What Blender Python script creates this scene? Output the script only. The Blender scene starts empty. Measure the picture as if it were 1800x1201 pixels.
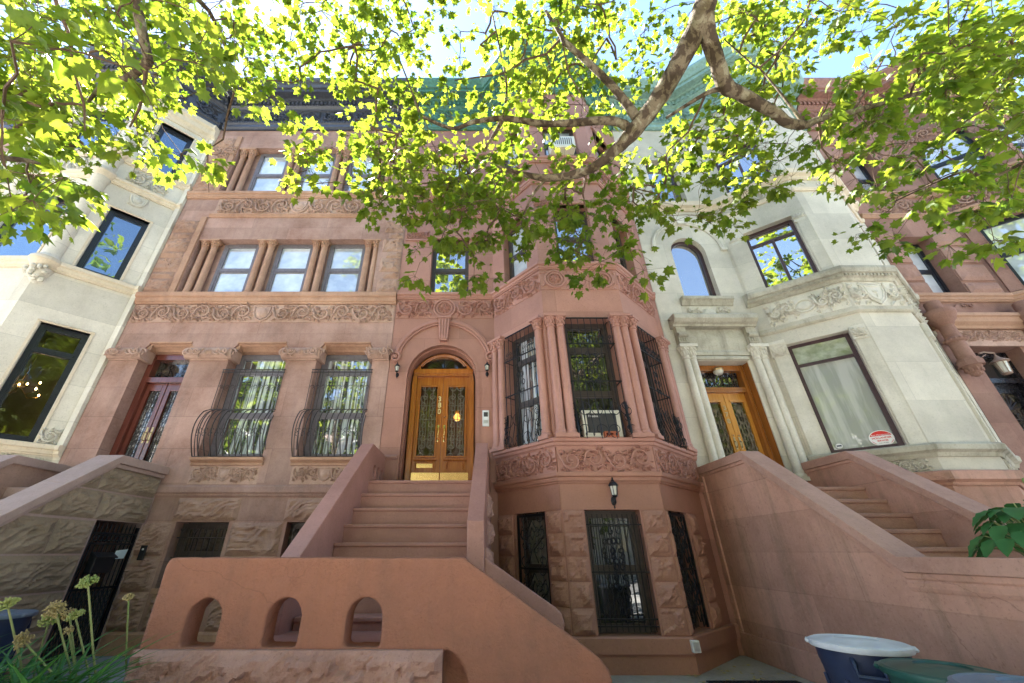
import bpy, math, random
from mathutils import Vector, noise
from mathutils.geometry import tessellate_polygon
import numpy as np

PI = math.pi
R = math.radians
scene = bpy.context.scene
COL = scene.collection
rnd = random.Random(7)

# ------------------------------------------------------------------ frames and mesh builder
class Fr:
    """vertical face: a runs along it (left to right seen from the street), d points out to the street"""
    def __init__(s, x0, y0, x1, y1):
        s.o = (x0, y0); L = math.hypot(x1-x0, y1-y0); s.L = L
        s.t = ((x1-x0)/L, (y1-y0)/L); s.n = (s.t[1], -s.t[0])
    def w(s, a, d, z):
        return (s.o[0]+s.t[0]*a+s.n[0]*d, s.o[1]+s.t[1]*a+s.n[1]*d, z)

class World:
    L = 0
    def w(s, a, d, z): return (a, d, z)
WORLD = World()
YF = 7.5
FLAT = Fr(0, YF, 1, YF)            # a = world X, d = YF - Y

def root_loc(o):
    while o.parent: o = o.parent
    return o.location

def ripple(a, z, seed):
    """chisel-dressed sandstone: short slanting ridges on a gently swelling face"""
    w_ = noise.noise(Vector((a*3, z*3, seed*1.3)))*.12
    q = Vector(((a+z*.5)*4.5+seed*3.1, (z-a*.28+w_)*13, seed*1.7))
    rg = 1-abs(noise.noise(q))*2
    return .45+.55*rg+.3*noise.noise(q*2.1)+.5*noise.noise(Vector((a*3.3, z*4, seed*2.1)))
def fracture(q):
    """pitched stone: broken into tilted facets of two sizes"""
    h = .55
    for k, am in ((1.1, .75), (2.6, .32)):
        p = q*k+Vector((noise.noise(q*2), noise.noise(q*2+Vector((7,0,0))), 0))*.25
        c = noise.voronoi(p)[1][0]
        g = noise.noise_vector(c*3.7)
        h += am*(g.x*(p.x-c.x)*1.3+g.y*(p.y-c.y)*1.3+g.z*.75)
    return h+.12*noise.noise(q*6)
class MB:
    def __init__(s, fr=FLAT): s.V = []; s.F = []; s.S = []; s.fr = fr
    def add(s, vs, fs, smooth=False, raw=False):
        b = len(s.V)
        if raw: s.V += [tuple(v) for v in vs]
        else:
            w = s.fr.w; s.V += [w(*v) for v in vs]
        for f in fs:
            s.F.append(tuple(i+b for i in f)); s.S.append(smooth)
    def box(s, a0, a1, d0, d1, z0, z1):
        v = [(a0,d0,z0),(a1,d0,z0),(a1,d1,z0),(a0,d1,z0),(a0,d0,z1),(a1,d0,z1),(a1,d1,z1),(a0,d1,z1)]
        s.add(v, [(0,1,2,3),(4,7,6,5),(0,4,5,1),(1,5,6,2),(2,6,7,3),(3,7,4,0)])
    def loft(s, rings, smooth=False, cap=True, closed=True):
        n = len(rings[0]); v = [p for r in rings for p in r]; f = []
        for i in range(len(rings)-1):
            for j in range(n if closed else n-1):
                k = (j+1) % n
                f.append((i*n+j, i*n+k, (i+1)*n+k, (i+1)*n+j))
        s.add(v, f, smooth)
        if cap:
            s.add(rings[0], [tuple(range(n))]); s.add(rings[-1], [tuple(range(n))])
    def prism(s, poly, d0, d1, holes=(), front=True, back=True):
        """poly in (a,z) between depths d0 (back) and d1 (front)"""
        loops = [poly]+list(holes)
        tri = tessellate_polygon([[Vector((p[0], p[1], 0)) for p in l] for l in loops])
        flat = [p for l in loops for p in l]
        if front: s.add([(p[0], d1, p[1]) for p in flat], [tuple(t) for t in tri])
        if back: s.add([(p[0], d0, p[1]) for p in flat], [tuple(t) for t in tri])
        for l in loops:
            n = len(l)
            s.add([(p[0], d0, p[1]) for p in l]+[(p[0], d1, p[1]) for p in l],
                  [(i, (i+1) % n, (i+1) % n+n, i+n) for i in range(n)])
    def prof(s, pr, a0, a1):
        """profile in (d,z) run along a"""
        s.loft([[(a0, p[0], p[1]) for p in pr], [(a1, p[0], p[1]) for p in pr]])
    def plan(s, pts, z0, z1):
        """polygon in (a,d) raised from z0 to z1"""
        tri = tessellate_polygon([[Vector((p[0], p[1], 0)) for p in pts]])
        n = len(pts)
        s.add([(p[0], p[1], z0) for p in pts]+[(p[0], p[1], z1) for p in pts],
              [tuple(t) for t in tri]+[tuple(i+n for i in t) for t in tri]+[(i, (i+1) % n, (i+1) % n+n, i+n) for i in range(n)])
    def tube(s, pts, r, n=6, cap=True, smooth=True):
        P = [Vector(s.fr.w(*p)) for p in pts]
        m = len(P)
        rs = r if isinstance(r, (list, tuple)) else [r]*m
        rings = []; up = None
        for i in range(m):
            t = (P[min(i+1, m-1)]-P[max(i-1, 0)])
            if t.length < 1e-9: t = Vector((0, 0, 1))
            t.normalize()
            if up is None:
                up = Vector((0, 0, 1)) if abs(t.z) < .9 else Vector((1, 0, 0))
            x = t.cross(up)
            if x.length < 1e-6: x = t.orthogonal()
            x.normalize(); y = x.cross(t); up = y
            rings.append([P[i]+(x*math.cos(2*PI*k/n)+y*math.sin(2*PI*k/n))*rs[i] for k in range(n)])
        v = [p for q in rings for p in q]; f = []
        for i in range(m-1):
            for j in range(n):
                k = (j+1) % n
                f.append((i*n+j, i*n+k, (i+1)*n+k, (i+1)*n+j))
        if cap: f += [tuple(range(n)), tuple(range((m-1)*n, m*n))]
        s.add(v, f, smooth, raw=True)
    def lathe(s, ca, cd, pr, n=14, smooth=True, cap=True):
        rings = [[(ca+r*math.cos(2*PI*k/n), cd+r*math.sin(2*PI*k/n), z) for k in range(n)] for r, z in pr]
        s.loft(rings, smooth, cap)
    def ball(s, a, d, z, ra, rd, rz, n=8, m=5):
        rings = []
        for i in range(1, m):
            th = PI*i/m
            rings.append([(a+ra*math.sin(th)*math.cos(2*PI*k/n), d+rd*math.sin(th)*math.sin(2*PI*k/n), z-rz*math.cos(th)) for k in range(n)])
        s.loft(rings, True, True)
    def rock(s, a0, a1, z0, z1, d, amp=.05, seed=0, res=.07, style=0, m=.02, base=None):
        """rock-faced block: a drafted margin round a rough swelling face"""
        nx = max(3, int((a1-a0)/res)); nz = max(3, int((z1-z0)/res))
        rows = []
        for j in range(nz+1):
            row = []
            for i in range(nx+1):
                u = i/nx; w = j/nz; a = a0+(a1-a0)*u; z = z0+(z1-z0)*w
                e = min(u*(a1-a0), (1-u)*(a1-a0), w*(z1-z0), (1-w)*(z1-z0))
                k = min(1, e/.07)
                if style == 1:
                    h = ripple(a, z, seed)
                else:
                    q = Vector((a*4+seed*3.1, z*4.5, seed*1.7))
                    h = fracture(q)
                row.append((a, d+(amp*max(.05, h)*k if k > 0 else 0), z))
            rows.append(row)
        n = nx+1
        v = [p for r in rows for p in r]
        f = [(j*n+i, j*n+i+1, (j+1)*n+i+1, (j+1)*n+i) for j in range(nz) for i in range(nx)]
        s.add(v, f, False)
        if base is not None:
            s.add([(a0,base,z0),(a1,base,z0),(a1,base,z1),(a0,base,z1),(a0,d,z0),(a1,d,z0),(a1,d,z1),(a0,d,z1)],
                  [(0,1,5,4),(1,2,6,5),(2,3,7,6),(3,0,4,7)])
    def flush(s, name, mat, parent=None, bev=0):
        o = s.build(name, mat, parent, bev) if s.V else None
        s.V = []; s.F = []; s.S = []
        return o
    def build(s, name, mat, parent=None, bev=0, loc=None):
        me = bpy.data.meshes.new(name)
        off = Vector((0, 0, 0))
        if parent is not None: off = Vector(root_loc(parent))
        elif loc is not None: off = Vector(loc)
        me.from_pydata([(v[0]-off.x, v[1]-off.y, v[2]-off.z) for v in s.V], [], s.F)
        me.validate()
        if len(me.polygons) == len(s.S):
            me.polygons.foreach_set('use_smooth', s.S)
        me.materials.append(mat)
        import bmesh
        bm = bmesh.new(); bm.from_mesh(me)
        bmesh.ops.remove_doubles(bm, verts=bm.verts, dist=1e-5)
        bmesh.ops.recalc_face_normals(bm, faces=bm.faces)
        for e in bm.edges:
            if len(e.link_faces) == 2 and e.calc_face_angle(0) > .75: e.smooth = False
        bm.to_mesh(me); bm.free()
        o = bpy.data.objects.new(name, me); COL.objects.link(o)
        if parent is not None: o.parent = parent
        else: o.location = off
        if bev:
            b = o.modifiers.new('bevel', 'BEVEL'); b.width = bev; b.segments = 2; b.limit_method = 'ANGLE'; b.angle_limit = R(40)
        return o

def thing(name, label, cat, loc, group=None):
    o = bpy.data.objects.new(name, None); COL.objects.link(o)
    o.location = loc; o.empty_display_size = .2
    o['label'] = label; o['category'] = cat
    if group: o['group'] = group
    return o
def tag(o, label, cat, group=None):
    o['label'] = label; o['category'] = cat
    if group: o['group'] = group
    return o
def struct(o): o['kind'] = 'structure'; return o

def mold(mb, path, pr):
    """mitred moulding: profile (out,z) swept along a plan path of world (x,y) points"""
    n = len(path); rings = []
    for i, (x, y) in enumerate(path):
        def nrm(p, q):
            L = math.hypot(q[0]-p[0], q[1]-p[1]); return ((q[1]-p[1])/L, -(q[0]-p[0])/L)
        if i == 0: m = nrm(path[0], path[1])
        elif i == n-1: m = nrm(path[-2], path[-1])
        else:
            a = nrm(path[i-1], path[i]); b = nrm(path[i], path[i+1])
            k = 1+a[0]*b[0]+a[1]*b[1]; m = ((a[0]+b[0])/k, (a[1]+b[1])/k)
        rings.append([(x+m[0]*o, y+m[1]*o, z) for o, z in pr])
    v = [p for r in rings for p in r]; q = len(pr); f = []
    for i in range(n-1):
        for j in range(q):
            k = (j+1) % q
            f.append((i*q+j, i*q+k, (i+1)*q+k, (i+1)*q+j))
    f += [tuple(range(q)), tuple(range((n-1)*q, n*q))]
    mb.add(v, f, raw=True)

def offset_path(path, o):
    out = []; n = len(path)
    def nrm(p, q):
        L = math.hypot(q[0]-p[0], q[1]-p[1]); return ((q[1]-p[1])/L, -(q[0]-p[0])/L)
    for i, (x, y) in enumerate(path):
        if i == 0: m = nrm(path[0], path[1])
        elif i == n-1: m = nrm(path[-2], path[-1])
        else:
            a = nrm(path[i-1], path[i]); b = nrm(path[i], path[i+1])
            k = 1+a[0]*b[0]+a[1]*b[1]; m = ((a[0]+b[0])/k, (a[1]+b[1])/k)
        out.append((x+m[0]*o, y+m[1]*o))
    return out

# ------------------------------------------------------------------ carving
def spiral(mb, ca, cz, Rr, d, a0, dr, turns, r, n=5, steps=22):
    pts = []; rs = []
    for i in range(steps+1):
        t = i/steps; an = a0+dr*turns*2*PI*t; rad = Rr*(1-.84*t)
        pts.append((ca+rad*math.cos(an), d+r*(1.9-.7*t), cz+rad*math.sin(an))); rs.append(r*(1.05-.4*t))
    mb.tube(pts, rs, n)
    mb.ball(ca, d+r*1.2, cz, r*1.5, r*1.8, r*1.5, 6, 4)
def petal(mb, a, z, an, L, w, d, h):
    c, s_ = math.cos(an), math.sin(an)
    def p(u, v, hh): return (a+u*c-v*s_, d+hh, z+u*s_+v*c)
    v = [p(0,0,h*.3), p(L*.35,w*.5,0), p(L*.75,w*.36,0), p(L,0,h*.2), p(L*.75,-w*.36,0), p(L*.35,-w*.5,0), p(L*.45,0,h)]
    mb.add(v, [(0,1,6),(1,2,6),(2,3,6),(3,4,6),(4,5,6),(5,0,6)], False)
def scrollwork(mb, a0, a1, z0, z1, d, r=None, seed=1, cell=1.02, lush=1.0):
    q = random.Random(seed)
    h = z1-z0; r = (r or h*.055)*.78
    n = max(1, round((a1-a0)/(h*cell))); c = (a1-a0)/n
    for i in range(n):
        ca = a0+c*(i+.5); cz = (z0+z1)/2+(h*.05 if i % 2 else -h*.05); up = 1 if i % 2 else -1
        Rr = min(c, h)*q.uniform(.38, .44)
        spiral(mb, ca, cz, Rr, d, PI, -up, 1.6, r)
        mb.tube([(ca-c*.5, d+r*1.2, cz-up*h*.3), (ca-c*.46, d+r*1.6, cz-up*h*.12), (ca-Rr, d+r*1.9, cz)], [r, r*1.1, r], 5)
        mb.tube([(ca+Rr*.2, d+r*1.7, cz-up*Rr*.98), (ca+Rr*.75, d+r*1.6, cz-up*Rr*.75), (ca+c*.5, d+r*1.2, cz-up*Rr*1.02)], [r*.8, r*1.1, r*.8], 5)
        for k in range(int(30*lush)):
            an = q.uniform(0, 2*PI); rr = Rr*q.choice((.35, .6, .8, 1.0, 1.1, 1.1))
            petal(mb, ca+rr*math.cos(an), cz+rr*math.sin(an), an+q.uniform(.4, 1.4)*up, h*q.uniform(.12, .24), h*.085, d, r*q.uniform(2.4, 4.8))
        for sx in (-1, 1):
            for sz in (-1, 1):
                for k in range(3):
                    an = math.atan2(sz, sx)+q.uniform(-.9, .9)
                    petal(mb, ca+sx*c*q.uniform(.28,.4), cz+sz*h*q.uniform(.26,.36), an, h*q.uniform(.13, .22), h*.11, d, r*q.uniform(1.8, 3.4))
                if q.random() < .6: mb.ball(ca+sx*c*.44, d+r*.4, z0+h*(.5+sz*.41), r*1.1, r*1.3, r*1.1, 6, 4)
def rosette(mb, ca, cz, Rr, d, r):
    for k, q in ((1, 1), (.72, .7)):
        mb.tube([(ca+Rr*k*math.cos(t*2*PI/20), d+r*.9, cz+Rr*k*math.sin(t*2*PI/20)) for t in range(21)], r*q*1.15, 5, False)
    for k in range(10): petal(mb, ca, cz, 2*PI*k/10, Rr*.62, Rr*.26, d, r*2.6)
    mb.ball(ca, d+r*.5, cz, r*1.6, r*1.6, r*1.6, 8, 5)
def shield(mb, ca, cz, w, h, d, r):
    pts = [(-.5,.45),(-.2,.5),(0,.42),(.2,.5),(.5,.45),(.46,0),(.3,-.35),(0,-.52),(-.3,-.35),(-.46,0)]
    P = [(ca+x*w, cz+y*h) for x, y in pts]
    mb.prism([(ca+x*w*.8, cz+y*h*.8) for x, y in pts], d-.01, d+r*1.2)
    mb.ball(ca, d+r, cz, w*.3, r*1.6, h*.3, 10, 6)
    P.append(P[0]); mb.tube([(x, d+r*.5, z) for x, z in P], r, 5, False)
def cartouche(mb, a0, a1, z0, z1, d, seed=3):
    ca = (a0+a1)/2; h = z1-z0
    shield(mb, ca, (z0+z1)/2, h*.95, h*.9, d, h*.06)
    scrollwork(mb, a0, ca-h*.5, z0, z1, d, seed=seed); scrollwork(mb, ca+h*.5, a1, z0, z1, d, seed=seed+1)
def colonette(mb, a, d, z0, z1, r, cap=.24, base=.12, n=12, j=0):
    """slender engaged column: moulded base, shaft with a little entasis, leafy capital and abacus"""
    e = .003*(j % 4); z0 -= e; z1 += e
    mb.box(a-r*1.35, a+r*1.35, d-r*1.35, d+r*1.35+e, z0, z0+base*.35+e)
    mb.lathe(a, d, [(r*1.3,z0+base*.35),(r*1.38,z0+base*.5),(r*1.25,z0+base*.62),(r*1.1,z0+base*.7),(r*1.2,z0+base*.82),(r*1.05,z0+base),(r,z0+base*1.05),
                    (r*1.0,(z0+z1)/2),(r*.9,z1-cap*1.02),(r*1.12,z1-cap),(r*1.12,z1-cap*.93),(r*.92,z1-cap*.9),(r*1.05,z1-cap*.5),(r*1.5,z1-cap*.22),(r*1.52,z1-cap*.2)], n)
    mb.box(a-r*1.55, a+r*1.55, d-r*1.4-e, d+r*1.55+e, z1-cap*.2-2*e, z1)
    for k in range(5):
        an = PI*(.08+.21*k)
        ca, cd = a+r*1.08*math.cos(an), d+r*1.08*math.sin(an)
        mb.ball(ca, cd, z1-cap*.62, r*.28, r*.28, cap*.2, 6, 4)
        mb.ball(a+r*1.35*math.cos(an+.3), d+r*1.35*math.sin(an+.3), z1-cap*.34, r*.26, r*.26, cap*.12, 6, 4)

# ------------------------------------------------------------------ walls and windows
def arch_pts(a0, a1, zs, n=16, rise=None):
    """springing points and arc of a round (or flattened) arch, left to right"""
    c = (a0+a1)/2; r = (a1-a0)/2; h = rise or r
    return [(c-r*math.cos(PI*k/n), zs+h*math.sin(PI*k/n)) for k in range(n+1)]
def rect(a0, a1, z0, z1): return [(a0, z0), (a1, z0), (a1, z1), (a0, z1)]
def arch_hole(a0, a1, z0, zs, rise=None): return [(a1, z0)]+arch_pts(a0, a1, zs, 16, rise)[::-1]+[(a0, z0)]
def wall_face(mb, fr, outer, holes, depth=.28):
    o = mb.fr; mb.fr = fr
    loops = [outer]+holes
    tri = tessellate_polygon([[Vector((p[0], p[1], 0)) for p in l] for l in loops])
    flat = [p for l in loops for p in l]
    mb.add([(p[0], 0, p[1]) for p in flat], [tuple(t) for t in tri])
    for l in holes:
        n = len(l)
        mb.add([(p[0], 0, p[1]) for p in l]+[(p[0], -depth, p[1]) for p in l],
               [(i, (i+1) % n, (i+1) % n+n, i+n) for i in range(n)])
    mb.fr = o
def window(parent, fr, a0, a1, z0, z1, dep, fmat, gmat, rails=(), mull=(), st=.055, sash=True, blind=None, label=None, pane_mat2=None):
    """frame and sashes as the part 'window', its glass as the sub-part 'pane'"""
    m = MB(fr); e = .004
    d0, d1 = -dep-.06, -dep+.02
    m.box(a0-.02, a0+st, d0, d1, z0, z1); m.box(a1-st, a1+.02, d0, d1, z0, z1)
    m.box(a0+st, a1-st, d0, d1-e, z1-st, z1+.02); m.box(a0+st, a1-st, d0, d1-e, z0-.02, z0+st*1.1)
    zs = [z0+st*1.1]+sorted(rails)+[z1-st]
    for z in rails: m.box(a0+st, a1-st, d0, d1-.01, z-.028, z+.028)
    for a, za, zb in mull: m.box(a-.028, a+.028, d0, d1-.012, za, zb)
    if sash:
        for i in range(len(zs)-1):
            za, zb = zs[i]+(.028 if i else 0), zs[i+1]-(.028 if i < len(zs)-2 else 0)
            dd = -.016 if i % 2 == 0 else -.006
            for (p, q) in ((a0+st, a0+st+.035), (a1-st-.035, a1-st)): m.box(p, q, d0, d1+dd, za, zb)
            m.box(a0+st+.035, a1-st-.035, d0, d1+dd-e, za, za+.035); m.box(a0+st+.035, a1-st-.035, d0, d1+dd-e, zb-.03, zb)
    w = m.build('window', fmat, parent)
    if label: w['label'] = label
    g = MB(fr); g.box(a0, a1, -dep-.055, -dep-.035, z0, z1)
    g.build('pane', gmat, w)
    return w
# ------------------------------------------------------------------ materials
def new_mat(name):
    m = bpy.data.materials.new(name); m.use_nodes = True
    nt = m.node_tree; b = nt.nodes['Principled BSDF']
    return m, nt, b
def N(nt, t, **kw):
    n = nt.nodes.new(t)
    for k, v in kw.items():
        if hasattr(n, k) and not k[0].isupper(): setattr(n, k, v)
        else: n.inputs[k].default_value = v
    return n
def mix(nt, fac, a, b, mode='MIX'):
    m = nt.nodes.new('ShaderNodeMix'); m.data_type = 'RGBA'; m.blend_type = mode
    for sock, val in ((m.inputs['Factor'], fac), (m.inputs['A'], a), (m.inputs['B'], b)):
        pass
    ins = [m.inputs[0], m.inputs[6], m.inputs[7]]
    for s_, v in zip(ins, (fac, a, b)):
        if hasattr(v, 'is_linked') or isinstance(v, bpy.types.NodeSocket): nt.links.new(v, s_)
        else: s_.default_value = v if not isinstance(v, tuple) else (*v, 1) if len(v) == 3 else v
    return m.outputs[2]
def ramp(nt, fac, p0, p1, c0=(0,0,0,1), c1=(1,1,1,1)):
    r = nt.nodes.new('ShaderNodeValToRGB'); r.color_ramp.elements[0].position = p0; r.color_ramp.elements[1].position = p1
    r.color_ramp.elements[0].color = c0; r.color_ramp.elements[1].color = c1
    nt.links.new(fac, r.inputs[0]); return r.outputs[0]
def coords(nt, scale=(1,1,1)):
    c = nt.nodes.new('ShaderNodeTexCoord'); mp = nt.nodes.new('ShaderNodeMapping'); mp.inputs['Scale'].default_value = scale
    nt.links.new(c.outputs['Object'], mp.inputs['Vector']); return mp.outputs['Vector']
def stone(name, c0, c1, stain=None, stain_amt=.5, streak=.35, rough=.85, bump=.15, joints=None, grain=60, speck=.12, cracks=0, spec=.25):
    """masonry: two tones in broad patches, run-off streaks, fine grain and (optionally) coursed joints"""
    m, nt, b = new_mat(name); L = nt.links
    n1 = N(nt, 'ShaderNodeTexNoise', Scale=.9, Detail=5., Roughness=.6); L.new(coords(nt), n1.inputs['Vector'])
    col = mix(nt, ramp(nt, n1.outputs[0], .36, .64), tuple(x*.92 for x in c0), tuple(min(1,x*1.05) for x in c1))
    n2 = N(nt, 'ShaderNodeTexNoise', Scale=1., Detail=4., Roughness=.65); L.new(coords(nt, (5., 5., .45)), n2.inputs['Vector'])
    st = ramp(nt, n2.outputs[0], .5, .78)
    dk = tuple(x*.55 for x in c0) if stain is None else stain
    f = N(nt, 'ShaderNodeMath', operation='MULTIPLY'); L.new(st, f.inputs[0]); f.inputs[1].default_value = streak
    col = mix(nt, f.outputs[0], col, dk)
    n4 = N(nt, 'ShaderNodeTexNoise', Scale=.55, Detail=6., Roughness=.7); L.new(coords(nt, (1, 1, 1.4)), n4.inputs['Vector'])
    f2 = N(nt, 'ShaderNodeMath', operation='MULTIPLY'); L.new(ramp(nt, n4.outputs[0], .52, .75), f2.inputs[0]); f2.inputs[1].default_value = stain_amt
    col = mix(nt, f2.outputs[0], col, dk)
    n3 = N(nt, 'ShaderNodeTexNoise', Scale=float(grain), Detail=4., Roughness=.7); L.new(coords(nt), n3.inputs['Vector'])
    n5 = N(nt, 'ShaderNodeTexNoise', Scale=9., Detail=5., Roughness=.7); L.new(coords(nt), n5.inputs['Vector'])
    sp = N(nt, 'ShaderNodeMath', operation='MULTIPLY'); L.new(ramp(nt, n5.outputs[0], .35, .7), sp.inputs[0]); sp.inputs[1].default_value = speck*2
    col = mix(nt, sp.outputs[0], col, tuple(min(1, x*1.35) for x in c1))
    # pitting: small dark pores and pale flakes
    vo = N(nt, 'ShaderNodeTexNoise', Scale=34., Detail=3., Roughness=.8); L.new(coords(nt), vo.inputs['Vector'])
    pv = N(nt, 'ShaderNodeMath', operation='MULTIPLY'); L.new(ramp(nt, vo.outputs[0], .56, .72), pv.inputs[0]); pv.inputs[1].default_value = .55
    col = mix(nt, pv.outputs[0], col, tuple(x*.62 for x in c0))
    pf = N(nt, 'ShaderNodeMath', operation='MULTIPLY'); L.new(ramp(nt, vo.outputs[0], .28, .42, (1,1,1,1), (0,0,0,1)), pf.inputs[0]); pf.inputs[1].default_value = .35
    col = mix(nt, pf.outputs[0], col, tuple(min(1, x*1.25+.03) for x in c1))
    h = n3.outputs[0]
    if cracks:
        vc = nt.nodes.new('ShaderNodeTexVoronoi'); vc.feature = 'DISTANCE_TO_EDGE'; vc.inputs['Scale'].default_value = 1.1
        nw = N(nt, 'ShaderNodeTexNoise', Scale=5., Detail=4.); L.new(coords(nt), nw.inputs['Vector'])
        wv = nt.nodes.new('ShaderNodeVectorMath'); wv.operation = 'MULTIPLY_ADD'; L.new(nw.outputs['Color'], wv.inputs[0]); wv.inputs[1].default_value = (.22,.22,.22); L.new(coords(nt), wv.inputs[2]); L.new(wv.outputs[0], vc.inputs['Vector'])
        nm = N(nt, 'ShaderNodeTexNoise', Scale=1.3, Detail=2.); L.new(coords(nt), nm.inputs['Vector'])
        ck = N(nt, 'ShaderNodeMath', operation='MULTIPLY'); L.new(ramp(nt, vc.outputs['Distance'], .0015, .006, (1,1,1,1), (0,0,0,1)), ck.inputs[0]); L.new(ramp(nt, nm.outputs[0], .52, .6), ck.inputs[1])
        c2 = N(nt, 'ShaderNodeMath', operation='MULTIPLY'); L.new(ck.outputs[0], c2.inputs[0]); c2.inputs[1].default_value = cracks
        col = mix(nt, c2.outputs[0], col, tuple(x*.35 for x in c0))
    if joints:
        w, hh, dkj = joints
        c = nt.nodes.new('ShaderNodeTexCoord'); sx = nt.nodes.new('ShaderNodeSeparateXYZ'); L.new(c.outputs['Object'], sx.inputs[0])
        ad = N(nt, 'ShaderNodeMath', operation='SUBTRACT'); L.new(sx.outputs[0], ad.inputs[0]); L.new(sx.outputs[1], ad.inputs[1])
        cx = nt.nodes.new('ShaderNodeCombineXYZ'); L.new(ad.outputs[0], cx.inputs[0]); L.new(sx.outputs[2], cx.inputs[1])
        br = nt.nodes.new('ShaderNodeTexBrick'); L.new(cx.outputs[0], br.inputs['Vector'])
        br.inputs['Scale'].default_value = 1; br.inputs['Brick Width'].default_value = w; br.inputs['Row Height'].default_value = hh
        br.inputs['Mortar Size'].default_value = .008; br.inputs['Mortar Smooth'].default_value = .4; br.inputs['Bias'].default_value = 0
        br.inputs['Color1'].default_value = (.72,.72,.72,1); br.inputs['Color2'].default_value = (1.08,1.08,1.08,1); br.inputs['Mortar'].default_value = (dkj,dkj,dkj,1)
        col = mix(nt, .62, col, mix(nt, 1., col, br.outputs[0], 'MULTIPLY'))
    L.new(col, b.inputs['Base Color']); b.inputs['Roughness'].default_value = rough; b.inputs['Specular IOR Level'].default_value = spec
    mm = N(nt, 'ShaderNodeMath', operation='ADD'); L.new(h, mm.inputs[0]); L.new(n5.outputs[0], mm.inputs[1])
    bp = N(nt, 'ShaderNodeBump', Strength=bump*2.2, Distance=.012); L.new(mm.outputs[0], bp.inputs['Height']); L.new(bp.outputs[0], b.inputs['Normal'])
    return m
def paint(name, c, rough=.45, var=.25, metal=0., bump=.03, scale=14., spec=.4):
    m, nt, b = new_mat(name); L = nt.links
    n = N(nt, 'ShaderNodeTexNoise', Scale=scale, Detail=5., Roughness=.65); L.new(coords(nt), n.inputs['Vector'])
    col = mix(nt, ramp(nt, n.outputs[0], .3, .72), tuple(x*(1-var) for x in c), tuple(min(1, x*(1+var)) for x in c))
    L.new(col, b.inputs['Base Color']); b.inputs['Metallic'].default_value = metal; b.inputs['Specular IOR Level'].default_value = spec
    rr = N(nt, 'ShaderNodeMapRange'); L.new(n.outputs[0], rr.inputs[0]); rr.inputs[3].default_value = max(.03, rough-.12); rr.inputs[4].default_value = min(1, rough+.15)
    L.new(rr.outputs[0], b.inputs['Roughness'])
    bp = N(nt, 'ShaderNodeBump', Strength=bump*4, Distance=.004); L.new(n.outputs[0], bp.inputs['Height']); L.new(bp.outputs[0], b.inputs['Normal'])
    return m
def wood(name, c0, c1, rough=.25):
    m, nt, b = new_mat(name); L = nt.links
    n = N(nt, 'ShaderNodeTexNoise', Scale=1., Detail=6., Roughness=.6, Distortion=.6); L.new(coords(nt, (28., 28., 1.6)), n.inputs['Vector'])
    n2 = N(nt, 'ShaderNodeTexNoise', Scale=2.2, Detail=3.); L.new(coords(nt), n2.inputs['Vector'])
    col = mix(nt, ramp(nt, n.outputs[0], .32, .7), c0, c1)
    col = mix(nt, n2.outputs[0], col, mix(nt, 1., col, (.72,.68,.62), 'MULTIPLY'))
    L.new(col, b.inputs['Base Color']); b.inputs['Roughness'].default_value = rough; b.inputs['Coat Weight'].default_value = .35; b.inputs['Coat Roughness'].default_value = .12
    bp = N(nt, 'ShaderNodeBump', Strength=.15, Distance=.002); L.new(n.outputs[0], bp.inputs['Height']); L.new(bp.outputs[0], b.inputs['Normal'])
    return m
def glass(name, base, base2=None, refl=.35, tint=(1,1,1), scale=(2,2,2), wavy=.02, thr=(.35,.65)):
    """a window pane over what hangs or stands behind it: a mirror-like share on top of the dimmer inside"""
    m, nt, b = new_mat(name); L = nt.links
    out = nt.nodes['Material Output']
    if base2 is not None:
        n = N(nt, 'ShaderNodeTexNoise', Scale=1., Detail=4., Roughness=.6); L.new(coords(nt, scale), n.inputs['Vector'])
        L.new(mix(nt, ramp(nt, n.outputs[0], *thr), base, base2), b.inputs['Base Color'])
    else: b.inputs['Base Color'].default_value = (*base, 1)
    b.inputs['Roughness'].default_value = .6; b.inputs['Specular IOR Level'].default_value = .1
    g = nt.nodes.new('ShaderNodeBsdfGlossy'); g.inputs['Color'].default_value = (*tint, 1); g.inputs['Roughness'].default_value = .01
    nz = N(nt, 'ShaderNodeTexNoise', Scale=1.6, Detail=1.); L.new(coords(nt), nz.inputs['Vector'])
    bp = N(nt, 'ShaderNodeBump', Strength=wavy*3, Distance=.05); L.new(nz.outputs[0], bp.inputs['Height']); L.new(bp.outputs[0], g.inputs['Normal'])
    fr = N(nt, 'ShaderNodeFresnel', IOR=1.45)
    ad = N(nt, 'ShaderNodeMath', operation='ADD', use_clamp=True); L.new(fr.outputs[0], ad.inputs[0]); ad.inputs[1].default_value = refl
    ms = nt.nodes.new('ShaderNodeMixShader'); L.new(ad.outputs[0], ms.inputs[0]); L.new(b.outputs[0], ms.inputs[1]); L.new(g.outputs[0], ms.inputs[2])
    L.new(ms.outputs[0], out.inputs['Surface'])
    return m
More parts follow.
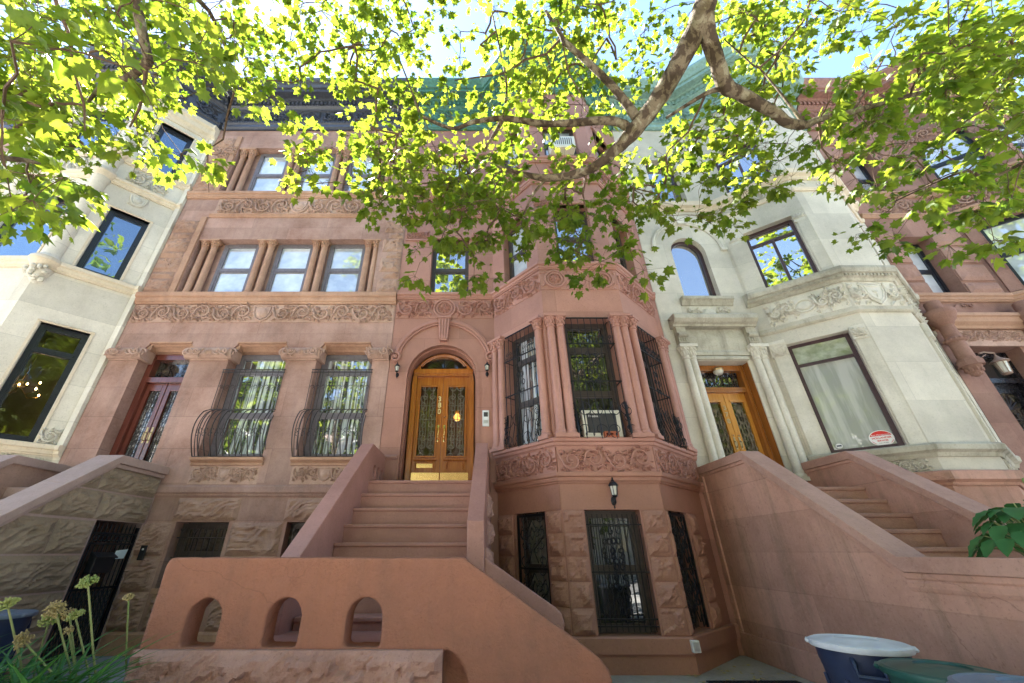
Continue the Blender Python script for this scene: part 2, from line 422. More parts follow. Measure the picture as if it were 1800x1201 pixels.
def clearglass(name, refl, tint=(.80,.82,.80)):
    m, nt, b = new_mat(name); L = nt.links; out = nt.nodes['Material Output']
    tr = nt.nodes.new('ShaderNodeBsdfTransparent'); tr.inputs['Color'].default_value = (*tint, 1)
    g = nt.nodes.new('ShaderNodeBsdfGlossy'); g.inputs['Roughness'].default_value = .01
    nz = N(nt, 'ShaderNodeTexNoise', Scale=2.2, Detail=2.); L.new(coords(nt), nz.inputs['Vector'])
    bp = N(nt, 'ShaderNodeBump', Strength=.2, Distance=.05); L.new(nz.outputs[0], bp.inputs['Height']); L.new(bp.outputs[0], g.inputs['Normal'])
    fr = N(nt, 'ShaderNodeFresnel', IOR=1.5); ad = N(nt, 'ShaderNodeMath', operation='ADD', use_clamp=True); L.new(fr.outputs[0], ad.inputs[0]); ad.inputs[1].default_value = refl
    ms = nt.nodes.new('ShaderNodeMixShader'); L.new(ad.outputs[0], ms.inputs[0]); L.new(tr.outputs[0], ms.inputs[1]); L.new(g.outputs[0], ms.inputs[2]); L.new(ms.outputs[0], out.inputs['Surface'])
    return m
def leafmat(name, c0, c1, t0, t1, trans=.5, scale=1.2):
    m, nt, b = new_mat(name); L = nt.links; out = nt.nodes['Material Output']
    n = N(nt, 'ShaderNodeTexNoise', Scale=scale, Detail=3., Roughness=.7); L.new(coords(nt), n.inputs['Vector'])
    n2 = N(nt, 'ShaderNodeTexNoise', Scale=7., Detail=2.); L.new(coords(nt), n2.inputs['Vector'])
    av = N(nt, 'ShaderNodeMath', operation='ADD'); L.new(n.outputs[0], av.inputs[0]); L.new(n2.outputs[0], av.inputs[1])
    hv = N(nt, 'ShaderNodeMath', operation='MULTIPLY'); L.new(av.outputs[0], hv.inputs[0]); hv.inputs[1].default_value = .5
    f = ramp(nt, hv.outputs[0], .38, .62)
    L.new(mix(nt, f, c0, c1), b.inputs['Base Color']); b.inputs['Roughness'].default_value = .45; b.inputs['Specular IOR Level'].default_value = .2
    t = nt.nodes.new('ShaderNodeBsdfTranslucent'); L.new(mix(nt, f, t0, t1), t.inputs['Color'])
    ms = nt.nodes.new('ShaderNodeMixShader'); ms.inputs[0].default_value = trans
    L.new(b.outputs[0], ms.inputs[1]); L.new(t.outputs[0], ms.inputs[2]); L.new(ms.outputs[0], out.inputs['Surface'])
    return m
def barkmat(name):
    """plane-tree bark: brown plates flaking off paler tan and olive patches"""
    m, nt, b = new_mat(name); L = nt.links
    n1 = N(nt, 'ShaderNodeTexNoise', Scale=9., Detail=3., Roughness=.55, Distortion=.4); L.new(coords(nt, (1,1,.55)), n1.inputs['Vector'])
    n2 = N(nt, 'ShaderNodeTexNoise', Scale=4., Detail=2.); L.new(coords(nt), n2.inputs['Vector'])
    n3 = N(nt, 'ShaderNodeTexNoise', Scale=45., Detail=4., Roughness=.7); L.new(coords(nt), n3.inputs['Vector'])
    col = mix(nt, ramp(nt, n1.outputs[0], .47, .52), (.085,.058,.038), (.20,.155,.10))
    col = mix(nt, ramp(nt, n1.outputs[0], .60, .63), col, (.29,.25,.165))
    col = mix(nt, ramp(nt, n2.outputs[0], .5, .62), col, mix(nt, 1., col, (.62,.60,.5), 'MULTIPLY'))
    col = mix(nt, ramp(nt, n3.outputs[0], .55, .75), col, (.05,.036,.025))
    L.new(col, b.inputs['Base Color']); b.inputs['Roughness'].default_value = .85; b.inputs['Specular IOR Level'].default_value = .2
    ad = N(nt, 'ShaderNodeMath', operation='ADD'); L.new(n1.outputs[0], ad.inputs[0]); L.new(n3.outputs[0], ad.inputs[1])
    bp = N(nt, 'ShaderNodeBump', Strength=.9, Distance=.02); L.new(ad.outputs[0], bp.inputs['Height']); L.new(bp.outputs[0], b.inputs['Normal'])
    return m
def flat(name, c, rough=.5, emit=0, metal=0.):
    m, nt, b = new_mat(name); b.inputs['Base Color'].default_value = (*c, 1); b.inputs['Roughness'].default_value = rough; b.inputs['Metallic'].default_value = metal
    if emit: b.inputs['Emission Color'].default_value = (*c, 1); b.inputs['Emission Strength'].default_value = emit
    return m

M = {}
M['brown2'] = stone('brownstone_weathered', (0.285,0.152,0.112), (0.445,0.280,0.225), stain=(.235,.155,.13), streak=.7, stain_amt=.6, joints=(1.9,.62,.62))
M['brown2r'] = stone('brownstone_rock_faced', (0.300,0.172,0.125), (0.430,0.275,0.205), stain=(.22,.15,.125), streak=.3, bump=.3)
M['brown2trim'] = stone('brownstone_trim', (0.350,0.185,0.118), (0.460,0.275,0.185), stain=(.24,.15,.11), streak=.55)
M['carve2'] = stone('brownstone_carving', (0.390,0.240,0.180), (0.480,0.320,0.250), stain=(.26,.165,.13), streak=.6, stain_amt=.8)  # besides staining, random dark blotches put recess shade into the carving's colour
M['brown3'] = stone('brownstone_painted_rose', (0.355,0.165,0.118), (0.405,0.200,0.145), stain=(.32,.155,.125), streak=.3, stain_amt=.4, bump=.08, speck=.04, rough=.52, spec=.4, joints=(1.5,.78,.62))
M['brown3r'] = stone('brownstone_painted_rock', (0.330,0.165,0.115), (0.400,0.210,0.155), stain=(.25,.12,.095), streak=.2, bump=.25, rough=.75)
M['carve3'] = stone('brownstone_painted_carving', (0.375,0.180,0.135), (0.430,0.215,0.165), stain=(.30,.145,.115), streak=.6, stain_amt=.8, bump=.08, speck=.05, rough=.52, spec=.4)  # stains strengthened so dark blotches stand in for shade in carved hollows
M['base3'] = stone('brownstone_painted_base', (0.330,0.155,0.105), (0.370,0.175,0.120), stain=(.25,.12,.09), streak=.2, bump=.07, speck=.04, rough=.52, spec=.4)
M['stoop3'] = stone('stoop_red_brown_render', (0.320,0.145,0.108), (0.390,0.190,0.150), stain=(.24,.115,.085), streak=.25, bump=.12, speck=.05, rough=.42, spec=.5)
M['wall3'] = stone('terracotta_render', (0.345,0.140,0.082), (0.265,0.112,0.072), stain=(.17,.09,.062), streak=.55, stain_amt=.75, bump=.45, cracks=.35, speck=.16, rough=.8, grain=38)
M['rock3'] = stone('terracotta_rock', (0.300,0.145,0.100), (0.420,0.240,0.190), stain=(.27,.125,.08), streak=.2, bump=.5, rough=.75)
M['cream1'] = stone('limestone_cream', (0.620,0.560,0.455), (0.720,0.660,0.550), stain=(.50,.43,.34), streak=.3, stain_amt=.35, speck=.05, joints=(1.7,.72,.7))
M['trim1'] = stone('limestone_trim', (0.630,0.530,0.391), (0.693,0.590,0.446), stain=(.42,.33,.22), streak=.6, speck=.05)
M['cream4'] = stone('limestone_white_grey', (0.540,0.490,0.400), (0.640,0.585,0.480), stain=(.44,.42,.33), streak=.3, stain_amt=.5, speck=.05, joints=(1.6,.74,.7))
M['trim4'] = stone('limestone_sooty_trim', (.36,.33,.25), (.50,.46,.37), stain=(.13,.115,.08), streak=.85, stain_amt=.8, speck=.05)
M['carve4'] = stone('limestone_carving', (0.570,0.530,0.435), (0.660,0.615,0.520), stain=(.40,.37,.29), streak=.6, stain_amt=.8, speck=.05)  # streaks and blotches partly weathering, partly painted dark for the carved recesses
M['stoop4'] = stone('stoop_brown_cement', (.40,.205,.142), (.49,.27,.195), stain=(.17,.12,.075), streak=.7, stain_amt=.3, bump=.12, cracks=.4, rough=.75, joints=(1.5,.46,.70))
M['stoop4c'] = stone('stoop_brown_coping', (0.360,0.195,0.145), (0.430,0.250,0.190), stain=(.22,.14,.10), streak=.3, bump=.15, rough=.8)
M['stoop2r'] = stone('stoop_olive_rock_faced', (0.235,0.170,0.110), (0.330,0.245,0.170), stain=(.17,.135,.085), streak=.45, stain_amt=.7, bump=.3)
M['stoop2c'] = stone('stoop_coping_lilac_brown', (.36,.25,.21), (.40,.28,.24), stain=(.25,.17,.14), streak=.3, bump=.12)
M['brown5'] = stone('brownstone_rose', (0.245,0.125,0.092), (0.330,0.190,0.145), stain=(.24,.15,.12), streak=.35, joints=(1.3,.6,.8))
M['brown5r'] = stone('brownstone_rose_rock', (0.250,0.135,0.100), (0.350,0.205,0.155), stain=(.25,.17,.10), streak=.4, bump=.2)
M['trim5'] = stone('brownstone_tan_trim', (.36,.21,.14), (.41,.25,.17), stain=(.25,.16,.10), streak=.5)
M['cor_black'] = paint('cornice_black', (.055,.058,.075), .3, .3)
M['cor_green'] = paint('cornice_green', (.065,.175,.135), .5, .35)
M['cor_sage'] = paint('cornice_sage', (.21,.33,.29), .5, .25)
M['cor_brown'] = paint('cornice_brown', (.26,.13,.10), .6, .3)
M['blackframe'] = paint('window_frame_black', (.018,.02,.027), .3, .2)
M['greyframe'] = paint('window_frame_mauve_grey', (.16,.14,.155), .4, .2)
M['plumframe'] = paint('window_frame_plum', (.065,.035,.04), .4, .25)
M['brownframe'] = paint('window_frame_dark_brown', (.06,.045,.038), .4, .25)
M['iron'] = paint('wrought_iron', (.012,.012,.015), .42, .3, metal=.3)
M['iron_br'] = paint('wrought_iron_brown', (.045,.035,.035), .45, .3, metal=.2)
M['oak'] = wood('varnished_oak', (.36,.10,.014), (.52,.18,.028))
M['oakdk'] = wood('varnished_oak_dark', (.30,.10,.018), (.40,.15,.03))
M['oak4'] = wood('honey_oak', (.55,.225,.03), (.68,.32,.06))
M['mahog'] = wood('mahogany', (.13,.035,.026), (.19,.055,.04))
M['doorblack'] = paint('door_black', (.014,.013,.017), .25, .2)
M['brass'] = paint('polished_brass', (.86,.63,.26), .18, .12, metal=1.)
M['brassd'] = paint('dull_brass', (.42,.30,.15), .4, .2, metal=.9)
M['g_blind'] = glass('glass_over_white_blind', (.34,.38,.43), (.72,.75,.78), .2, scale=(1.1,1.1,1.3))
M['g_blue'] = glass('glass_tinted_blue', (.012,.03,.055), (.03,.055,.09), .24, tint=(.72,.84,.96), wavy=.05)
M['g_sky'] = glass('glass_mirror_sky', (.05,.055,.06), None, .42, tint=(1.,.97,.94), wavy=.03)
M['g_tree'] = glass('glass_mirror_tree', (.03,.035,.035), None, .5, tint=(1.,.97,.93), wavy=.03)
M['iron_lt'] = paint('door_ironwork', (.24,.20,.14), .4, .3, metal=.2)
M['g_dark'] = glass('glass_dark_room', (.012,.012,.014), (.05,.045,.04), .10, scale=(3,3,1.2), wavy=.04)
M['g_room'] = glass('glass_warm_room', (.02,.015,.012), (.10,.07,.045), .12, scale=(1.4,1.4,1.), wavy=.05)
M['g_lace'] = glass('glass_over_lace_curtain', (.34,.35,.31), (.50,.50,.46), .05, scale=(7,7,.7), wavy=.03, thr=(.42,.6))
M['g_lace2'] = glass('glass_over_lace_light', (.20,.23,.15), (.44,.46,.38), .08, scale=(4,4,5), wavy=.03)
M['g_curt'] = glass('glass_over_curtain', (.05,.055,.06), (.62,.66,.70), .25, scale=(14,14,.5), wavy=.05, thr=(.45,.58))
M['g_shade'] = glass('glass_over_shade', (.20,.195,.16), (.27,.26,.22), .10, scale=(1,1,22))
M['g_lead'] = glass('glass_leaded_door', (.012,.010,.008), (.09,.075,.05), .10, scale=(9,9,7), wavy=.25, thr=(.5,.64))
M['g_door2'] = glass('glass_over_net', (.06,.055,.05), (.42,.40,.38), .06, scale=(30,30,16), wavy=.2, thr=(.46,.6))
M['white'] = paint('white_plastic', (.70,.70,.68), .4, .08)
M['putty'] = paint('air_conditioner_putty', (.72,.67,.56), .5, .08)
M['darkgrey'] = paint('dark_grille', (.05,.045,.045), .5, .2)
M['lampglass'] = paint('frosted_lamp_glass', (.62,.60,.52), .2, .1)
M['steel'] = paint('satin_steel', (.6,.6,.6), .3, .1, metal=.8)
M['terracotta'] = paint('red_brick', (.42,.12,.06), .8, .3)
M['red'] = paint('sticker_red', (.62,.025,.02), .35, .08)
M['stickwhite'] = paint('sticker_white', (.8,.77,.74), .4, .04)
M['goldletter'] = paint('gold_numerals', (.85,.70,.36), .3, .1, metal=.4)
M['bluebin'] = paint('navy_plastic', (.018,.026,.06), .4, .25, scale=5)
M['greenbin'] = paint('green_plastic', (.012,.06,.048), .4, .3, scale=5)
M['greybin'] = paint('blue_grey_plastic', (.12,.15,.20), .45, .2, scale=5)
M['binlid'] = paint('white_bin_lid', (.52,.53,.55), .5, .15, scale=6)
M['flag'] = stone('bluestone_flag', (.17,.19,.20), (.24,.26,.27), streak=.1, joints=(1.1,1.1,.6))
M['concrete'] = stone('concrete_paving', (.40,.39,.37), (.47,.46,.435), stain=(.36,.33,.28), streak=.15, joints=(1.5,1.5,.7))
M['asphalt'] = stone('asphalt', (.15,.148,.145), (.21,.205,.20), streak=.1)
M['yard'] = stone('areaway_cement', (.24,.21,.17), (.32,.28,.23), stain=(.14,.13,.09), streak=.2)
M['soil'] = stone('soil', (.05,.035,.025), (.08,.055,.04), streak=.1, bump=.6)
M['mat'] = paint('rubber_mat', (.012,.012,.016), .6, .3)
M['bark'] = barkmat('plane_tree_bark')
M['twig'] = stone('twig_bark', (.085,.05,.032), (.13,.08,.05), streak=.1)
M['leaf'] = leafmat('plane_leaf', (.05,.095,.010), (.115,.165,.02), (.16,.28,.016), (.39,.43,.035), .48)
M['hosta'] = leafmat('hosta_leaf', (.03,.115,.035), (.055,.16,.05), (.05,.16,.03), (.09,.22,.04), .2)
M['strap'] = leafmat('strap_leaf', (.03,.11,.03), (.06,.17,.04), (.08,.22,.03), (.14,.30,.05), .3)
M['stalk'] = leafmat('allium_stalk', (.20,.28,.09), (.36,.34,.16), (.1,.15,.04), (.15,.15,.05), .1)
M['seed'] = leafmat('allium_seed_head', (.30,.22,.09), (.46,.36,.15), (.2,.2,.06), (.3,.25,.1), .2)
M['seedg'] = leafmat('allium_green_head', (.22,.29,.07), (.38,.38,.11), (.2,.25,.06), (.25,.3,.1), .2)
M['brick_far'] = stone('far_brick', (.42,.30,.25), (.50,.38,.32), joints=(.6,.2,.7))
M['far_stone'] = stone('far_limestone', (.50,.48,.44), (.58,.56,.52), joints=(1.2,.5,.8))
M['paper'] = flat('paper', (.62,.72,.70), .7)
M['mailbox'] = paint('mailbox_black', (.014,.014,.016), .4, .2)
M['bulb'] = flat('warm_bulb', (1., .62, .22), .3, 7)
M['globe'] = flat('amber_globe', (1., .42, .08), .3, .5)
M['g_clear'] = clearglass('clear_glass', .025)
M['pot'] = paint('clay_pot', (.33,.13,.07), .8, .2)
M['bronze'] = paint('weathered_lamp_metal', (.30,.20,.15), .6, .25)
GZ = .12   # level of the front yards
# ------------------------------------------------------------------ shared house bits
def house(name, label, x0, x1, group='row houses along the street'):
    return thing(name, label, 'house', ((x0+x1)/2, YF, GZ), group)
def body(root, x0, x1, mat, roofmat, ztop=15.0):
    m = MB(WORLD); m.box(x0+.01, x1-.01, YF+1.7, 17., GZ, ztop-.15); m.box(x0+.01,x0+.06,YF+.3,YF+1.7,GZ,ztop-.15); m.box(x1-.06,x1-.01,YF+.3,YF+1.7,GZ,ztop-.15); m.build('rear_walls', mat, root)
    r = MB(WORLD); r.box(x0+.01, x1-.01, YF+.1, 17.02, ztop-.15, ztop); r.build('roof', roofmat, root)
def bay_roof(root, path, z, mat):
    m = MB(WORLD); m.plan(list(path)+[(path[-1][0], YF+.4), (path[0][0], YF+.4)], z-.1, z); m.build('bay_roof', mat, root)
def bay_fill(mb, path, z):
    mb.add([(x, y, z) for x, y in path], [tuple(range(len(path)))], raw=True)
def cornice(root, path, mat, z0=12.73, zt=14.42, out=.62, seed=5, carvemat=None):
    m = MB(WORLD); h = zt-z0
    mold(m, path, [(-.2,z0),(.05,z0),(.05,z0+.03),(.09,z0+.07),(.09,z0+.17),(.06,z0+.2),(.11,z0+.24),(.11,z0+.29),(.03,z0+.31),(.03,z0+.88),(.08,z0+.9),(.08,z0+.95),(.16,z0+1.0),
                   (.16,z0+1.18),(.22,z0+1.2),(.24,z0+1.26),(out*.72,z0+1.27),(out*.72,z0+1.38),(out*.8,z0+1.39),(out*.86,z0+1.47),(out*.98,z0+1.57),(out,z0+1.6),(out,zt),(-.2,zt)])
    c = m.build('cornice', mat, root)
    fz = MB(); dn = MB(); bd = MB()
    for (p, q) in zip(path[:-1], path[1:]):
        f = Fr(*p, *q); fz.fr = dn.fr = bd.fr = f
        if f.L < .5: continue
        n = max(1, round(f.L/.95)); w = f.L/n
        for i in range(n):
            a = i*w
            if i % 2 == 0 and n > 1: shield(fz, a+w/2, z0+.6, .34, .4, .03, .022)
            scrollwork(fz, a+.06, a+w-.06, z0+.36, z0+.84, .03, r=.026, seed=seed+i, cell=1.0)
        k = int(f.L/.125)
        for i in range(k):
            a = (i+.5)*f.L/k; dn.box(a-.036, a+.036, .155, .205, z0+1.03, z0+1.16)
        k = int(f.L/.075)
        for i in range(k):
            a = (i+.5)*f.L/k; bd.ball(a, .115, z0+.265, .025, .02, .024, 6, 4)
        fz.flush('frieze_ornament', carvemat or mat, c); dn.flush('dentils', mat, c); bd.flush('beading', mat, c)
    return c
def belt(root, path, z0, z1, out, mat, name='belt_course', inn=-.05):
    m = MB(WORLD); h = z1-z0
    mold(m, path, [(inn,z0),(out*.35,z0),(out*.4,z0+h*.12),(out*.62,z0+h*.2),(out*.7,z0+h*.42),(out*.68,z0+h*.5),(out*.95,z0+h*.58),(out,z0+h*.66),(out,z0+h*.95),(out*.9,z1),(inn,z1)])
    return m.build(name, mat, root)
def iron_scroll(mb, a, d, z, s, r, flip=1):
    """S-shaped wrought scroll of half height s"""
    pts = []
    for k in range(13):
        t = k/12; an = PI*.5+flip*t*1.9*PI; rr = s*.42*(1-.72*t)
        pts.append((a+flip*s*.0+rr*math.cos(an)*1.0, d, z+s*.5+rr*math.sin(an)))
    p2 = [(2*a-x, d, 2*z-q) for x, d, q in pts]
    mb.tube(list(reversed(pts))+[(a, d, z+s*.05*flip)]+p2[0:], r, 4)

# ------------------------------------------------------------------ the brownstone with the flat front
X0, X1 = -7.78, -1.86
H2 = house('brownstone_house', 'flat-fronted weathered brownstone with black cornice, between cream bow-front and rose-painted house', X0, X1)
body(H2, X0, X1, M['brown2'], M['asphalt'])
W2 = [(-6.42,-5.52), (-5.06,-4.14), (-3.74,-2.82)]
P2 = [(-5.25,-4.03), (-3.40,-2.22)]
def lint(a, b, z): return [(a,z),(b,z),(b,5.33),(b-.12,5.49),(a+.12,5.49),(a,5.33)]
m = MB()
holes = [rect(-5.23,-4.31,.98,1.96), rect(-3.31,-2.40,.98,1.96), lint(-7.15,-6.06,2.40)]
holes += [lint(a,b,3.05) for a, b in P2]+[rect(-6.98,-2.46,6.75,8.42), rect(-6.98,-2.46,10.05,11.94)]
wall_face(m, FLAT, rect(X0,X1,GZ,12.8), holes, .36)
for z0, z1 in ((6.75,8.42),(10.05,11.94)):     # back of the colonnaded window recesses
    o = m.fr
    b = [rect(a,c,z0+.01,z1-.02) for a, c in W2]
    tri = tessellate_polygon([[Vector((p[0],p[1],0)) for p in l] for l in [rect(-6.98,-2.46,z0,z1)]+b])
    fl = [p for l in [rect(-6.98,-2.46,z0,z1)]+b for p in l]
    m.add([(p[0],-.20,p[1]) for p in fl], [tuple(t) for t in tri])
m.build('wall', M['brown2'], H2)
for z0, z1 in ((6.75,8.42),(10.05,11.94)):
    for a, b in W2: window(H2, FLAT, a+.02, b-.02, z0+.015, z1-.03, .20, M['greyframe'], M['g_blind'], rails=[z0+(z1-z0)*.5], st=.045)
    top = z1
    for cs in ((-6.84,-6.60), (-5.40,-5.18), (-4.05,-3.84), (-2.74,-2.54)):
        for j, a in enumerate(cs):
            c = MB(); colonette(c, a, -.10, z0, top-.006, .076, cap=.34 if z0 > 9 else .2, base=.14, j=j); c.build('colonette', M['brown2trim'], H2)
# rock-faced strips beside the windows
sd = 1
for z0, z1, side in ((6.78,9.14,0),(6.78,9.14,1),(10.1,12.35,0),(10.1,12.35,1)):
    z = z0; i = 0; m = MB()
    while z < z1-.1:
        h = .42 if i % 2 == 0 else .2
        zz = min(z+h, z1); w = 0 if i % 2 == 0 else .1
        if side == 0: m.rock(X0+.02, -7.16-w*.6, z, zz-.012, .006, .075, sd, .032, 1, base=-.02)
        else: m.rock(-2.36+w*1.2, X1-.02, z, zz-.012, .006, .09, sd, .035, base=-.02)
        z = zz; i += 1; sd += 1
    m.build('rock_faced_quoins', M['brown2r'], H2)
for z0, z1 in ((6.75,9.15),(10.05,12.4)):
    m = MB(); m.box(-7.14, -7.0, -.02, .05, z0, z1); m.build('pilaster_strip', M['brown2trim'], H2, .008)
# parlour storey: piers with carved cushion capitals, moulded lintels
for a0, a1 in ((-7.77,-7.15), (-6.06,-5.25), (-4.03,-3.40), (-2.22,-1.87)):
    c = MB(); lo = a0-.09 if a0 > -7.7 else a0; hi = a1+.09 if a1 < -1.9 else a1
    c.box(a0+.005, a1-.005, -.3, .03, 5.05, 5.33)
    rings = []
    for k in range(9):
        an = PI*(-.5+k/8); rings.append([(lo if q == 0 else hi, .05+.09*math.cos(an), 5.2+.125*math.sin(an)) for q in (0, 1)])
    for q in range(8):
        c.add([rings[q][0], rings[q][1], rings[q+1][1], rings[q+1][0]], [(0,1,2,3)], True)
    for e in ([r[0] for r in rings], [r[1] for r in rings]): c.add(e+[(e[0][0], -.05, 5.075), (e[0][0], -.05, 5.325)][::-1], [tuple(range(11))])
    c.box(lo+.002, hi-.002, -.25, .05, 5.078, 5.322)
    mid = (lo+hi)/2
    for k in range(9): petal(c, mid, 5.12, PI*(.06+.11*k), .16, .055, .142, .04)
    for s_ in (-1, 1):
        w = (hi-lo)/2
        for t in (.45, .72) if w > .3 else (.6,):
            spiral(c, mid+s_*w*t, 5.2, .085, .14, PI*(.5+.5*s_), s_, 1.4, .018)
        for k in range(12): petal(c, mid+s_*w*rnd.uniform(.25, .95), 5.2+rnd.uniform(-.07,.07), rnd.uniform(0,6.28), .10, .045, .14, .035)
        cy = (hi if s_ > 0 else lo); spiral(c, cy-s_*.02, 5.2, .1, .06, 0, 1, 1.5, .02)
    c.build('pier_capital', M['carve2'], H2)
for a0, a1 in ((-7.15,-6.06), P2[0], P2[1]):
    m = MB()
    pr = [(.004,5.50),(.03,5.49),(.03,5.465),(-.01,5.455),(-.05,5.44),(-.055,5.425),(-.10,5.41),(-.16,5.37),(-.17,5.35),(-.26,5.325),(-.35,5.32),(-.35,5.50)]
    m.prof(pr, a0+.09, a1-.09)
    for s_, x in ((-1, a0), (1, a1)): m.prism([(x-s_*.005,5.32),(x-s_*.13,5.32),(x-s_*.13,5.48)], -.34, -.03)
    m.build('lintel_moulding', M['brown2trim'], H2)
for i, (a0, a1) in enumerate(P2):
    w = window(H2, FLAT, a0+.03, a1-.03, 3.06, 5.31, .30, M['greyframe'], M['g_curt'], rails=[3.95, 4.90], st=.08)
    s_ = MB(); s_.prof([(-.3,2.91),(.04,2.91),(.05,2.94),(.02,2.96),(.09,3.0),(.1,3.045),(-.3,3.055)], a0-.06, a1+.06); s_.build('window_sill', M['brown2trim'], H2)
    p = MB(); p.box(a0-.02, a1+.02, -.02, .004, 2.58, 2.9); cartouche(p, a0+.02, a1-.02, 2.63, 2.88, .004, 11+i*5); p.build('carved_panel', M['carve2'], H2)
    # belly-fronted window grille
    g = MB(); n = 11
    def bar(a, mid=1.0):
        pts = [(a, .02, 4.84), (a, .02, 3.98)]
        for k in range(1, 11):
            t = k/10; zz = 3.98-.93*t; pts.append((a, .02+.30*math.sin(PI*min(1, .06+.88*t**.9))**.85 if t < 1 else .10, zz))
        return pts
    aa, bb = a0-.02, a1+.02
    for k in range(n+1): g.tube(bar(aa+(bb-aa)*k/n), [.0068,.0068]+[.0105]*10, 5)
    for e in (aa, bb):
        for dd in (-.12, -.04):
            q = bar(e); g.tube([(x, dd+(d-.02)*(.65 if dd < -.1 else .85), z) for x, d, z in q[1:]], .008, 5)
    for z, d in ((4.84,.02),(4.78,.02),(3.98,.02),(3.06,.06)):
        g.box(aa-.02, bb+.02, d-.007, d+.007, z-.008, z+.008)
        for e in (aa, bb): g.box(e-.008, e+.008, -.28, d, z-.008, z+.008)
    for k in range(n):
        a = aa+(bb-aa)*(k+.5)/n
        for z, d in ((4.46,.02),): g.tube([(a+.036*math.cos(t*PI/4+(PI if z < 4.5 else 0)), d, z+.036*math.sin(t*PI/4+(0 if z > 4.5 else 0))) for t in range(0, 7)], .006, 4)
        for z, d in ((3.52,.215),(3.44,.235)): g.tube([(a+.036*math.cos(t*PI/4), d, z+.036*math.sin(t*PI/4)) for t in range(0, 7)], .006, 4)
    g.build('window_grille', M['iron_br'], H2)
# front door, deep in its recess
DD = -.33
m = MB()
for a, b in ((-7.15,-7.03),(-6.18,-6.06)): m.box(a, b, DD-.14, DD+.07, 2.45, 5.33)
m.box(-7.03,-6.18, DD-.14, DD+.06, 5.2, 5.33); m.box(-7.03,-6.18, DD-.14, DD+.09, 4.66, 4.78); m.box(-7.15,-6.06, DD-.3, DD+.1, 2.40, 2.56)
df = m.build('door_frame', M['mahog'], H2, .006)
g = MB(); g.box(-7.03,-6.18, DD-.1, DD-.08, 4.78, 5.2); g.build('transom_pane', M['g_lead'], df)
g = MB()
for k in range(7):
    an = PI*k/6; g.tube([(-6.6,DD-.06,4.8),(-6.6+.2*math.cos(an),DD-.06,4.8+.18*math.sin(an)),(-6.6+.4*math.cos(an),DD-.06,4.8+.34*math.sin(an))], .008, 4)
for s_ in (-1,1):
    for k in range(2): iron_scroll(g, -6.6+s_*(.17+.17*k), DD-.06, 5.0, .17, .007, s_)
g.build('transom_grille', M['iron_br'], df)
for s_, a, b in ((-1,-7.03,-6.612),(1,-6.598,-6.18)):
    d = MB()
    for p, q, z0, z1 in ((a,a+.09,2.56,4.66),(b-.09,b,2.56,4.66),(a+.09,b-.09,4.5,4.66),(a+.09,b-.09,2.56,2.95)): d.box(p,q,DD-.09,DD,z0,z1)
    d.box(a+.13,b-.13,DD-.02,DD+.015,2.64,2.88)
    dd = d.build('door', M['mahog'], H2, .006)
    p = MB(); p.box(a+.09,b-.09,DD-.07,DD-.05,2.95,4.5); p.build('door_pane', M['g_door2'], dd)
    g = MB()
    for k in range(5): g.tube([(a+.11+.05*k,DD-.04,2.97),(a+.11+.05*k,DD-.04,4.48)], .006, 4)
    for k in range(14): g.tube([(a+.09,DD-.04,3.0+k*.105),(b-.09,DD-.04,3.0+k*.105)], .004, 4)
    for z in (3.1,3.35,4.2,4.38):
        for q in (-1,1): iron_scroll(g, (a+b)/2+q*.06, DD-.035, z, .14, .006, q)
    g.build('door_grille', M['iron_br'], dd)
    h = MB(); hx = (b-.045) if s_ < 0 else (a+.045)
    h.tube([(hx,DD,3.62),(hx,DD+.05,3.6),(hx,DD+.05,3.47),(hx,DD,3.45)], .009, 6); h.box(hx-.018,hx+.018,DD,DD+.006,3.4,3.72); h.build('door_handle', M['brassd'], dd)
# base storey
for a0, a1 in ((-5.23,-4.31),(-3.31,-2.40)):
    w = window(H2, FLAT, a0+.02, a1-.02, .99, 1.95, .22, M['brownframe'], M['g_room'], rails=[1.45], st=.06)
    g = MB()
    for k in range(8):
        a = a0+.1+(a1-a0-.2)*k/7; g.tube([(a,-.1,1.0),(a,-.1,1.9)], .008, 5)
        if k % 2 == 0:
            g.ball(a,-.1,1.84,.03,.012,.03,6,4); g.tube([(a-.05,-.1,1.86),(a,-.1,1.78),(a+.05,-.1,1.86)], .007, 4)
    for z in (1.05,1.42,1.72): g.box(a0+.03,a1-.03,-.108,-.092,z-.008,z+.008)
    g.build('basement_grille', M['iron_br'], H2)
sd = 50
for z0, z1 in ((.42,.93),(.94,1.44),(1.45,1.95)):
    for a0, a1 in ((-5.86,-5.29),(-4.25,-3.37),(-2.34,-1.9)):
        m = MB(); m.rock(a0,a1,z0,z1,.006,.055,sd,.026,1,base=-.02); m.build('rock_faced_block', M['brown2r'], H2); sd += 1
for a0, a1, z0, z1 in ((-5.32,-4.2,1.98,2.35),(-3.38,-2.3,1.98,2.35),(-5.23,-4.31,.42,.9),(-3.31,-2.4,.42,.9)):
    m = MB(); m.rock(a0,a1,z0,z1,.006,.055,sd,.026,1,base=-.02); m.build('rock_faced_block', M['brown2r'], H2); sd += 1
m = MB(); m.prof([(-.05,GZ),(.05,GZ),(.05,.38),(.03,.41),(-.05,.41)], X0, X1)
for a0, a1 in ((-5.25,-4.29),(-3.33,-2.38)): m.box(a0,a1,-.2,.04,.91,.98)
m.build('plinth', M['brown2trim'], H2)
PATH2 = [(X0,YF),(X1,YF)]
m = MB(WORLD); mold(m, PATH2, [(-.05,2.38),(.03,2.38),(.035,2.41),(.06,2.44),(.06,2.53),(.04,2.56),(-.05,2.56)]); m.build('water_table', M['brown2'], H2)
belt(H2, PATH2, 6.46, 6.746, .12, M['brown2trim'])
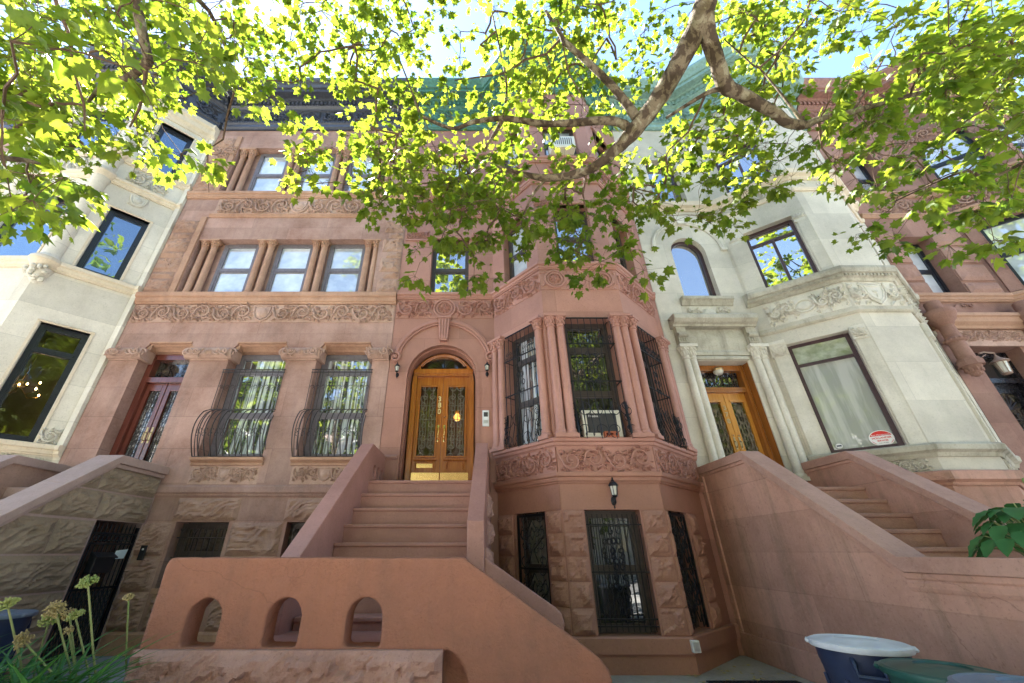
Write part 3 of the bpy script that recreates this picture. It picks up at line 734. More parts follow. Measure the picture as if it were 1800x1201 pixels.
f = MB(); f.box(X0+.04,X1-.03,-.02,.012,5.99,6.45); cartouche(f, X0+.06, X1-.06, 6.0, 6.44, .012, 31); f.build('carved_frieze', M['carve2'], H2)
belt(H2, PATH2, 9.83, 10.05, .10, M['brown2trim']); belt(H2, [(-6.98,YF),(-2.46,YF)], 9.15, 9.27, .05, M['brown2trim'])
f = MB(); f.box(-6.9,-2.5,-.02,.012,9.28,9.82); cartouche(f, -6.8, -2.6, 9.29, 9.79, .012, 71); f.build('carved_frieze', M['carve2'], H2)
for a0, a1 in ((-7.7,-7.0),(-2.4,-1.9)):
    f = MB(); scrollwork(f, a0, a1, 11.5, 11.92, .055, seed=9); f.build('carved_corner', M['carve2'], H2)
cornice(H2, [(X0+.06,YF),(X1-.02,YF)], M['cor_black'], seed=3)
# ------------------------------------------------------------------ number 380: rose-painted brownstone with an angled bay
A, B = -1.85, 4.05
P3 = [(A,YF),(.36,YF),(1.26,6.42),(2.80,6.42),(3.95,YF),(B,YF)]
FL, FF, FR = Fr(*P3[1],*P3[2]), Fr(*P3[2],*P3[3]), Fr(*P3[3],*P3[4])
H3 = house('brownstone_house', 'rose-painted brownstone numbered 380 with arched oak door and ironwork-screened angled bay', A, B)
body(H3, A, B, M['brown3'], M['asphalt'])
bay_roof(H3, P3[1:5], 14.3, M['asphalt'])
m = MB()
hole_door = arch_hole(-1.46, -.02, 2.35, 4.70)
wall_face(m, FLAT, rect(A,.36,GZ,12.8), [hole_door, rect(-1.13,-.22,6.75,8.40), rect(-1.13,-.22,10.05,11.6)], .34)
wall_face(m, FLAT, rect(3.95,B,GZ,12.8), [], .1)
wall_face(m, FL, rect(0,FL.L,GZ,12.8), [rect(.40,1.07,.52,2.06), rect(.34,1.14,3.13,5.43), rect(.38,1.08,6.75,8.42), rect(.38,1.08,10.05,11.55)], .26)
wall_face(m, FF, rect(0,FF.L,GZ,12.8), [rect(.34,1.17,.52,2.06), rect(.37,1.24,3.13,5.43), rect(.42,1.22,6.75,8.45), rect(.40,1.26,10.05,11.45)], .26)
wall_face(m, FR, rect(0,FR.L,GZ,12.8), [rect(.12,.82,.52,2.06), rect(.32,1.22,3.13,5.43), rect(.36,1.12,6.75,8.42), rect(.38,1.15,10.05,11.55)], .26)
m.build('wall', M['brown3'], H3)
# windows
for fr, a, b, z0, z1, gm in ((FLAT,-1.13,-.22,6.75,8.40,'g_sky'), (FLAT,-1.13,-.22,10.05,11.6,'g_blind'),
        (FL,.38,1.08,6.75,8.42,'g_blind'), (FF,.42,1.22,6.75,8.45,'g_sky'), (FR,.36,1.12,6.75,8.42,'g_dark'),
        (FL,.38,1.08,10.05,11.55,'g_blind'), (FF,.40,1.26,10.05,11.45,'g_blind'), (FR,.38,1.15,10.05,11.55,'g_blind')):
    window(H3, fr, a+.01, b-.01, z0+.01, z1-.01, .2, M['brownframe'], M[gm], rails=[(z0+z1)/2], st=.05)
for fr, a, b in ((FL,.34,1.14), (FF,.37,1.24), (FR,.32,1.22)):
    window(H3, fr, a+.01, b-.01, 3.14, 5.42, .22, M['brownframe'], M['g_dark' if fr is not FL else 'g_curt'], rails=[3.98, 4.86], st=.06)
for fr, a, b, gm in ((FL,.40,1.07,'g_shade'), (FF,.34,1.17,'g_dark'), (FR,.12,.82,'g_dark')):
    window(H3, fr, a+.01, b-.01, .53, 2.05, .2, M['brownframe'], M[gm], rails=[1.27], st=.06)
# clustered colonettes of the parlour bay
for fr, xs in ((FL,(.06,.24,1.28)), (FF,(.10,.27,1.33,1.47)), (FR,(.12,1.33,1.50))):
    for j, a in enumerate(xs):
        c = MB(fr); colonette(c, a, .045, 3.13, 5.45, .078, cap=.25, base=.16, j=j+(1 if fr is FF else 0)); c.build('colonette', M['carve3'], H3)
# belts and carved friezes
belt(H3, P3, 6.585, 6.746, .10, M['carve3'])
f = MB(FLAT); f.box(A+.01,.34,-.02,.012,6.10,6.58)
scrollwork(f, A+.05, -1.03, 6.12, 6.56, .012, seed=3); rosette(f, -.75, 6.345, .235, .012, .022); scrollwork(f, -.47, .34, 6.12, 6.56, .012, seed=5); f.flush('carved_frieze', M['carve3'], H3)
f.fr = FL; f.box(.02,FL.L,-.02,.012,6.10,6.58); scrollwork(f, .06, FL.L-.04, 6.12, 6.56, .012, seed=8); f.flush('carved_frieze', M['carve3'], H3)
f.fr = FF; f.box(0,FF.L,-.02,.012,6.10,6.58); rosette(f, .29, 6.345, .2, .012, .022); rosette(f, 1.25, 6.345, .2, .012, .022)
f.tube([(.77+.16*math.cos(t*PI/10),.02,6.345+.21*math.sin(t*PI/10)) for t in range(21)], .02, 5, False)
f.tube([(.77+.12*math.cos(t*PI/10),.02,6.345+.165*math.sin(t*PI/10)) for t in range(21)], .012, 5, False)
for s_ in (-1,1):
    for q in (-1,1):
        f.tube([(.77+s_*.48,.02,6.345+q*.2),(.77+s_*.26,.025,6.345+q*.1),(.77+s_*.2,.02,6.345-q*.2)], .016, 5)
        for k in range(5): petal(f, .77+s_*rnd.uniform(.2,.3), 6.345+q*rnd.uniform(.08,.2), rnd.uniform(0,6.3), .1, .045, .012, .03)
        for k in range(3): petal(f, .77+s_*.72, 6.345+q*rnd.uniform(.08,.2), rnd.uniform(0,6.3), .09, .04, .012, .03)
f.flush('carved_frieze', M['carve3'], H3)
f.fr = FR; f.box(0,FR.L-.02,-.02,.012,6.10,6.58); scrollwork(f, .04, FR.L-.06, 6.12, 6.56, .012, seed=14)
f.build('carved_frieze', M['carve3'], H3)
belt(H3, P3[1:], 2.99, 3.13, .11, M['carve3'], 'bay_sill')
belt(H3, P3[1:], 2.44, 2.60, .10, M['base3'], 'bay_moulding')
f = MB(FL)
for fr, sd in ((FL,41),(FF,42),(FR,43)):
    f.fr = fr; f.box(0,fr.L,-.02,.03,2.60,2.99); scrollwork(f, .03, fr.L-.03, 2.62, 2.97, .03, seed=sd, r=.02); f.flush('carved_frieze', M['carve3'], H3)
belt(H3, P3, 9.87, 10.05, .09, M['carve3']); belt(H3, P3, 9.13, 9.27, .08, M['carve3'])
for fr, a0, a1 in ((FF,.4,1.2),(FL,.3,1.2),(FR,.35,1.3),(FLAT,-1.5,.2)):
    f = MB(fr); scrollwork(f, a0, a1, 9.4, 9.82, .004, seed=21); f.build('carved_frieze', M['carve3'], H3)
f = MB(FLAT); 
for a0, a1 in ((-1.8,-1.22),(-.14,.32)):
    f.fr = FLAT; scrollwork(f, a0, a1, 8.4, 8.66, .006, seed=31); f.box(a0,a1,-.01,.03,8.36,8.4)
    f.flush('carved_band', M['carve3'], H3); scrollwork(f, a0, a1, 11.4, 11.66, .006, seed=33); f.flush('carved_band', M['carve3'], H3)
f.fr = FF
for a0, a1 in ((.02,.36),(1.28,1.52)): scrollwork(f, a0, a1, 11.3, 11.6, .006, seed=34); f.flush('carved_band', M['carve3'], H3); scrollwork(f, a0, a1, 8.4, 8.62, .006, seed=35); f.flush('carved_band', M['carve3'], H3)
f.fr = FR; scrollwork(f, 1.18, 1.5, 8.3, 8.6, .006, seed=36)
f.flush('carved_band', M['carve3'], H3)
m = MB(FLAT)
for fr, a, b, z in ((FLAT,-1.13,-.22,8.40),(FL,.38,1.08,8.42),(FF,.42,1.22,8.45),(FR,.36,1.12,8.42),(FL,.38,1.08,11.55),(FF,.40,1.26,11.45),(FR,.38,1.15,11.55)):
    m.fr = fr; m.prof([(-.1,z+.0),(.05,z+.0),(.06,z+.05),(.03,z+.07),(-.1,z+.075)], a-.06, b+.06); m.flush('window_hood', M['carve3'], H3)
# base of the bay
m = MB(FL); sd = 200
for fr, cols in ((FL,((.0,.36),(1.1,1.395))), (FF,((.012,.32),(1.2,1.525))), (FR,((.012,.1),(.87,1.2)))):
    m.fr = fr
    for a0, a1 in cols:
        z = .53
        for k in range(5):
            m.rock(a0, a1, z, z+.295, .012, .068, sd, .03, base=-.03); z += .307; sd += 1
        m.flush('rock_faced_pier', M['brown3r'], H3)
m = MB(FL)
for fr in (FL,FF,FR): m.fr = fr; m.box(.003,fr.L-.003,-.02,.008,2.065,2.44); m.flush('base_lintel', M['base3'], H3)
m = MB(WORLD); mold(m, P3[1:], [(-.05,.335),(.055,.335),(.055,.50),(.04,.515),(-.05,.518)]); mold(m, P3[1:], [(-.05,GZ),(.02,GZ),(.02,.335),(-.05,.335)]); m.build('base_course', M['base3'], H3)
cornice(H3, [(A+.02,YF)]+P3[1:5]+[(B-.02,YF)], M['cor_green'], seed=40)
# bay grilles with curled feet
def bay_grille(fr, a0, a1, z0, z1, seed):
    g = MB(fr); n = 7
    def bar(a):
        pts = [(a,.035,z1),(a,.035,z0+.62)]
        for k in range(1,12):
            t = k/11; pts.append((a, .035+.13*(t**1.5) if t < .8 else .035+.13*(.8**1.5)+.02*math.sin((t-.8)*8)-.5*(t-.8)**2, z0+.62-.60*t+(.0 if t < .9 else .0)))
        e = pts[-1]; pts += [(a, e[1]-.03, e[2]-.012), (a, e[1]-.055, e[2]+.012), (a, e[1]-.045, e[2]+.04)]
        return pts
    for k in range(n+1): g.tube(bar(a0+(a1-a0)*k/n), .0075, 5)
    for e in (a0, a1):
        for f_ in (.35, .7):
            g.tube([(x, -.0+(d)*f_, z) for x, d, z in bar(e)[1:12]], .0075, 5)
        g.tube([(e,-.05,z0+.05),(e,.10,z0+.03)], .008, 4)
        for q in (0, 1): iron_scroll(g, e, .08, z0+.22+.2*q, .17, .007, 1)
    for z, d in ((z1,.035),(z1-.55,.035),(z0+.98,.035)):
        g.box(a0-.02,a1+.02,d-.008,d+.008,z-.011,z+.011)
        for e in (a0,a1): g.box(e-.008,e+.008,-.2,d,z-.008,z+.008)
    for k in range(n):
        a = a0+(a1-a0)*(k+.5)/n
        iron_scroll(g, a, .035, z1-.46, .1, .006, 1 if k % 2 else -1)
        if k % 2 == 0: iron_scroll(g, a+(a1-a0)/n*.5, .11, z0+.27, .34, .0065, 1 if k % 4 else -1)
    c = (a0+a1)/2
    for s_ in (-1,1):
        for q in range(3): iron_scroll(g, c+s_*.06, .04, z1-.85-.17*q, .16, .007, s_ if q % 2 else -s_)
    g.build('window_grille', M['iron'], H3)
bay_grille(FL,.34,1.14,3.15,5.42,1); bay_grille(FF,.38,1.23,3.15,5.42,2); bay_grille(FR,.33,1.21,3.15,5.42,3)
# basement grilles: straight bars with a scrolled middle; wrought doors at the sides
g = MB(FF)
for k in range(11):
    a = .38+.75*k/10; g.tube([(a,-.03,.56),(a,-.03,2.0)], .0075, 5)
for z in (.62,.70,1.25,1.86): g.box(.34,1.17,-.038,-.022,z-.009,z+.009)
for s_ in (-1,1):
    for q in range(5): iron_scroll(g, .755+s_*.055, -.02, .86+.13*q, .13, .0065, s_ if q % 2 else -s_)
    for q in range(3): iron_scroll(g, .755+s_*.05, -.02, 1.45+.13*q, .13, .0065, s_ if q % 2 else -s_)
g.build('basement_grille', M['iron'], H3)
for fr, a0, a1 in ((FL,.42,1.05),(FR,.14,.80)):
    g = MB(fr); c = (a0+a1)/2
    g.box(a0,a0+.03,-.06,-.03,.54,2.04); g.box(a1-.03,a1,-.06,-.03,.54,2.04); g.box(a0+.03,a1-.03,-.058,-.032,2.0,2.04); g.box(a0+.03,a1-.03,-.058,-.032,1.26,1.29)
    for zc in (1.65,.92):
        for s_ in (-1,1):
            g.tube([(c,-.045,zc+.3),(c+s_*.12,-.045,zc+.12),(c+s_*.22,-.045,zc+.22),(c+s_*.25,-.045,zc+.08),(c+s_*.12,-.045,zc-.04),(c+s_*.02,-.045,zc-.12),(c+s_*.1,-.045,zc-.3)], .01, 5)
            for dz in (.22,-.16): iron_scroll(g, c+s_*.18, -.045, zc+dz, .22, .0095, s_)
            iron_scroll(g, c+s_*.08, -.045, zc+.02, .2, .009, -s_)
            g.tube([(c+s_*.0,-.045,zc+.02),(c+s_*.05,-.045,zc+.1),(c,-.045,zc+.2)], .008, 5)
    g.build('basement_grille', M['iron'], H3)
# arched entrance: label moulding with stops, keystone, fascia
cx_, cz_ = -.74, 4.95
m = MB()
arc = [(cx_-1.02*math.cos(R(14)+R(152)*k/26), cz_+1.04*math.sin(R(14)+R(152)*k/26)) for k in range(27)]
for rr, r, dd in ((0,.032,.035),(-.055,.022,.025),(.045,.02,.02)):
    m.tube([(cx_+(x-cx_)*(1+rr), dd, cz_+(z-cz_)*(1+rr)) for x, z in arc], r, 7)
ring = [(cx_+(x-cx_)*1.06, cz_+(z-cz_)*1.06) for x, z in arc]+[(cx_+(x-cx_)*.93, cz_+(z-cz_)*.93) for x, z in arc[::-1]]
m.prism(ring, -.01, .02)
m.build('arch_moulding', M['carve3'], H3)
k = MB(); k.prism([(-.82,5.5),(-.66,5.5),(-.60,6.09),(-.88,6.09)], -.01, .09)
for q in range(4):
    x = -.82+.05*q; k.tube([(x+.01*(1),.09,5.53),(x*1.0+(x+.74)*.35+.01,.105,6.02)], .018, 6)
k.box(-.895,-.585,-.01,.115,6.05,6.10); k.build('keystone', M['carve3'], H3)
for x, s_ in ((-1.74,-1),(.27,1)):
    k = MB(); spiral(k, x, 5.12, .11, .01, PI/2, s_, 1.4, .026)
    for q in range(8): petal(k, x+rnd.uniform(-.06,.06), 5.06+rnd.uniform(-.12,.1), rnd.uniform(0,6.3), .12, .05, .01, .045)
    k.build('carved_stop', M['carve3'], H3)
m = MB(); inn = arch_pts(-1.46,-.02,4.70); oo = [(cx_+(x-cx_)*1.075, z if z < 4.71 else 4.7+(z-4.7)*1.075) for x, z in inn]
pl = [(-1.46,2.6)]+inn+[(-.02,2.6),(.034,2.6)]+oo[::-1]+[(-1.514,2.6)]
m.prism(pl, -.01, .018)
inn2 = [(cx_+(x-cx_)*.955, z if z < 4.71 else 4.7+(z-4.7)*.955) for x, z in inn]
m.prism([(-1.4276,2.6)]+inn2+[(-.0524,2.6),(-.0205,2.6)]+[(cx_+(x-cx_)*.9995, z) for x, z in inn][::-1]+[(-1.4595,2.6)], -.33, -.11)
m.build('door_architrave', M['brown3'], H3)
m = MB(); m.box(-1.84,-1.5,-.02,.035,2.6,3.02); m.prof([(-.02,3.02),(.05,3.02),(.06,3.06),(.02,3.10),(-.02,3.10)],-1.85,-1.5); m.flush('pier_base', M['brown3'], H3); m.box(.04,.35,-.02,.03,2.6,2.95); m.build('pier_base', M['brown3'], H3)
# oak double door under a lunette
DD = -.36
x0, x1, zs = -1.395, -.085, 4.70
m = MB()
arc_i = arch_pts(x0,x1,zs); arc_g = arch_pts(x0+.16,x1-.16,5.02, 16, .27)
m.prism([(x0,2.6)]+arc_i+[(x1,2.6),(x1-.10,2.6),(x1-.10,4.84),(x0+.10,4.84),(x0+.10,2.6)], DD-.1, DD+.06, holes=[[(x1-.16,5.0)]+arc_g[::-1]+[(x0+.16,5.0)]])
m.box(x0+.02,x1-.02,DD-.02,DD+.11,4.87,4.97); m.box(x0+.02,x1-.02,DD-.02,DD+.085,4.83,4.872)
for rr in (.93,.85): m.tube([(cx_+(x-cx_)*rr,DD+.065,(4.98+(z-4.98)*rr)) for x, z in arc_i if z > 4.98], .016, 6)
df = m.build('door_frame', M['oak'], H3, .004)
g = MB(); g.box(x0+.1,x1-.1,DD-.05,DD-.03,4.95,5.36); g.build('lunette_pane', M['g_clear'], df)
g = MB()
for k in range(9):
    an = PI*(k+.5)/9; g.tube([(cx_,DD-.02,5.02),(cx_+.5*math.cos(an),DD-.02,5.02+.26*math.sin(an))], .005, 4)
g.build('lunette_bars', M['iron_br'], df)
for s_, a, b in ((-1,x0+.10,-.7425),(1,-.7375,x1-.10)):
    d = MB()
    st = .085; cen = .115
    l, r_ = (a+st, b-cen) if s_ < 0 else (a+cen, b-st)
    for p, q, z0, z1 in ((a,l,2.62,4.83),(r_,b,2.62,4.83),(l,r_,4.6,4.83),(l,r_,2.62,3.16)): d.box(p,q,DD-.09,DD-.01,z0,z1)
    for (p, q, z0, z1) in ((l-.03,l,3.13,4.63),(r_,r_+.03,3.13,4.63),(l,r_,4.6,4.63),(l,r_,3.13,3.16)): d.box(p,q,DD-.05,DD+.024,z0,z1)
    d.prof([(DD-.05,3.06),(DD+.015,3.06),(DD+.04,3.085),(DD+.04,3.10),(DD-.05,3.11)], l-.05, r_+.05)
    pts = [(l-.03,3.05),(r_+.03,3.05),(r_+.045,2.98),(r_+.035,2.90),(r_+.0,2.86),(l,2.86),(l-.035,2.90),(l-.045,2.98)]
    d.prism(pts, DD-.05, DD+.004)
    for q in range(12): d.ball(l-.02+(r_-l+.04)*(q+.5)/12, DD+.012, 3.05, .014, .01, .014, 6, 4)
    for q, e in ((l-.01,-1),(r_+.01,1)):
        for k in range(4): petal(d, q, 2.90+.03*k, PI/2+e*.9, .07, .03, DD+.004, .02)
    dd = d.build('door', M['oak'], H3, .004)
    p = MB(); p.box(l,r_,DD-.07,DD-.05,3.16,4.6); p.build('door_pane', M['g_clear'], dd)
    g = MB(); c = (l+r_)/2; w = r_-l
    for k in range(6): g.tube([(l+w*(k+.5)/6,DD-.03,3.35),(l+w*(k+.5)/6,DD-.03,4.35)], .007, 4)
    for q in (-1,1):
        for z, hh in ((3.26,.17),(3.42,.15),(4.3,.16),(4.47,.2),(4.05,.14),(3.7,.14)): iron_scroll(g, c+q*w*.25, DD-.025, z, hh*1.15, .009, q)
    for z in (3.5,3.9,4.2): g.tube([(l,DD-.03,z),(r_,DD-.03,z)], .007, 4)
    g.build('door_grille', M['iron_lt'], dd)
    hx = b-cen*.5 if s_ < 0 else a+cen*.5
    h = MB(); h.prism([(hx+.022*math.cos(t*PI/6),3.74+.04*math.sin(t*PI/6)) for t in range(12)], DD-.012, DD+.004)
    h.tube([(hx,DD,3.72),(hx,DD+.045,3.70),(hx+.01,DD+.05,3.62),(hx,DD+.04,3.56),(hx,DD,3.54)], .011, 7); h.ball(hx,DD+.015,3.53,.016,.016,.02)
    h.lathe(hx,DD+.005,[(.018,3.43),(.022,3.45),(.018,3.475)],10); h.prism([(hx+.016*math.cos(t*PI/6),3.455+.02*math.sin(t*PI/6)) for t in range(12)], DD-.012, DD+.012)
    h.build('door_handle', M['brass'], dd)
    k = MB(); k.box(a+.01,b-.004,DD-.012,DD+.0,2.625,2.845); k.build('kick_plate', M['brass'], dd)
    if s_ < 0:
        k = MB(); k.box(l+.02,r_-.02,DD+.002,DD+.014,2.93,3.01); k.box(l+.035,r_-.035,DD+.014,DD+.018,2.945,2.995); k.build('letter_slot', M['brass'], dd)
    else:
        k = MB(); k.lathe(hx,DD,[(.0,3.93),(.018,3.94),(.0,3.96)],8); k.build('lock', M['brassd'], dd)
    if s_ < 0: LEFT_LEAF = dd; NUM_X = hx
def text_part(name, s, size, mat, parent, fr, a, d, z, ext=.004, bold=.0):
    """raised lettering facing the street, upright on face fr"""
    cu = bpy.data.curves.new(name, 'FONT'); cu.body = s; cu.size = size; cu.extrude = ext; cu.offset = bold; cu.align_x = 'CENTER'; cu.align_y = 'CENTER'
    o = bpy.data.objects.new('tmp', cu); COL.objects.link(o)
    bpy.context.view_layer.update()
    me = bpy.data.meshes.new_from_object(o.evaluated_get(bpy.context.evaluated_depsgraph_get()))
    bpy.data.objects.remove(o)
    off = Vector(root_loc(parent))
    for v in me.vertices:
        x, y, q = v.co; p = fr.w(a+x, d+q, z+y); v.co = Vector(p)-off
    me.materials.clear(); me.materials.append(mat)
    o = bpy.data.objects.new(name, me); COL.objects.link(o); o.parent = parent
    return o
for i, ch in enumerate('380'): text_part('house_number', ch, .15, M['goldletter'], LEFT_LEAF, FLAT, NUM_X, DD-.002, 4.33-.135*i, bold=.004)
# ------------------------------------------------------------------ number 378: pale limestone with a bay on its right
A, B = 4.06, 9.95
P4 = [(A,YF),(6.15,YF),(7.43,6.5),(8.45,6.5),(9.85,YF),(B,YF)]
GL, GF, GR = Fr(*P4[1],*P4[2]), Fr(*P4[2],*P4[3]), Fr(*P4[3],*P4[4])
H4 = house('limestone_house', 'pale grey limestone house numbered 378 with honey oak doors and shield-carved bay', A, B)
body(H4, A, B, M['cream4'], M['asphalt'])
bay_roof(H4, P4[1:5], 14.3, M['asphalt'])
m = MB()
wall_face(m, FLAT, rect(A,6.15,2.6,12.8), [rect(4.62,5.68,2.61,5.05), arch_hole(4.76,5.60,6.62,8.0,.46), rect(4.75,5.6,9.75,11.4)], .34)
wall_face(m, FLAT, rect(9.85,B,2.6,12.8), [], .1)
wall_face(m, GL, rect(0,GL.L,2.6,12.8), [rect(.36,1.36,3.08,5.32), rect(.42,1.38,6.70,8.36), rect(.45,1.42,9.68,11.2)], .24)
wall_face(m, GF, rect(0,GF.L,2.6,12.8), [], .2)
wall_face(m, GR, rect(0,GR.L,2.6,12.8), [rect(.36,1.36,3.08,5.32), rect(.42,1.38,6.70,8.36), rect(.45,1.42,9.68,11.2)], .24)
m.build('wall', M['cream4'], H4)
m = MB()
wall_face(m, FLAT, rect(A,6.15,GZ,2.6), [], .2); wall_face(m, FLAT, rect(9.85,B,GZ,2.6), [], .2)
for fr in (GL,GF,GR): wall_face(m, fr, rect(0,fr.L,GZ,2.6), [], .2)
m.build('painted_base', M['stoop4'], H4)
m = MB(WORLD); mold(m, P4[1:], [(-.05,2.42),(.03,2.42),(.05,2.46),(.12,2.50),(.12,2.62),(.10,2.64),(-.05,2.64)]); m.build('base_moulding', M['stoop4'], H4)
for fr in (GL,GR):
    window(H4, fr, .37,1.35,3.09,5.31, .16, M['plumframe'], M['g_lace'], rails=[4.86], st=.06, sash=False)
    window(H4, fr, .43,1.37,6.71,8.35, .16, M['plumframe'], M['g_tree'], rails=[8.0], mull=[(.90,6.72,7.99)], st=.055, sash=False)
    window(H4, fr, .46,1.41,9.69,11.19, .16, M['plumframe'], M['g_sky'], rails=[10.9], mull=[(.935,9.7,10.89)], st=.055, sash=False)
t = MB(GL); t.box(.43,1.29,-.165,-.155,4.89,5.26); 
t.build('transom_pane', M['g_lace2'], H4)
window(H4, FLAT, 4.77,5.59,9.76,11.39,.2,M['plumframe'],M['g_sky'],rails=[10.6],st=.05,sash=False)
# arched window and its hood
w = MB(); ai = arch_pts(4.76,5.60,8.0,16,.46); ao = arch_pts(4.83,5.53,8.0,16,.40)
w.prism([(4.76,6.62)]+ai+[(5.60,6.62),(5.53,6.68)]+ao[::-1]+[(4.83,6.68)], -.24, -.14); w.box(4.84,5.52,-.235,-.15,6.62,6.68)
w = w.build('window', M['plumframe'], H4)
g = MB(); g.prism([(4.80,6.65)]+arch_pts(4.80,5.56,8.0,16,.43)+[(5.56,6.65)], -.21, -.19); g.build('pane', M['g_sky'], w)
m = MB(); arc = [(5.2-.86*math.cos(PI*k/24), 8.12+.84*math.sin(PI*k/24)) for k in range(25)]
for q, r in ((1,.035),(.94,.025)): m.tube([(5.2+(x-5.2)*q,.015,8.12+(z-8.12)*q) for x, z in arc], r, 6)
for x in (4.34,6.06): m.box(x-.07,x+.07,-.02,.06,8.04,8.12)
m.prism([(5.1,8.88),(5.3,8.88),(5.34,9.1),(5.06,9.1)], -.01, .08); m.build('arch_hood', M['carve4'], H4)
m = MB(); m.prof([(-.2,6.42),(.03,6.42),(.06,6.47),(.10,6.52),(.14,6.54),(.14,6.61),(-.2,6.62)], 4.62, 5.78); m.build('window_sill', M['trim4'], H4)
m = MB(); m.box(4.72,5.66,-.02,.008,6.06,6.41); m.ball(5.19,.01,6.2,.17,.05,.15,12,6); scrollwork(m, 4.74,5.0,6.08,6.40,.008,seed=4); scrollwork(m, 5.38,5.66,6.08,6.40,.008,seed=6); m.build('carved_panel', M['carve4'], H4)
# door hood on brackets
m = MB(); pr = [(-.05,5.80),(.16,5.80),(.17,5.84),(.24,5.87),(.30,5.93),(.30,6.02),(.28,6.05),(-.05,6.06)]
mold(m, [(4.22,YF-.0),(6.02,YF-.0)], [(.0,5.80)]+pr[1:]+[(0,6.06)])
for x in (4.38,5.88):
    m.box(x-.1,x+.1,-.02,.13,5.42,5.80); m.prof([(-.02,5.36),(.06,5.36),(.12,5.42),(.13,5.46),(-.02,5.46)], x-.085,x+.085)
    m.tube([(x-.1,.14,5.60),(x+.1,.14,5.60)], .05, 8)
    for q in range(3): m.tube([(x-.05+.05*q,.135,5.45),(x-.05+.05*q,.135,5.55)], .012, 5)
m.build('door_hood', M['trim4'], H4)
m = MB(); m.prof([(-.02,5.16),(.05,5.16),(.06,5.22),(.03,5.28),(.05,5.4),(.06,5.6),(.04,5.79),(-.02,5.79)], 4.5, 5.76); m.prof([(-.04,5.06),(.05,5.06),(.06,5.1),(.03,5.15),(-.04,5.15)], 4.6, 5.7)
m.build('door_pediment_block', M['trim4'], H4)
for x in (4.36,4.50,5.84,5.99):
    c = MB(); colonette(c, x, .06, 2.62, 5.37, .075, cap=.32, base=.2, j=1 if x in (4.5,5.99) else 0); c.build('colonette', M['carve4'], H4)
c = MB(GL); c.box(.09,.33,-.02,.05,3.0,5.08); c.prof([(-.02,5.08),(.06,5.08),(.09,5.16),(.10,5.3),(.12,5.34),(.12,5.4),(-.02,5.4)], .06,.35)
scrollwork(c, .09,.33,5.1,5.33,.085,seed=12); c.flush('bay_pilaster', M['carve4'], H4); c.box(1.39,1.6,-.02,.03,3.0,5.1); c.box(1.37,1.6,-.02,.05,5.08,5.36); scrollwork(c, 1.39,1.58,5.12,5.33,.05,seed=13)
c.build('bay_pilaster', M['carve4'], H4)
c = MB(GR); c.box(.09,.33,-.02,.05,3.0,5.08); c.box(.07,.35,-.02,.09,5.08,5.38); c.flush('bay_pilaster', M['carve4'], H4); c.box(1.4,1.62,-.02,.04,3.,5.38); c.build('bay_pilaster', M['carve4'], H4)
# honey oak doors
DD = -.32; x0, x1 = 4.63, 5.67
m = MB(); m.box(x0,x0+.07,DD-.1,DD+.12,2.62,5.04); m.box(x1-.07,x1,DD-.1,DD+.12,2.62,5.04); m.box(x0+.07,x1-.07,DD-.1,DD+.1,4.92,5.04); m.box(x0+.07,x1-.07,DD-.1,DD+.10,4.44,4.54)
m.box(x1-.001,x1+.008,DD+.12,-.02,2.63,5.03); m.box(x0-.008,x0+.001,DD+.12,-.02,2.63,5.03)
for k in range(26): m.ball(x0+.09+.035*k,DD+.105,4.49,.012,.01,.012,5,4)
df = m.build('door_frame', M['oakdk'], H4, .004)
g = MB(); g.box(x0+.1,x1-.1,DD-.05,DD-.03,4.54,4.92); g.build('transom_pane', M['g_lead'], df)
g = MB(); c = (x0+x1)/2
for s_ in (-1,1):
    for q in range(3): iron_scroll(g, c+s_*(.1+.12*q), DD-.02, 4.73, .26, .008, s_ if q % 2 else -s_)
    g.tube([(c,DD-.02,4.56),(c+s_*.1,DD-.02,4.75),(c+s_*.05,DD-.02,4.9)], .008, 4)
g.build('transom_grille', M['iron_br'], df)
for s_, a, b in ((-1,x0+.07,c-.003),(1,c+.003,x1-.07)):
    d = MB(); l, r_ = (a+.07,b-.11) if s_ < 0 else (a+.11,b-.07)
    for p, q, z0, z1 in ((a,l,2.62,4.44),(r_,b,2.62,4.44),(l,r_,4.26,4.44),(l,r_,2.62,3.0)): d.box(p,q,DD-.09,DD,z0,z1)
    d.prof([(DD-.05,4.25),(DD+.02,4.25),(DD+.03,4.29),(DD-.05,4.30)], l-.03,r_+.03)
    dd = d.build('door', M['oak4'], H4, .004)
    p = MB(); p.box(l,r_,DD-.07,DD-.05,3.0,4.26); p.build('door_pane', M['g_clear'], dd)
    g = MB(); cc = (l+r_)/2; w = r_-l
    for k in range(5): g.tube([(l+w*(k+.5)/5,DD-.03,3.0),(l+w*(k+.5)/5,DD-.03,4.0)], .005, 4)
    for k in range(7):
        an = PI*(k+.5)/7; g.tube([(cc,DD-.03,4.0),(cc+.1*math.cos(an),DD-.03,4.1+.12*math.sin(an))], .007, 4)
    for q in (-1,1):
        for z in (3.15,3.4,3.65,3.9): iron_scroll(g, cc+q*w*.22, DD-.025, z, .18, .009, q)
    g.build('door_grille', M['iron_lt'], dd)
    hx = b-.05 if s_ < 0 else a+.05
    h = MB(); h.box(hx-.016,hx+.016,DD,DD+.01,3.28,3.52); h.tube([(hx,DD,3.44),(hx,DD+.05,3.42),(hx,DD+.045,3.33),(hx,DD,3.31)], .01, 6); h.ball(hx,DD+.02,3.55,.015,.015,.015); h.build('door_handle', M['brassd'], dd)
    if s_ < 0:
        for i, ch in enumerate('378'): text_part('house_number', ch, .13, M['brassd'], dd, FLAT, hx, DD+.006, 4.12-.14*i, bold=.003)
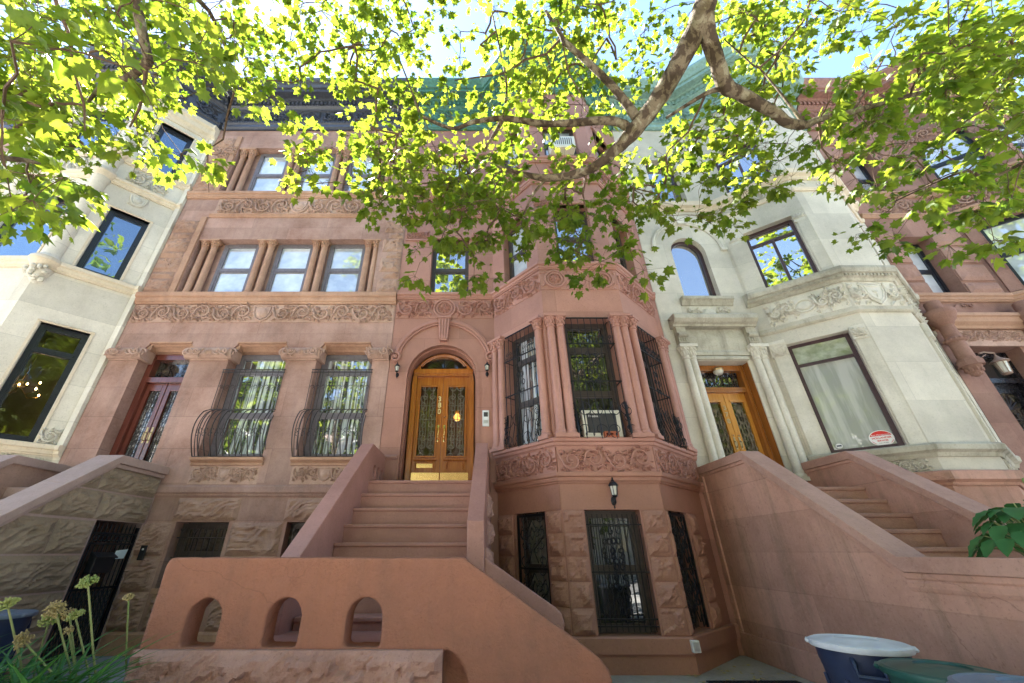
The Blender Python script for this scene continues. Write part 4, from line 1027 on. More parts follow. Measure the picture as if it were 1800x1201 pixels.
# belts and friezes
PB4 = P4[1:]
m = MB(WORLD); mold(m, [(6.08,YF)]+PB4[0:], [(-.05,6.36),(.03,6.36),(.05,6.42),(.09,6.44),(.09,6.50),(.14,6.52),(.16,6.60),(.15,6.66),(-.05,6.69)])
bc = m.build('belt_course', M['trim4'], H4)
dn = MB()
for fr in (GL,GF,GR):
    dn.fr = fr; k = int(fr.L/.07)
    for i in range(k): a = (i+.5)*fr.L/k; dn.box(a-.02,a+.02,.08,.115,6.445,6.495)
    dn.flush('dentils', M['trim4'], bc)
m = MB(WORLD); mold(m, PB4, [(-.05,5.62),(.03,5.62),(.06,5.66),(.06,5.73),(-.05,5.74)]); m.build('bay_moulding', M['trim4'], H4)
f = MB(GL); f.box(.24,1.58,-.02,.006,5.78,6.33); h_ = .5; f.ball(.9,.01,6.06,.13,.04,.1,12,6)
f.tube([(.9+.17*math.cos(t*PI/10),.02,6.06+.14*math.sin(t*PI/10)) for t in range(21)], .018, 5, False)
scrollwork(f, .28,.72,5.80,6.32,.006,seed=51,cell=.55); scrollwork(f, 1.08,1.54,5.80,6.32,.006,seed=53,cell=.55); f.flush('carved_frieze', M['carve4'], H4)
f.fr = GR; scrollwork(f, .1,1.6,5.8,6.32,.006,seed=58); f.flush('carved_frieze', M['carve4'], H4)
f.fr = GF; f.box(.05,GF.L-.05,-.02,.006,5.78,6.33)
pts = [(-.5,.5),(0,.42),(.5,.5),(.47,.05),(.3,-.3),(0,-.52),(-.3,-.3),(-.47,.05)]
P = [(.51+x*.46,6.06+z*.5) for x, z in pts]; f.prism([(.51+(x-.51)*.9,6.06+(z-6.06)*.9) for x, z in P], -.01, .03)
for q in (1,.72): f.tube([(.51+(x-.51)*q,.03,6.06+(z-6.06)*q) for x, z in P+P[:1]], .014, 5, False)
for an in (PI/2,PI/2-.7,PI/2+.7,-PI/2): petal(f, .51, 6.05, an, .1, .045, .03, .025)
scrollwork(f, .07,.28,5.8,6.32,.006,seed=55,cell=.5); scrollwork(f, .74,.95,5.8,6.32,.006,seed=57,cell=.5)
f.build('carved_frieze', M['carve4'], H4)
m = MB(WORLD); mold(m, PB4, [(-.05,8.98),(.03,8.98),(.05,9.04),(.05,9.08),(-.05,9.09)]); mold(m, P4, [(-.05,9.36),(.04,9.36),(.07,9.42),(.14,9.47),(.15,9.60),(.12,9.64),(-.05,9.66)]); m.build('belt_course', M['trim1'], H4)
f = MB(GL); scrollwork(f, .4,1.4,9.12,9.34,.004,seed=61); f.flush('carved_frieze', M['carve4'], H4)
for x in (.3,.7):
    f.fr = GF; f.tube([(x+.06*math.cos(t*PI/6),.01,9.22+.06*math.sin(t*PI/6)) for t in range(13)], .012, 5, False); f.flush('carved_ring', M['carve4'], H4)
f.fr = GL
for a in (.22,1.48):
    for k in range(7): petal(f, a, 8.2, PI*(.1+.8*k/6), .16, .05, .01, .04)
    f.box(a-.1,a+.1,-.02,.03,8.12,8.19); f.flush('carved_shell', M['carve4'], H4)
m = MB(GL)
m.box(.06,.36,-.02,.025,6.7,8.13); m.flush('bay_strip', M['cream4'], H4); m.box(1.42,1.6,-.02,.025,6.7,8.13)
m.build('bay_strip', M['cream4'], H4)
m = MB(WORLD); mold(m, PB4, [(-.05,2.86),(.03,2.86),(.06,2.92),(.12,2.96),(.13,3.04),(.10,3.07),(-.05,3.08)]); m.build('bay_sill', M['trim4'], H4)
f = MB(GL); scrollwork(f, .95,1.5,2.65,2.86,.004,seed=65); f.flush('carved_panel', M['carve4'], H4); f.fr = GR; scrollwork(f, .2,1.5,2.65,2.86,.004,seed=66); f.build('carved_panel', M['carve4'], H4)
cornice(H4, [(A+.02,YF)]+P4[1:5]+[(B-.02,YF)], M['cor_sage'], seed=60)
# flush ceiling lamp over the doors
# ------------------------------------------------------------------ cream limestone house on the left
A, B = -13.7, -7.79
P1 = [(A,YF),(-12.1,YF),(-10.85,6.45),(-9.05,6.45),(-7.92,YF),(B,YF)]
KL, KF, KR = Fr(*P1[1],*P1[2]), Fr(*P1[2],*P1[3]), Fr(*P1[3],*P1[4])
H1 = house('limestone_house', 'cream limestone house with black-framed windows and rounded colonettes on its bay', A, B)
body(H1, A, B, M['cream1'], M['asphalt'])
bay_roof(H1, P1[1:5], 14.3, M['asphalt'])
m = MB()
wall_face(m, FLAT, rect(A,-12.1,GZ,12.8), [rect(-13.2,-12.5,2.7,5.4), rect(-13.2,-12.5,6.92,8.74), rect(-13.2,-12.5,10.33,12.0)], .3)
wall_face(m, FLAT, rect(-7.92,B,GZ,12.8), [], .1)
for fr, a, b in ((KL,.4,1.2),(KF,.22,1.53),(KR,.44,1.19)):
    wall_face(m, fr, rect(0,fr.L,GZ,12.8), [rect(a,b,3.27,5.56), rect(a,b,6.92,8.74), rect(a,b,10.33,12.0)], .22)
m.build('wall', M['cream1'], H1)
for fr, a, b in ((KL,.4,1.2),(KF,.22,1.53),(KR,.44,1.19)):
    window(H1, fr, a+.01,b-.01,3.28,5.55,.10,M['blackframe'],M['g_clear' if fr is KR else 'g_room'],rails=[5.02],st=.065)
    window(H1, fr, a+.01,b-.01,6.93,8.73,.10,M['blackframe'],M['g_blue'],st=.07)
    window(H1, fr, a+.01,b-.01,10.34,11.99,.10,M['blackframe'],M['g_blue'],st=.07)
for z0, z1 in ((2.7,5.4),(6.92,8.74),(10.33,12.0)): window(H1, FLAT, -13.19,-12.51,z0+.01,z1-.01,.2,M['blackframe'],M['g_blue'],st=.06)
m = MB(KR)
for fr, a, b in ((KL,.4,1.2),(KF,.22,1.53),(KR,.44,1.19)):
    m.fr = fr
    for z0, z1 in ((3.27,5.56),(6.92,8.74),(10.33,12.0)):
        m.prof([(-.1,z1),(.02,z1),(.04,z1+.03),(.02,z1+.05),(-.1,z1+.05)], a-.057, b+.057)
        for e in (a-.035,b+.035): m.box(e-.022,e+.022,-.02,.018,z0,z1)
        m.flush('window_moulding', M['trim1'], H1)

belt(H1, P1[1:], 3.06, 3.26, .12, M['trim1'], 'bay_sill')
belt(H1, P1, 6.68, 6.91, .12, M['trim1']); belt(H1, P1, 9.38, 9.58, .11, M['trim1']); belt(H1, P1, 10.12, 10.32, .11, M['trim1'])
m = MB(WORLD); mold(m, P1, [(-.05,12.2),(.03,12.2),(.05,12.28),(.12,12.36),(.14,12.5),(.2,12.56),(.2,12.7),(-.05,12.74)]); m.build('architrave', M['trim1'], H1)
for (x, y) in ((-9.05,6.45),(-10.85,6.45)):
    for z0, z1 in ((6.9,9.4),(9.57,10.13),(10.31,12.22)):
        c = MB(WORLD); c.lathe(x,y+.06,[(.21,z0),(.21,z0+.05),(.17,z0+.09),(.165,z0+.14),(.155,z1-.12),(.18,z1-.08),(.2,z1)],20); c.build('colonette', M['cream1'], H1)
    for z in (6.68,9.38,10.12):
        c = MB(WORLD); c.lathe(x,y+.06,[(.17,z),(.22,z+.05),(.24,z+.1),(.28,z+.14),(.28,z+.2),(.25,z+.235)],20); c.build('colonette_ring', M['trim1'], H1)
    c = MB(WORLD)
    for k in range(26):
        an = rnd.uniform(PI, 2*PI); zz = rnd.uniform(6.36,6.66); rr = .10+.15*(zz-6.36)/.3
        c.ball(x+rr*math.cos(an), y+.06+rr*math.sin(an), zz, rnd.uniform(.03,.065), rnd.uniform(.03,.065), rnd.uniform(.03,.06), 7, 5)
    c.lathe(x,y+.06,[(.04,6.3),(.12,6.42),(.2,6.66)],10); c.build('carved_bracket', M['carve4'], H1)
f = MB(KR)
for fr, a, b in ((KL,.3,1.2),(KF,.4,1.35),(KR,.42,1.2)):
    f.fr = fr; scrollwork(f, a,b,9.64,10.08,.006,seed=71); shield(f,(a+b)/2,9.18,.3,.3,.005,.03)
    for k in range(10): petal(f,(a+b)/2+rnd.uniform(-.2,.2),9.15+rnd.uniform(-.15,.15),rnd.uniform(0,6.3),.12,.05,.005,.04)
    f.flush('carved_frieze', M['carve4'], H1)
f.fr = KR; scrollwork(f, 1.22,1.5,3.28,3.58,.006,seed=73,r=.022); f.flush('carved_scroll', M['carve4'], H1); scrollwork(f,.1,1.45,2.78,3.04,.006,seed=74)
f.build('carved_frieze', M['carve4'], H1)
m = MB(FLAT); m.box(-7.915,-7.80,-.02,.06,3.27,12.2); m.build('corner_strip', M['cream1'], H1)
cornice(H1, [(A+.02,YF)]+P1[1:5]+[(B-.02,YF)], M['cor_black'], seed=80)
# ------------------------------------------------------------------ rose brownstone at the right edge
A, B = 9.96, 15.9
P5 = [(A,YF),(12.2,YF),(13.4,6.5),(15.0,6.5),(15.85,YF),(B,YF)]
QL, QF, QR = Fr(*P5[1],*P5[2]), Fr(*P5[2],*P5[3]), Fr(*P5[3],*P5[4])
H5 = house('brownstone_house', 'rose brownstone with rock-faced courses, brown cornice and bracketed porch columns round its black door', A, B)
body(H5, A, B, M['brown5'], M['asphalt']); bay_roof(H5, P5[1:5], 14.3, M['asphalt'])
m = MB()
wall_face(m, FLAT, rect(A,12.2,GZ,12.8), [rect(10.52,11.62,2.5,5.38), rect(10.52,11.36,6.75,8.5), rect(10.52,11.36,10.05,11.7)], .4)
wall_face(m, FLAT, rect(15.85,B,GZ,12.8), [], .1)
for fr, a, b in ((QL,.3,1.3),(QF,.3,1.3),(QR,.25,.95)):
    wall_face(m, fr, rect(0,fr.L,GZ,12.8), [rect(a,b,3.2,5.4), rect(a,b,6.85,8.7), rect(a,b,10.1,11.7)], .25)
m.build('wall', M['brown5'], H5)
for z0, z1, gm in ((6.75,8.5,'g_blind'),(10.05,11.7,'g_blind')): window(H5, FLAT, 10.53,11.35,z0+.01,z1-.01,.3,M['blackframe'],M[gm],rails=[(z0+z1)/2],st=.06)
for fr, a, b in ((QL,.3,1.3),(QF,.3,1.3),(QR,.25,.95)):
    for z0, z1, gm in ((3.2,5.4,'g_dark'),(6.85,8.7,'g_blind'),(10.1,11.7,'g_blind')): window(H5, fr, a+.01,b-.01,z0+.01,z1-.01,.16,M['blackframe'],M[gm],rails=[(z0+z1)/2],st=.06)
m = MB(FLAT); sd = 300
for z0, z1 in ((6.76,7.05),(7.12,7.58),(7.66,8.12),(8.2,8.66)):
    for a0, a1 in ((10.0,10.5),(11.38,12.15)): m.rock(a0,a1,z0,z1,.03,.045,sd,.09,base=-.02); sd += 1; m.flush('rock_faced_block', M['brown5r'], H5)
belt(H5, P5, 6.52, 6.72, .12, M['trim5']); belt(H5, P5, 9.86, 10.04, .10, M['trim5']); belt(H5, P5, 9.12, 9.26, .07, M['trim5'])
for fr, a0, a1, z0, z1 in ((FLAT,10.5,11.9,9.32,9.78),(FLAT,10.,10.45,11.2,11.6),(FLAT,11.4,12.1,11.2,11.6),(QL,.2,1.35,9.32,9.78),(QL,.15,1.4,11.8,12.15),(QF,.2,1.35,9.32,9.78),(QF,.15,1.4,11.8,12.15),(QL,.1,1.45,6.1,6.48)):
    f = MB(fr); scrollwork(f, a0,a1,z0,z1,.006,seed=int(a0*7+z0)); f.build('carved_frieze', M['carve2'], H5)
m = MB(QL)
for a in (.16,1.42):
    m.box(a-.1,a+.1,-.02,.06,6.75,9.1)
    for k in range(38): m.ball(a+(.1 if a < 1 else -.1),.06,6.8+.06*k,.016,.016,.016,5,4)
    m.flush('beaded_pilaster', M['brown5'], H5)
# porch: entablature carried by stub columns on carved corbels
m = MB(WORLD); mold(m, [(9.98,YF),(12.18,YF)], [(0,5.78),(.10,5.78),(.12,5.84),(.2,5.9),(.22,6.0),(.26,6.02),(.26,6.09),(0,6.1)])
m.build('porch_entablature', M['trim5'], H5)
f = MB(); f.box(10.3,11.85,-.02,.05,5.38,5.76); scrollwork(f, 10.45,11.75,5.5,5.74,.05,seed=99); f.build('porch_frieze', M['carve2'], H5)
for x in (10.02,12.0):
    c = MB(); d = .22
    c.lathe(x,d,[(.03,4.60),(.08,4.64),(.12,4.74),(.15,4.82)],14)
    for k in range(9):
        an = k*2*PI/9; petal_ball = (x+.11*math.cos(an), d+.11*math.sin(an)); c.ball(*petal_ball,4.74,.034,.034,.06,6,4); c.ball(x+.07*math.cos(an+.3),d+.07*math.sin(an+.3),4.66,.028,.028,.04,6,4)
    pts = [(x+.2*math.cos(k*PI/4+PI/8),d+.2*math.sin(k*PI/4+PI/8)) for k in range(8)]
    c.plan(pts,4.82,4.93); pts = [(x+.17*math.cos(k*PI/4+PI/8),d+.17*math.sin(k*PI/4+PI/8)) for k in range(8)]; c.plan(pts,4.93,4.98)
    c.lathe(x,d,[(.135,4.98),(.125,5.36),(.165,5.38),(.175,5.41),(.165,5.45),(.125,5.47),(.12,5.76),(.15,5.79),(.155,5.83),(.21,5.88),(.22,5.93),(.25,5.97),(.265,6.03),(.265,6.10),(.14,6.11),(.135,6.14),(.13,6.36),(.10,6.38)],20)
    for k in range(16): c.ball(x+.175*math.cos(k*PI/8),d+.175*math.sin(k*PI/8),5.415,.02,.02,.03,5,4)
    c.build('porch_column', M['brown5'], H5)
m = MB(); m.prism([(10.2,6.12),(11.8,6.12),(11.7,6.2),(11.4,6.26),(11.2,6.42),(11.0,6.46),(10.8,6.42),(10.6,6.26),(10.3,6.2)], -.02,.06)
spiral(m,10.93,6.38,.06,.06,0,1,1.4,.014); spiral(m,11.08,6.38,.06,.06,PI,-1,1.4,.014); m.build('porch_crest', M['brown5'], H5)
DD = -.36
m = MB(); m.box(10.53,10.63,DD-.1,DD+.1,2.5,5.37); m.box(11.51,11.61,DD-.1,DD+.1,2.5,5.37); m.box(10.63,11.51,DD-.1,DD+.08,5.26,5.37); m.box(10.63,11.51,DD-.1,DD+.1,4.66,4.76); df = m.build('door_frame', M['doorblack'], H5)
g = MB(); g.box(10.63,11.51,DD-.06,DD-.04,4.76,5.26); g.build('transom_pane', M['g_dark'], df)
d = MB(); a, b = 10.63, 11.51
for p, q, z0, z1 in ((a,a+.14,2.5,4.66),(b-.14,b,2.5,4.66),(a+.14,b-.14,4.46,4.66),(a+.14,b-.14,2.5,2.9)): d.box(p,q,DD-.09,DD,z0,z1)
d = d.build('door', M['doorblack'], H5, .004)
p = MB(); p.box(a+.14,b-.14,DD-.07,DD-.05,2.9,4.46); p.build('door_pane', M['g_lead'], d)
g = MB(); c = (a+b)/2
for k in range(9):
    an = PI*(k+.5)/9; g.tube([(c,DD-.03,4.1),(c+.26*math.cos(an),DD-.03,4.12+.3*math.sin(an))], .011, 5)
for z in (3.1,3.3,3.5,3.7,3.9): g.box(a+.14,b-.14,DD-.04,DD-.025,z-.008,z+.008)
for k in range(4): g.tube([(a+.2+.16*k,DD-.03,2.92),(a+.2+.16*k,DD-.03,4.1)], .009, 4)
for q in (-1,1):
    for z in (3.0,3.4,3.8): iron_scroll(g, c+q*.14, DD-.02, z, .25, .009, q)
g.build('door_grille', M['iron_br'], d)
cornice(H5, [(A+.02,YF)]+P5[1:5]+[(B-.02,YF)], M['cor_brown'], seed=100)
m = MB(WORLD); mold(m, [(A,YF),(12.2,YF)], [(-.05,12.0),(.05,12.0),(.1,12.1),(.1,12.25),(-.05,12.3)]); m.build('architrave', M['brown5'], H5)
# the next house along on the left, only its edge in view
A, B = -19.6, -13.71
H0 = house('brownstone_house', 'plain brownstone at the far left, mostly hidden by leaves beside the cream house', A, B)
body(H0, A, B, M['brown2'], M['asphalt'])
m = MB(); wl = [(-18.9,-18.0),(-17.2,-16.3),(-15.5,-14.6)]
wall_face(m, FLAT, rect(A,B,GZ,12.8), [rect(a,b,z,z+1.8) for a, b in wl for z in (3.2,6.75,10.0)], .25); m.build('wall', M['brown2'], H0)
for a, b in wl:
    for z in (3.2,6.75,10.0): window(H0, FLAT, a+.01,b-.01,z+.01,z+1.79,.18,M['brownframe'],M['g_blind'],rails=[z+.9])
for z in (2.4,6.5,9.75): belt(H0, [(A,YF),(B,YF)], z, z+.22, .1, M['brown2trim'])
cornice(H0, [(A+.02,YF),(B-.02,YF)], M['cor_black'], seed=120)
CLOUD = bpy.data.textures.new('plaster_lumps', 'CLOUDS'); CLOUD.noise_scale = .16; CLOUD.noise_depth = 3
def render_lumps(o, vox, amt):
    """hand-trowelled render: softened arrises and a slightly uneven face"""
    r = o.modifiers.new('remesh', 'REMESH'); r.mode = 'VOXEL'; r.voxel_size = vox; r.use_smooth_shade = True
    d = o.modifiers.new('lumps', 'DISPLACE'); d.texture = CLOUD; d.texture_coords = 'LOCAL'; d.strength = amt; d.mid_level = .5
    return o
# ------------------------------------------------------------------ ground
def sheet(name, x0, x1, y0, y1, z, mat, th=.05):
    m = MB(WORLD); m.box(x0,x1,y0,y1,z-th,z); return struct(m.build(name, mat, None, loc=(0,0,0)))
m = MB(WORLD); m.add([(-300,-300,0),(300,-300,0),(300,300,0),(-300,300,0)],[(0,1,2,3)]); struct(m.build('ground', M['asphalt'], None, loc=(0,0,0)))
sheet('sidewalk', -60,60,-3.4,2.35,.10,M['concrete'],.09)
sheet('road', -60,60,-13.4,-3.45,.006,M['asphalt'],.002)
sheet('sidewalk', -60,60,-18.5,-13.45,.10,M['concrete'],.09)
sheet('areaway_paving', -1.0,4.05,2.36,YF+.2,GZ,M['yard'])
sheet('areaway_paving', -7.8,-1.0,2.36,YF+.2,GZ-.002,M['flag'])
sheet('areaway_paving', -60,-7.81,2.36,YF+.2,GZ-.003,M['yard']); sheet('areaway_paving', 4.06,60,2.36,YF+.2,GZ-.003,M['yard'])

# ------------------------------------------------------------------ the L-shaped stoop of number 380
S3 = thing('stoop', 'terracotta L-shaped stoop rising to door 380, its front wall pierced by three arches', 'stoop', (-1,5.4,GZ), 'front stoops')
# upper flight
NST = 7
for k in range(NST+1):
    z1 = 2.52-.229*k; y0 = 6.68-.26*k
    m = MB(WORLD)
    xl = -1.765-.012*k
    yb = y0+.30 if k else YF+.08
    m.box(xl-.02, -.07-.012*k, y0, yb, z1-.26 if k < NST else GZ, z1)
    m.box(xl-.019, -.071-.012*k, y0-.018, y0+.05, z1-.045, z1+.002)
    m.build('step', M['stoop3'], S3, .012)
m = MB(WORLD); m.box(-1.46,-.02,YF+.08,YF+.27,2.45,2.60); m.build('step', M['stoop3'], S3, .01)
# left cheek, right cheek
FC = Fr(-1.905,4.62,-1.76,6.7)          # inner face of the left cheek, a runs towards the house
m = MB(FC); La = FC.L
holes = []
for a in (La+.2, La+.42, La+.62):
    holes.append(arch_hole(a-.065,a+.065,2.60,2.74))
prof_ = [(0,GZ),(La+.86,GZ),(La+.86,2.98),(La+.8,3.06),(La,3.12),(0,1.32)]
m.prism(prof_, -.215, 0, holes=holes); m.build('cheek_wall', M['stoop3'], S3, .012)
FRc = Fr(-.13,5.19,-.03,6.7)
m = MB(FRc); La = FRc.L
m.prism([(0,GZ),(La+.78,GZ),(La+.78,3.05),(La,3.13),(0,1.83)], 0, .205)
# rough blocks on the outer side of the right cheek
sd = 400; 
cheek = m.build('cheek_wall', M['stoop3'], S3, .012)
m = MB(Fr(.092,5.25,.182,6.9))
for z in (.5,.86,1.22,1.58,1.94):
    for a0, a1 in ((.1,.85),(.88,1.6)):
        if z+.33 < 1.83+.86*a0-.03: m.rock(a0,a1,z,z+.33,.004,.09,sd,.06,base=-.03); sd += 1; m.flush('rock_faced_block', M['rock3'], S3)
# landing and lower flight
m = MB(WORLD); m.box(-2.0,-.1,4.28,5.0,GZ,.80); m.build('landing', M['stoop3'], S3, .01)
for k in range(4):
    m = MB(WORLD); m.box(-.102+.29*k,.19+.29*k,4.3,5.2,GZ,.64-.16*k); m.build('step', M['stoop3'], S3, .01)
# front wall with three arched openings
FWF = Fr(0,4.05,1,4.05)
def nose(x1, z1, n=6): return [(x1-.10+.12*math.sin(PI*.5*k/n), z1-.16+.16*math.cos(PI*.5*k/n)-.0) for k in range(n+1)]
m = MB(FWF)
hol = [arch_hole(a,b,.805,1.0) for a, b in ((-2.475,-2.185),(-1.80,-1.50),(-1.115,-.81))]
outl = [(-2.79,GZ),(-2.79,1.39),(-2.78,1.43),(-2.745,1.452),(-2.70,1.455),(-.16,1.455),(-.12,1.445),(.90,.80),(1.0,.73),(1.06,.66),(1.075,.60),(1.07,.52),(1.09,.42),(1.08,GZ)]
niche = [(-.055,GZ)]+[(-.286+.231*math.cos(PI*.5*k/8),.42+.37*math.sin(PI*.5*k/8)) for k in range(9)]+[(-.286,GZ)]
front = outl[:-1]+[(1.08,GZ)]+niche
m.prism(front, -.12, 0, holes=hol)
m.prism(outl, -.255, -.1215, holes=hol)
render_lumps(m.build('front_wall', M['wall3'], S3), .017, .016)
m = MB(FWF)
m.rock(-2.80,-.286,GZ-.02,.795,.05,.12,420,.03,base=-.01,m=.02); m.build('rock_faced_plinth', M['rock3'], S3)
m = MB(Fr(0,5.20,1,5.20))
m.prism([(.08,GZ),(.08,1.45),(.10,1.435),(.76,1.02),(.86,.96),(.92,.90),(.945,.82),(.93,.72),(.95,.62),(.94,GZ)], -.24, 0); render_lumps(m.build('lower_wall', M['stoop3'], S3), .02, .012)

# ------------------------------------------------------------------ brown cement stoop of number 378
S4 = thing('stoop', 'brown cement stoop with moulded copings leading to the honey oak doors of 378', 'stoop', (5.1,5.2,GZ), 'front stoops')
SW = Fr(4.06,YF,4.06,2.4)          # side wall seen from the yard of 380: faces -X, a runs from the house to the street
top = [(0,2.74),(1.35,2.74),(3.18,1.33),(5.1,1.33)]
def offs(o): return [(a, z+o) for a, z in top]
m = MB(SW); m.prism([(0,GZ)]+[(a,z) for a, z in top]+[(5.1,GZ)], -.24, 0)
m.build('side_wall', M['stoop4'], S4)
m = MB(SW); m.prism([(0,GZ),(0,.42),(5.1,.42),(5.1,GZ)], -.02, .035); m.box(0.0,.12,-.01,.03,.42,2.7); m.build('wall_plinth', M['stoop4'], S4, .01)
def coping(m, d0, d1, tp, th=.12):
    """stone coping following the bent top line"""
    n = len(tp)
    for i in range(n-1):
        (a0,z0),(a1,z1) = tp[i], tp[i+1]
        m.add([(a0,d0,z0),(a1,d0,z1),(a1,d1,z1),(a0,d1,z0),(a0,d0,z0+th),(a1,d0,z1+th),(a1,d1,z1+th),(a0,d1,z0+th)],
              [(0,1,2,3),(4,7,6,5),(0,4,5,1),(2,6,7,3)]+([(3,7,4,0)] if i == 0 else [])+([(1,5,6,2)] if i == n-2 else []))
m = MB(SW); coping(m,-.27,.035,top[:-1]+[(5.125,1.33)],.13); m.build('coping', M['stoop4c'], S4, .008)
m = MB(SW); coping(m,-.25,.02,[(a+.004 if a == 0 else min(a,5.085),z-.045) for a, z in top],.042); 
m.prof([(-.02,1.18),(.008,1.18),(.018,1.21),(.018,1.25),(.008,1.27),(.02,1.295),(-.02,1.295)], 3.16,5.1); m.build('coping_moulding', M['stoop4'], S4)
for k in range(7):
    y0 = 6.38-.26*k; z1 = 2.38-.208*k
    m = MB(WORLD); m.box(4.25,5.93,y0,(y0+.3) if k else YF+.1,z1-.24 if k < 6 else GZ,z1); m.box(4.25,5.929,y0-.02,y0+.04,z1-.05,z1+.002); m.build('step', M['stoop4c'], S4, .012)
m = MB(WORLD); m.box(4.63,5.67,YF+.1,YF+.3,2.3,2.60); m.build('step', M['stoop4c'], S4)
m = MB(WORLD); m.box(4.3,6.9,3.4,4.85,GZ,1.0); m.build('landing', M['stoop4c'], S4)
SX = Fr(5.92,YF,5.92,3.9); top2 = [(0,2.80),(1.1,2.80),(2.75,1.53),(3.6,1.53)]
m = MB(SX); m.prism([(0,GZ)]+top2+[(3.6,GZ)], -.26, 0); m.build('cheek_wall', M['stoop4'], S4)
m = MB(SX); coping(m,-.30,.035,top2[:-1]+[(3.625,1.53)],.13); m.build('coping', M['stoop4c'], S4, .008)
m = MB(SX); coping(m,-.28,.02,[(a+.004 if a == 0 else min(a,3.585),z-.045) for a, z in top2],.042); m.build('coping_moulding', M['stoop4'], S4)

# ------------------------------------------------------------------ rock-faced stoop of the flat-fronted brownstone, with a gate underneath
S2 = thing('stoop', 'olive-stained rock-faced stoop of the flat brownstone with a smooth lilac coping', 'stoop', (-6.6,5.4,GZ), 'front stoops')
SW2 = Fr(-5.76,2.6,-5.76,YF)       # faces +X
L2 = SW2.L
def ya(y): return y-2.6
tp = [(ya(2.7),.1),(ya(6.42),2.74),(ya(7.5),2.74)]
tp[0] = (ya(3.9),2.74-.75*(6.42-3.9))
gate = [(ya(6.52),GZ),(ya(6.52),1.93),(ya(7.44),1.93),(ya(7.44),GZ)]
m = MB(SW2); m.prism([(tp[0][0],GZ)]+tp+[(ya(7.5),GZ),(ya(7.44),GZ),(ya(7.44),1.93),(ya(6.52),1.93),(ya(6.52),GZ)], -.3, 0); m.build('side_wall', M['stoop2c'], S2)
m = MB(SW2); sd = 500
def topz(a):
    for (a0,z0),(a1,z1) in zip(tp[:-1],tp[1:]):
        if a0 <= a <= a1: return z0+(z1-z0)*(a-a0)/(a1-a0)-.06
    return 0
q = random.Random(4)
for z0, z1 in ((.16,.58),(.59,1.02),(1.03,1.47),(1.48,1.92),(1.94,2.33),(2.34,2.70)):
    a = tp[0][0]+.02; end = ya(6.5) if z0 < 1.9 else ya(7.48)
    while a < end-.1:
        b = min(a+q.uniform(.75,1.25), end)
        if end-b < .35: b = end
        # clip each block under the sloping coping
        if topz(a) >= z1 or topz(a+.001) >= z1:
            m.rock(a,b-.012,z0,z1-.012,.006,.062,sd,.026,1,base=-.02)
        else:
            nx = max(6,int((b-a)/.026)); nz = 15; rows = []
            for j in range(nz+1):
                row = []
                for i in range(nx+1):
                    aa = a+(b-.012-a)*i/nx; zt = max(z0+.002, min(z1-.012, topz(aa))); zz = z0+(zt-z0)*j/nz
                    e = min(i/nx*(b-a),(1-i/nx)*(b-a),zz-z0,zt-zz); k = min(1,max(0,e/.07))
                    row.append((aa,.006+.062*max(.05,ripple(aa,zz,sd))*k,zz))
                rows.append(row)
            n = nx+1; m.add([p for r in rows for p in r],[(j*n+i,j*n+i+1,(j+1)*n+i+1,(j+1)*n+i) for j in range(nz) for i in range(nx)])
        a = b; sd += 1; m.flush('rock_faced_block', M['stoop2r'], S2)
m = MB(SW2); coping(m,-.32,.10,tp,.13); m.build('coping', M['stoop2c'], S2, .01)
m = MB(SW2); coping(m,-.3,.05,[(a+(.004 if i == 0 else -.004 if i == 2 else 0),z-.06) for i, (a, z) in enumerate(tp)],.056); m.build('coping_moulding', M['stoop2c'], S2)
m = MB(Fr(-7.42,2.6,-7.42,YF)); m.prism([(tp[0][0],GZ)]+tp+[(ya(7.5),GZ)], -.3, 0); m.build('cheek_wall', M['brown2r'], S2)
m = MB(Fr(-7.42,2.6,-7.42,YF)); coping(m,-.34,.06,tp,.13); m.build('coping', M['stoop2c'], S2, .01)
for k in range(11):
    y0 = 6.55-.27*k; z1 = 2.40-.205*k
    if y0 < 3.9: break
    m = MB(WORLD); m.box(-7.42,-6.06,y0,(y0+.3) if k else YF+.2,z1-.26,z1); m.build('step', M['stoop2c'], S2, .012)

# ------------------------------------------------------------------ things on and in front of the houses
# iron gate under the olive stoop
G = thing('iron_gate', 'black wrought-iron gate with spiked top rail under the rock-faced stoop', 'gate', (-5.72,7.0,GZ))
g0, g1 = ya(6.53), ya(7.43)
m = MB(SW2)
for a in (g0,g1-.035): m.box(a,a+.035,-.05,-.01,GZ,1.86)
for z in (.18,1.0,1.60,1.74): m.box(g0+.035,g1-.035,-.045,-.015,z,z+.03)
m.build('gate_frame', M['iron'], G)
m = MB(SW2)
for k in range(10):
    a = g0+.09+(g1-g0-.18)*k/9; m.tube([(a,-.03,.2),(a,-.03,1.80),(a,-.03,1.83)], [.009,.009,.014], 5); m.tube([(a,-.03,1.83),(a,-.03,1.92)], [.015,.001], 5)
m.build('bars', M['iron'], G)
m = MB(SW2)
for k in range(9):
    a = g0+.135+(g1-g0-.18)*k/9; m.tube([(a+.038*math.cos(t*PI/5),-.03,1.69+.038*math.sin(t*PI/5)) for t in range(11)], .008, 4, False)
    for j in range(8):
        z = .22+.095*j
        m.tube([(a-.045,-.03,z),(a,-.03,z+.1),(a+.045,-.03,z)], .007, 4); m.tube([(a-.045,-.03,z+.1),(a,-.03,z),(a+.045,-.03,z+.1)], .007, 4)
m.build('scrollwork', M['iron'], G)
mb_ = thing('mailbox', 'black lidded mailbox hung on the iron gate', 'mailbox', (-5.7,6.85,1.25))
m = MB(SW2); a0, a1 = ya(6.66), ya(7.02); m.box(a0,a1,-.005,.10,1.22,1.44); m.build('box', M['mailbox'], mb_, .012)
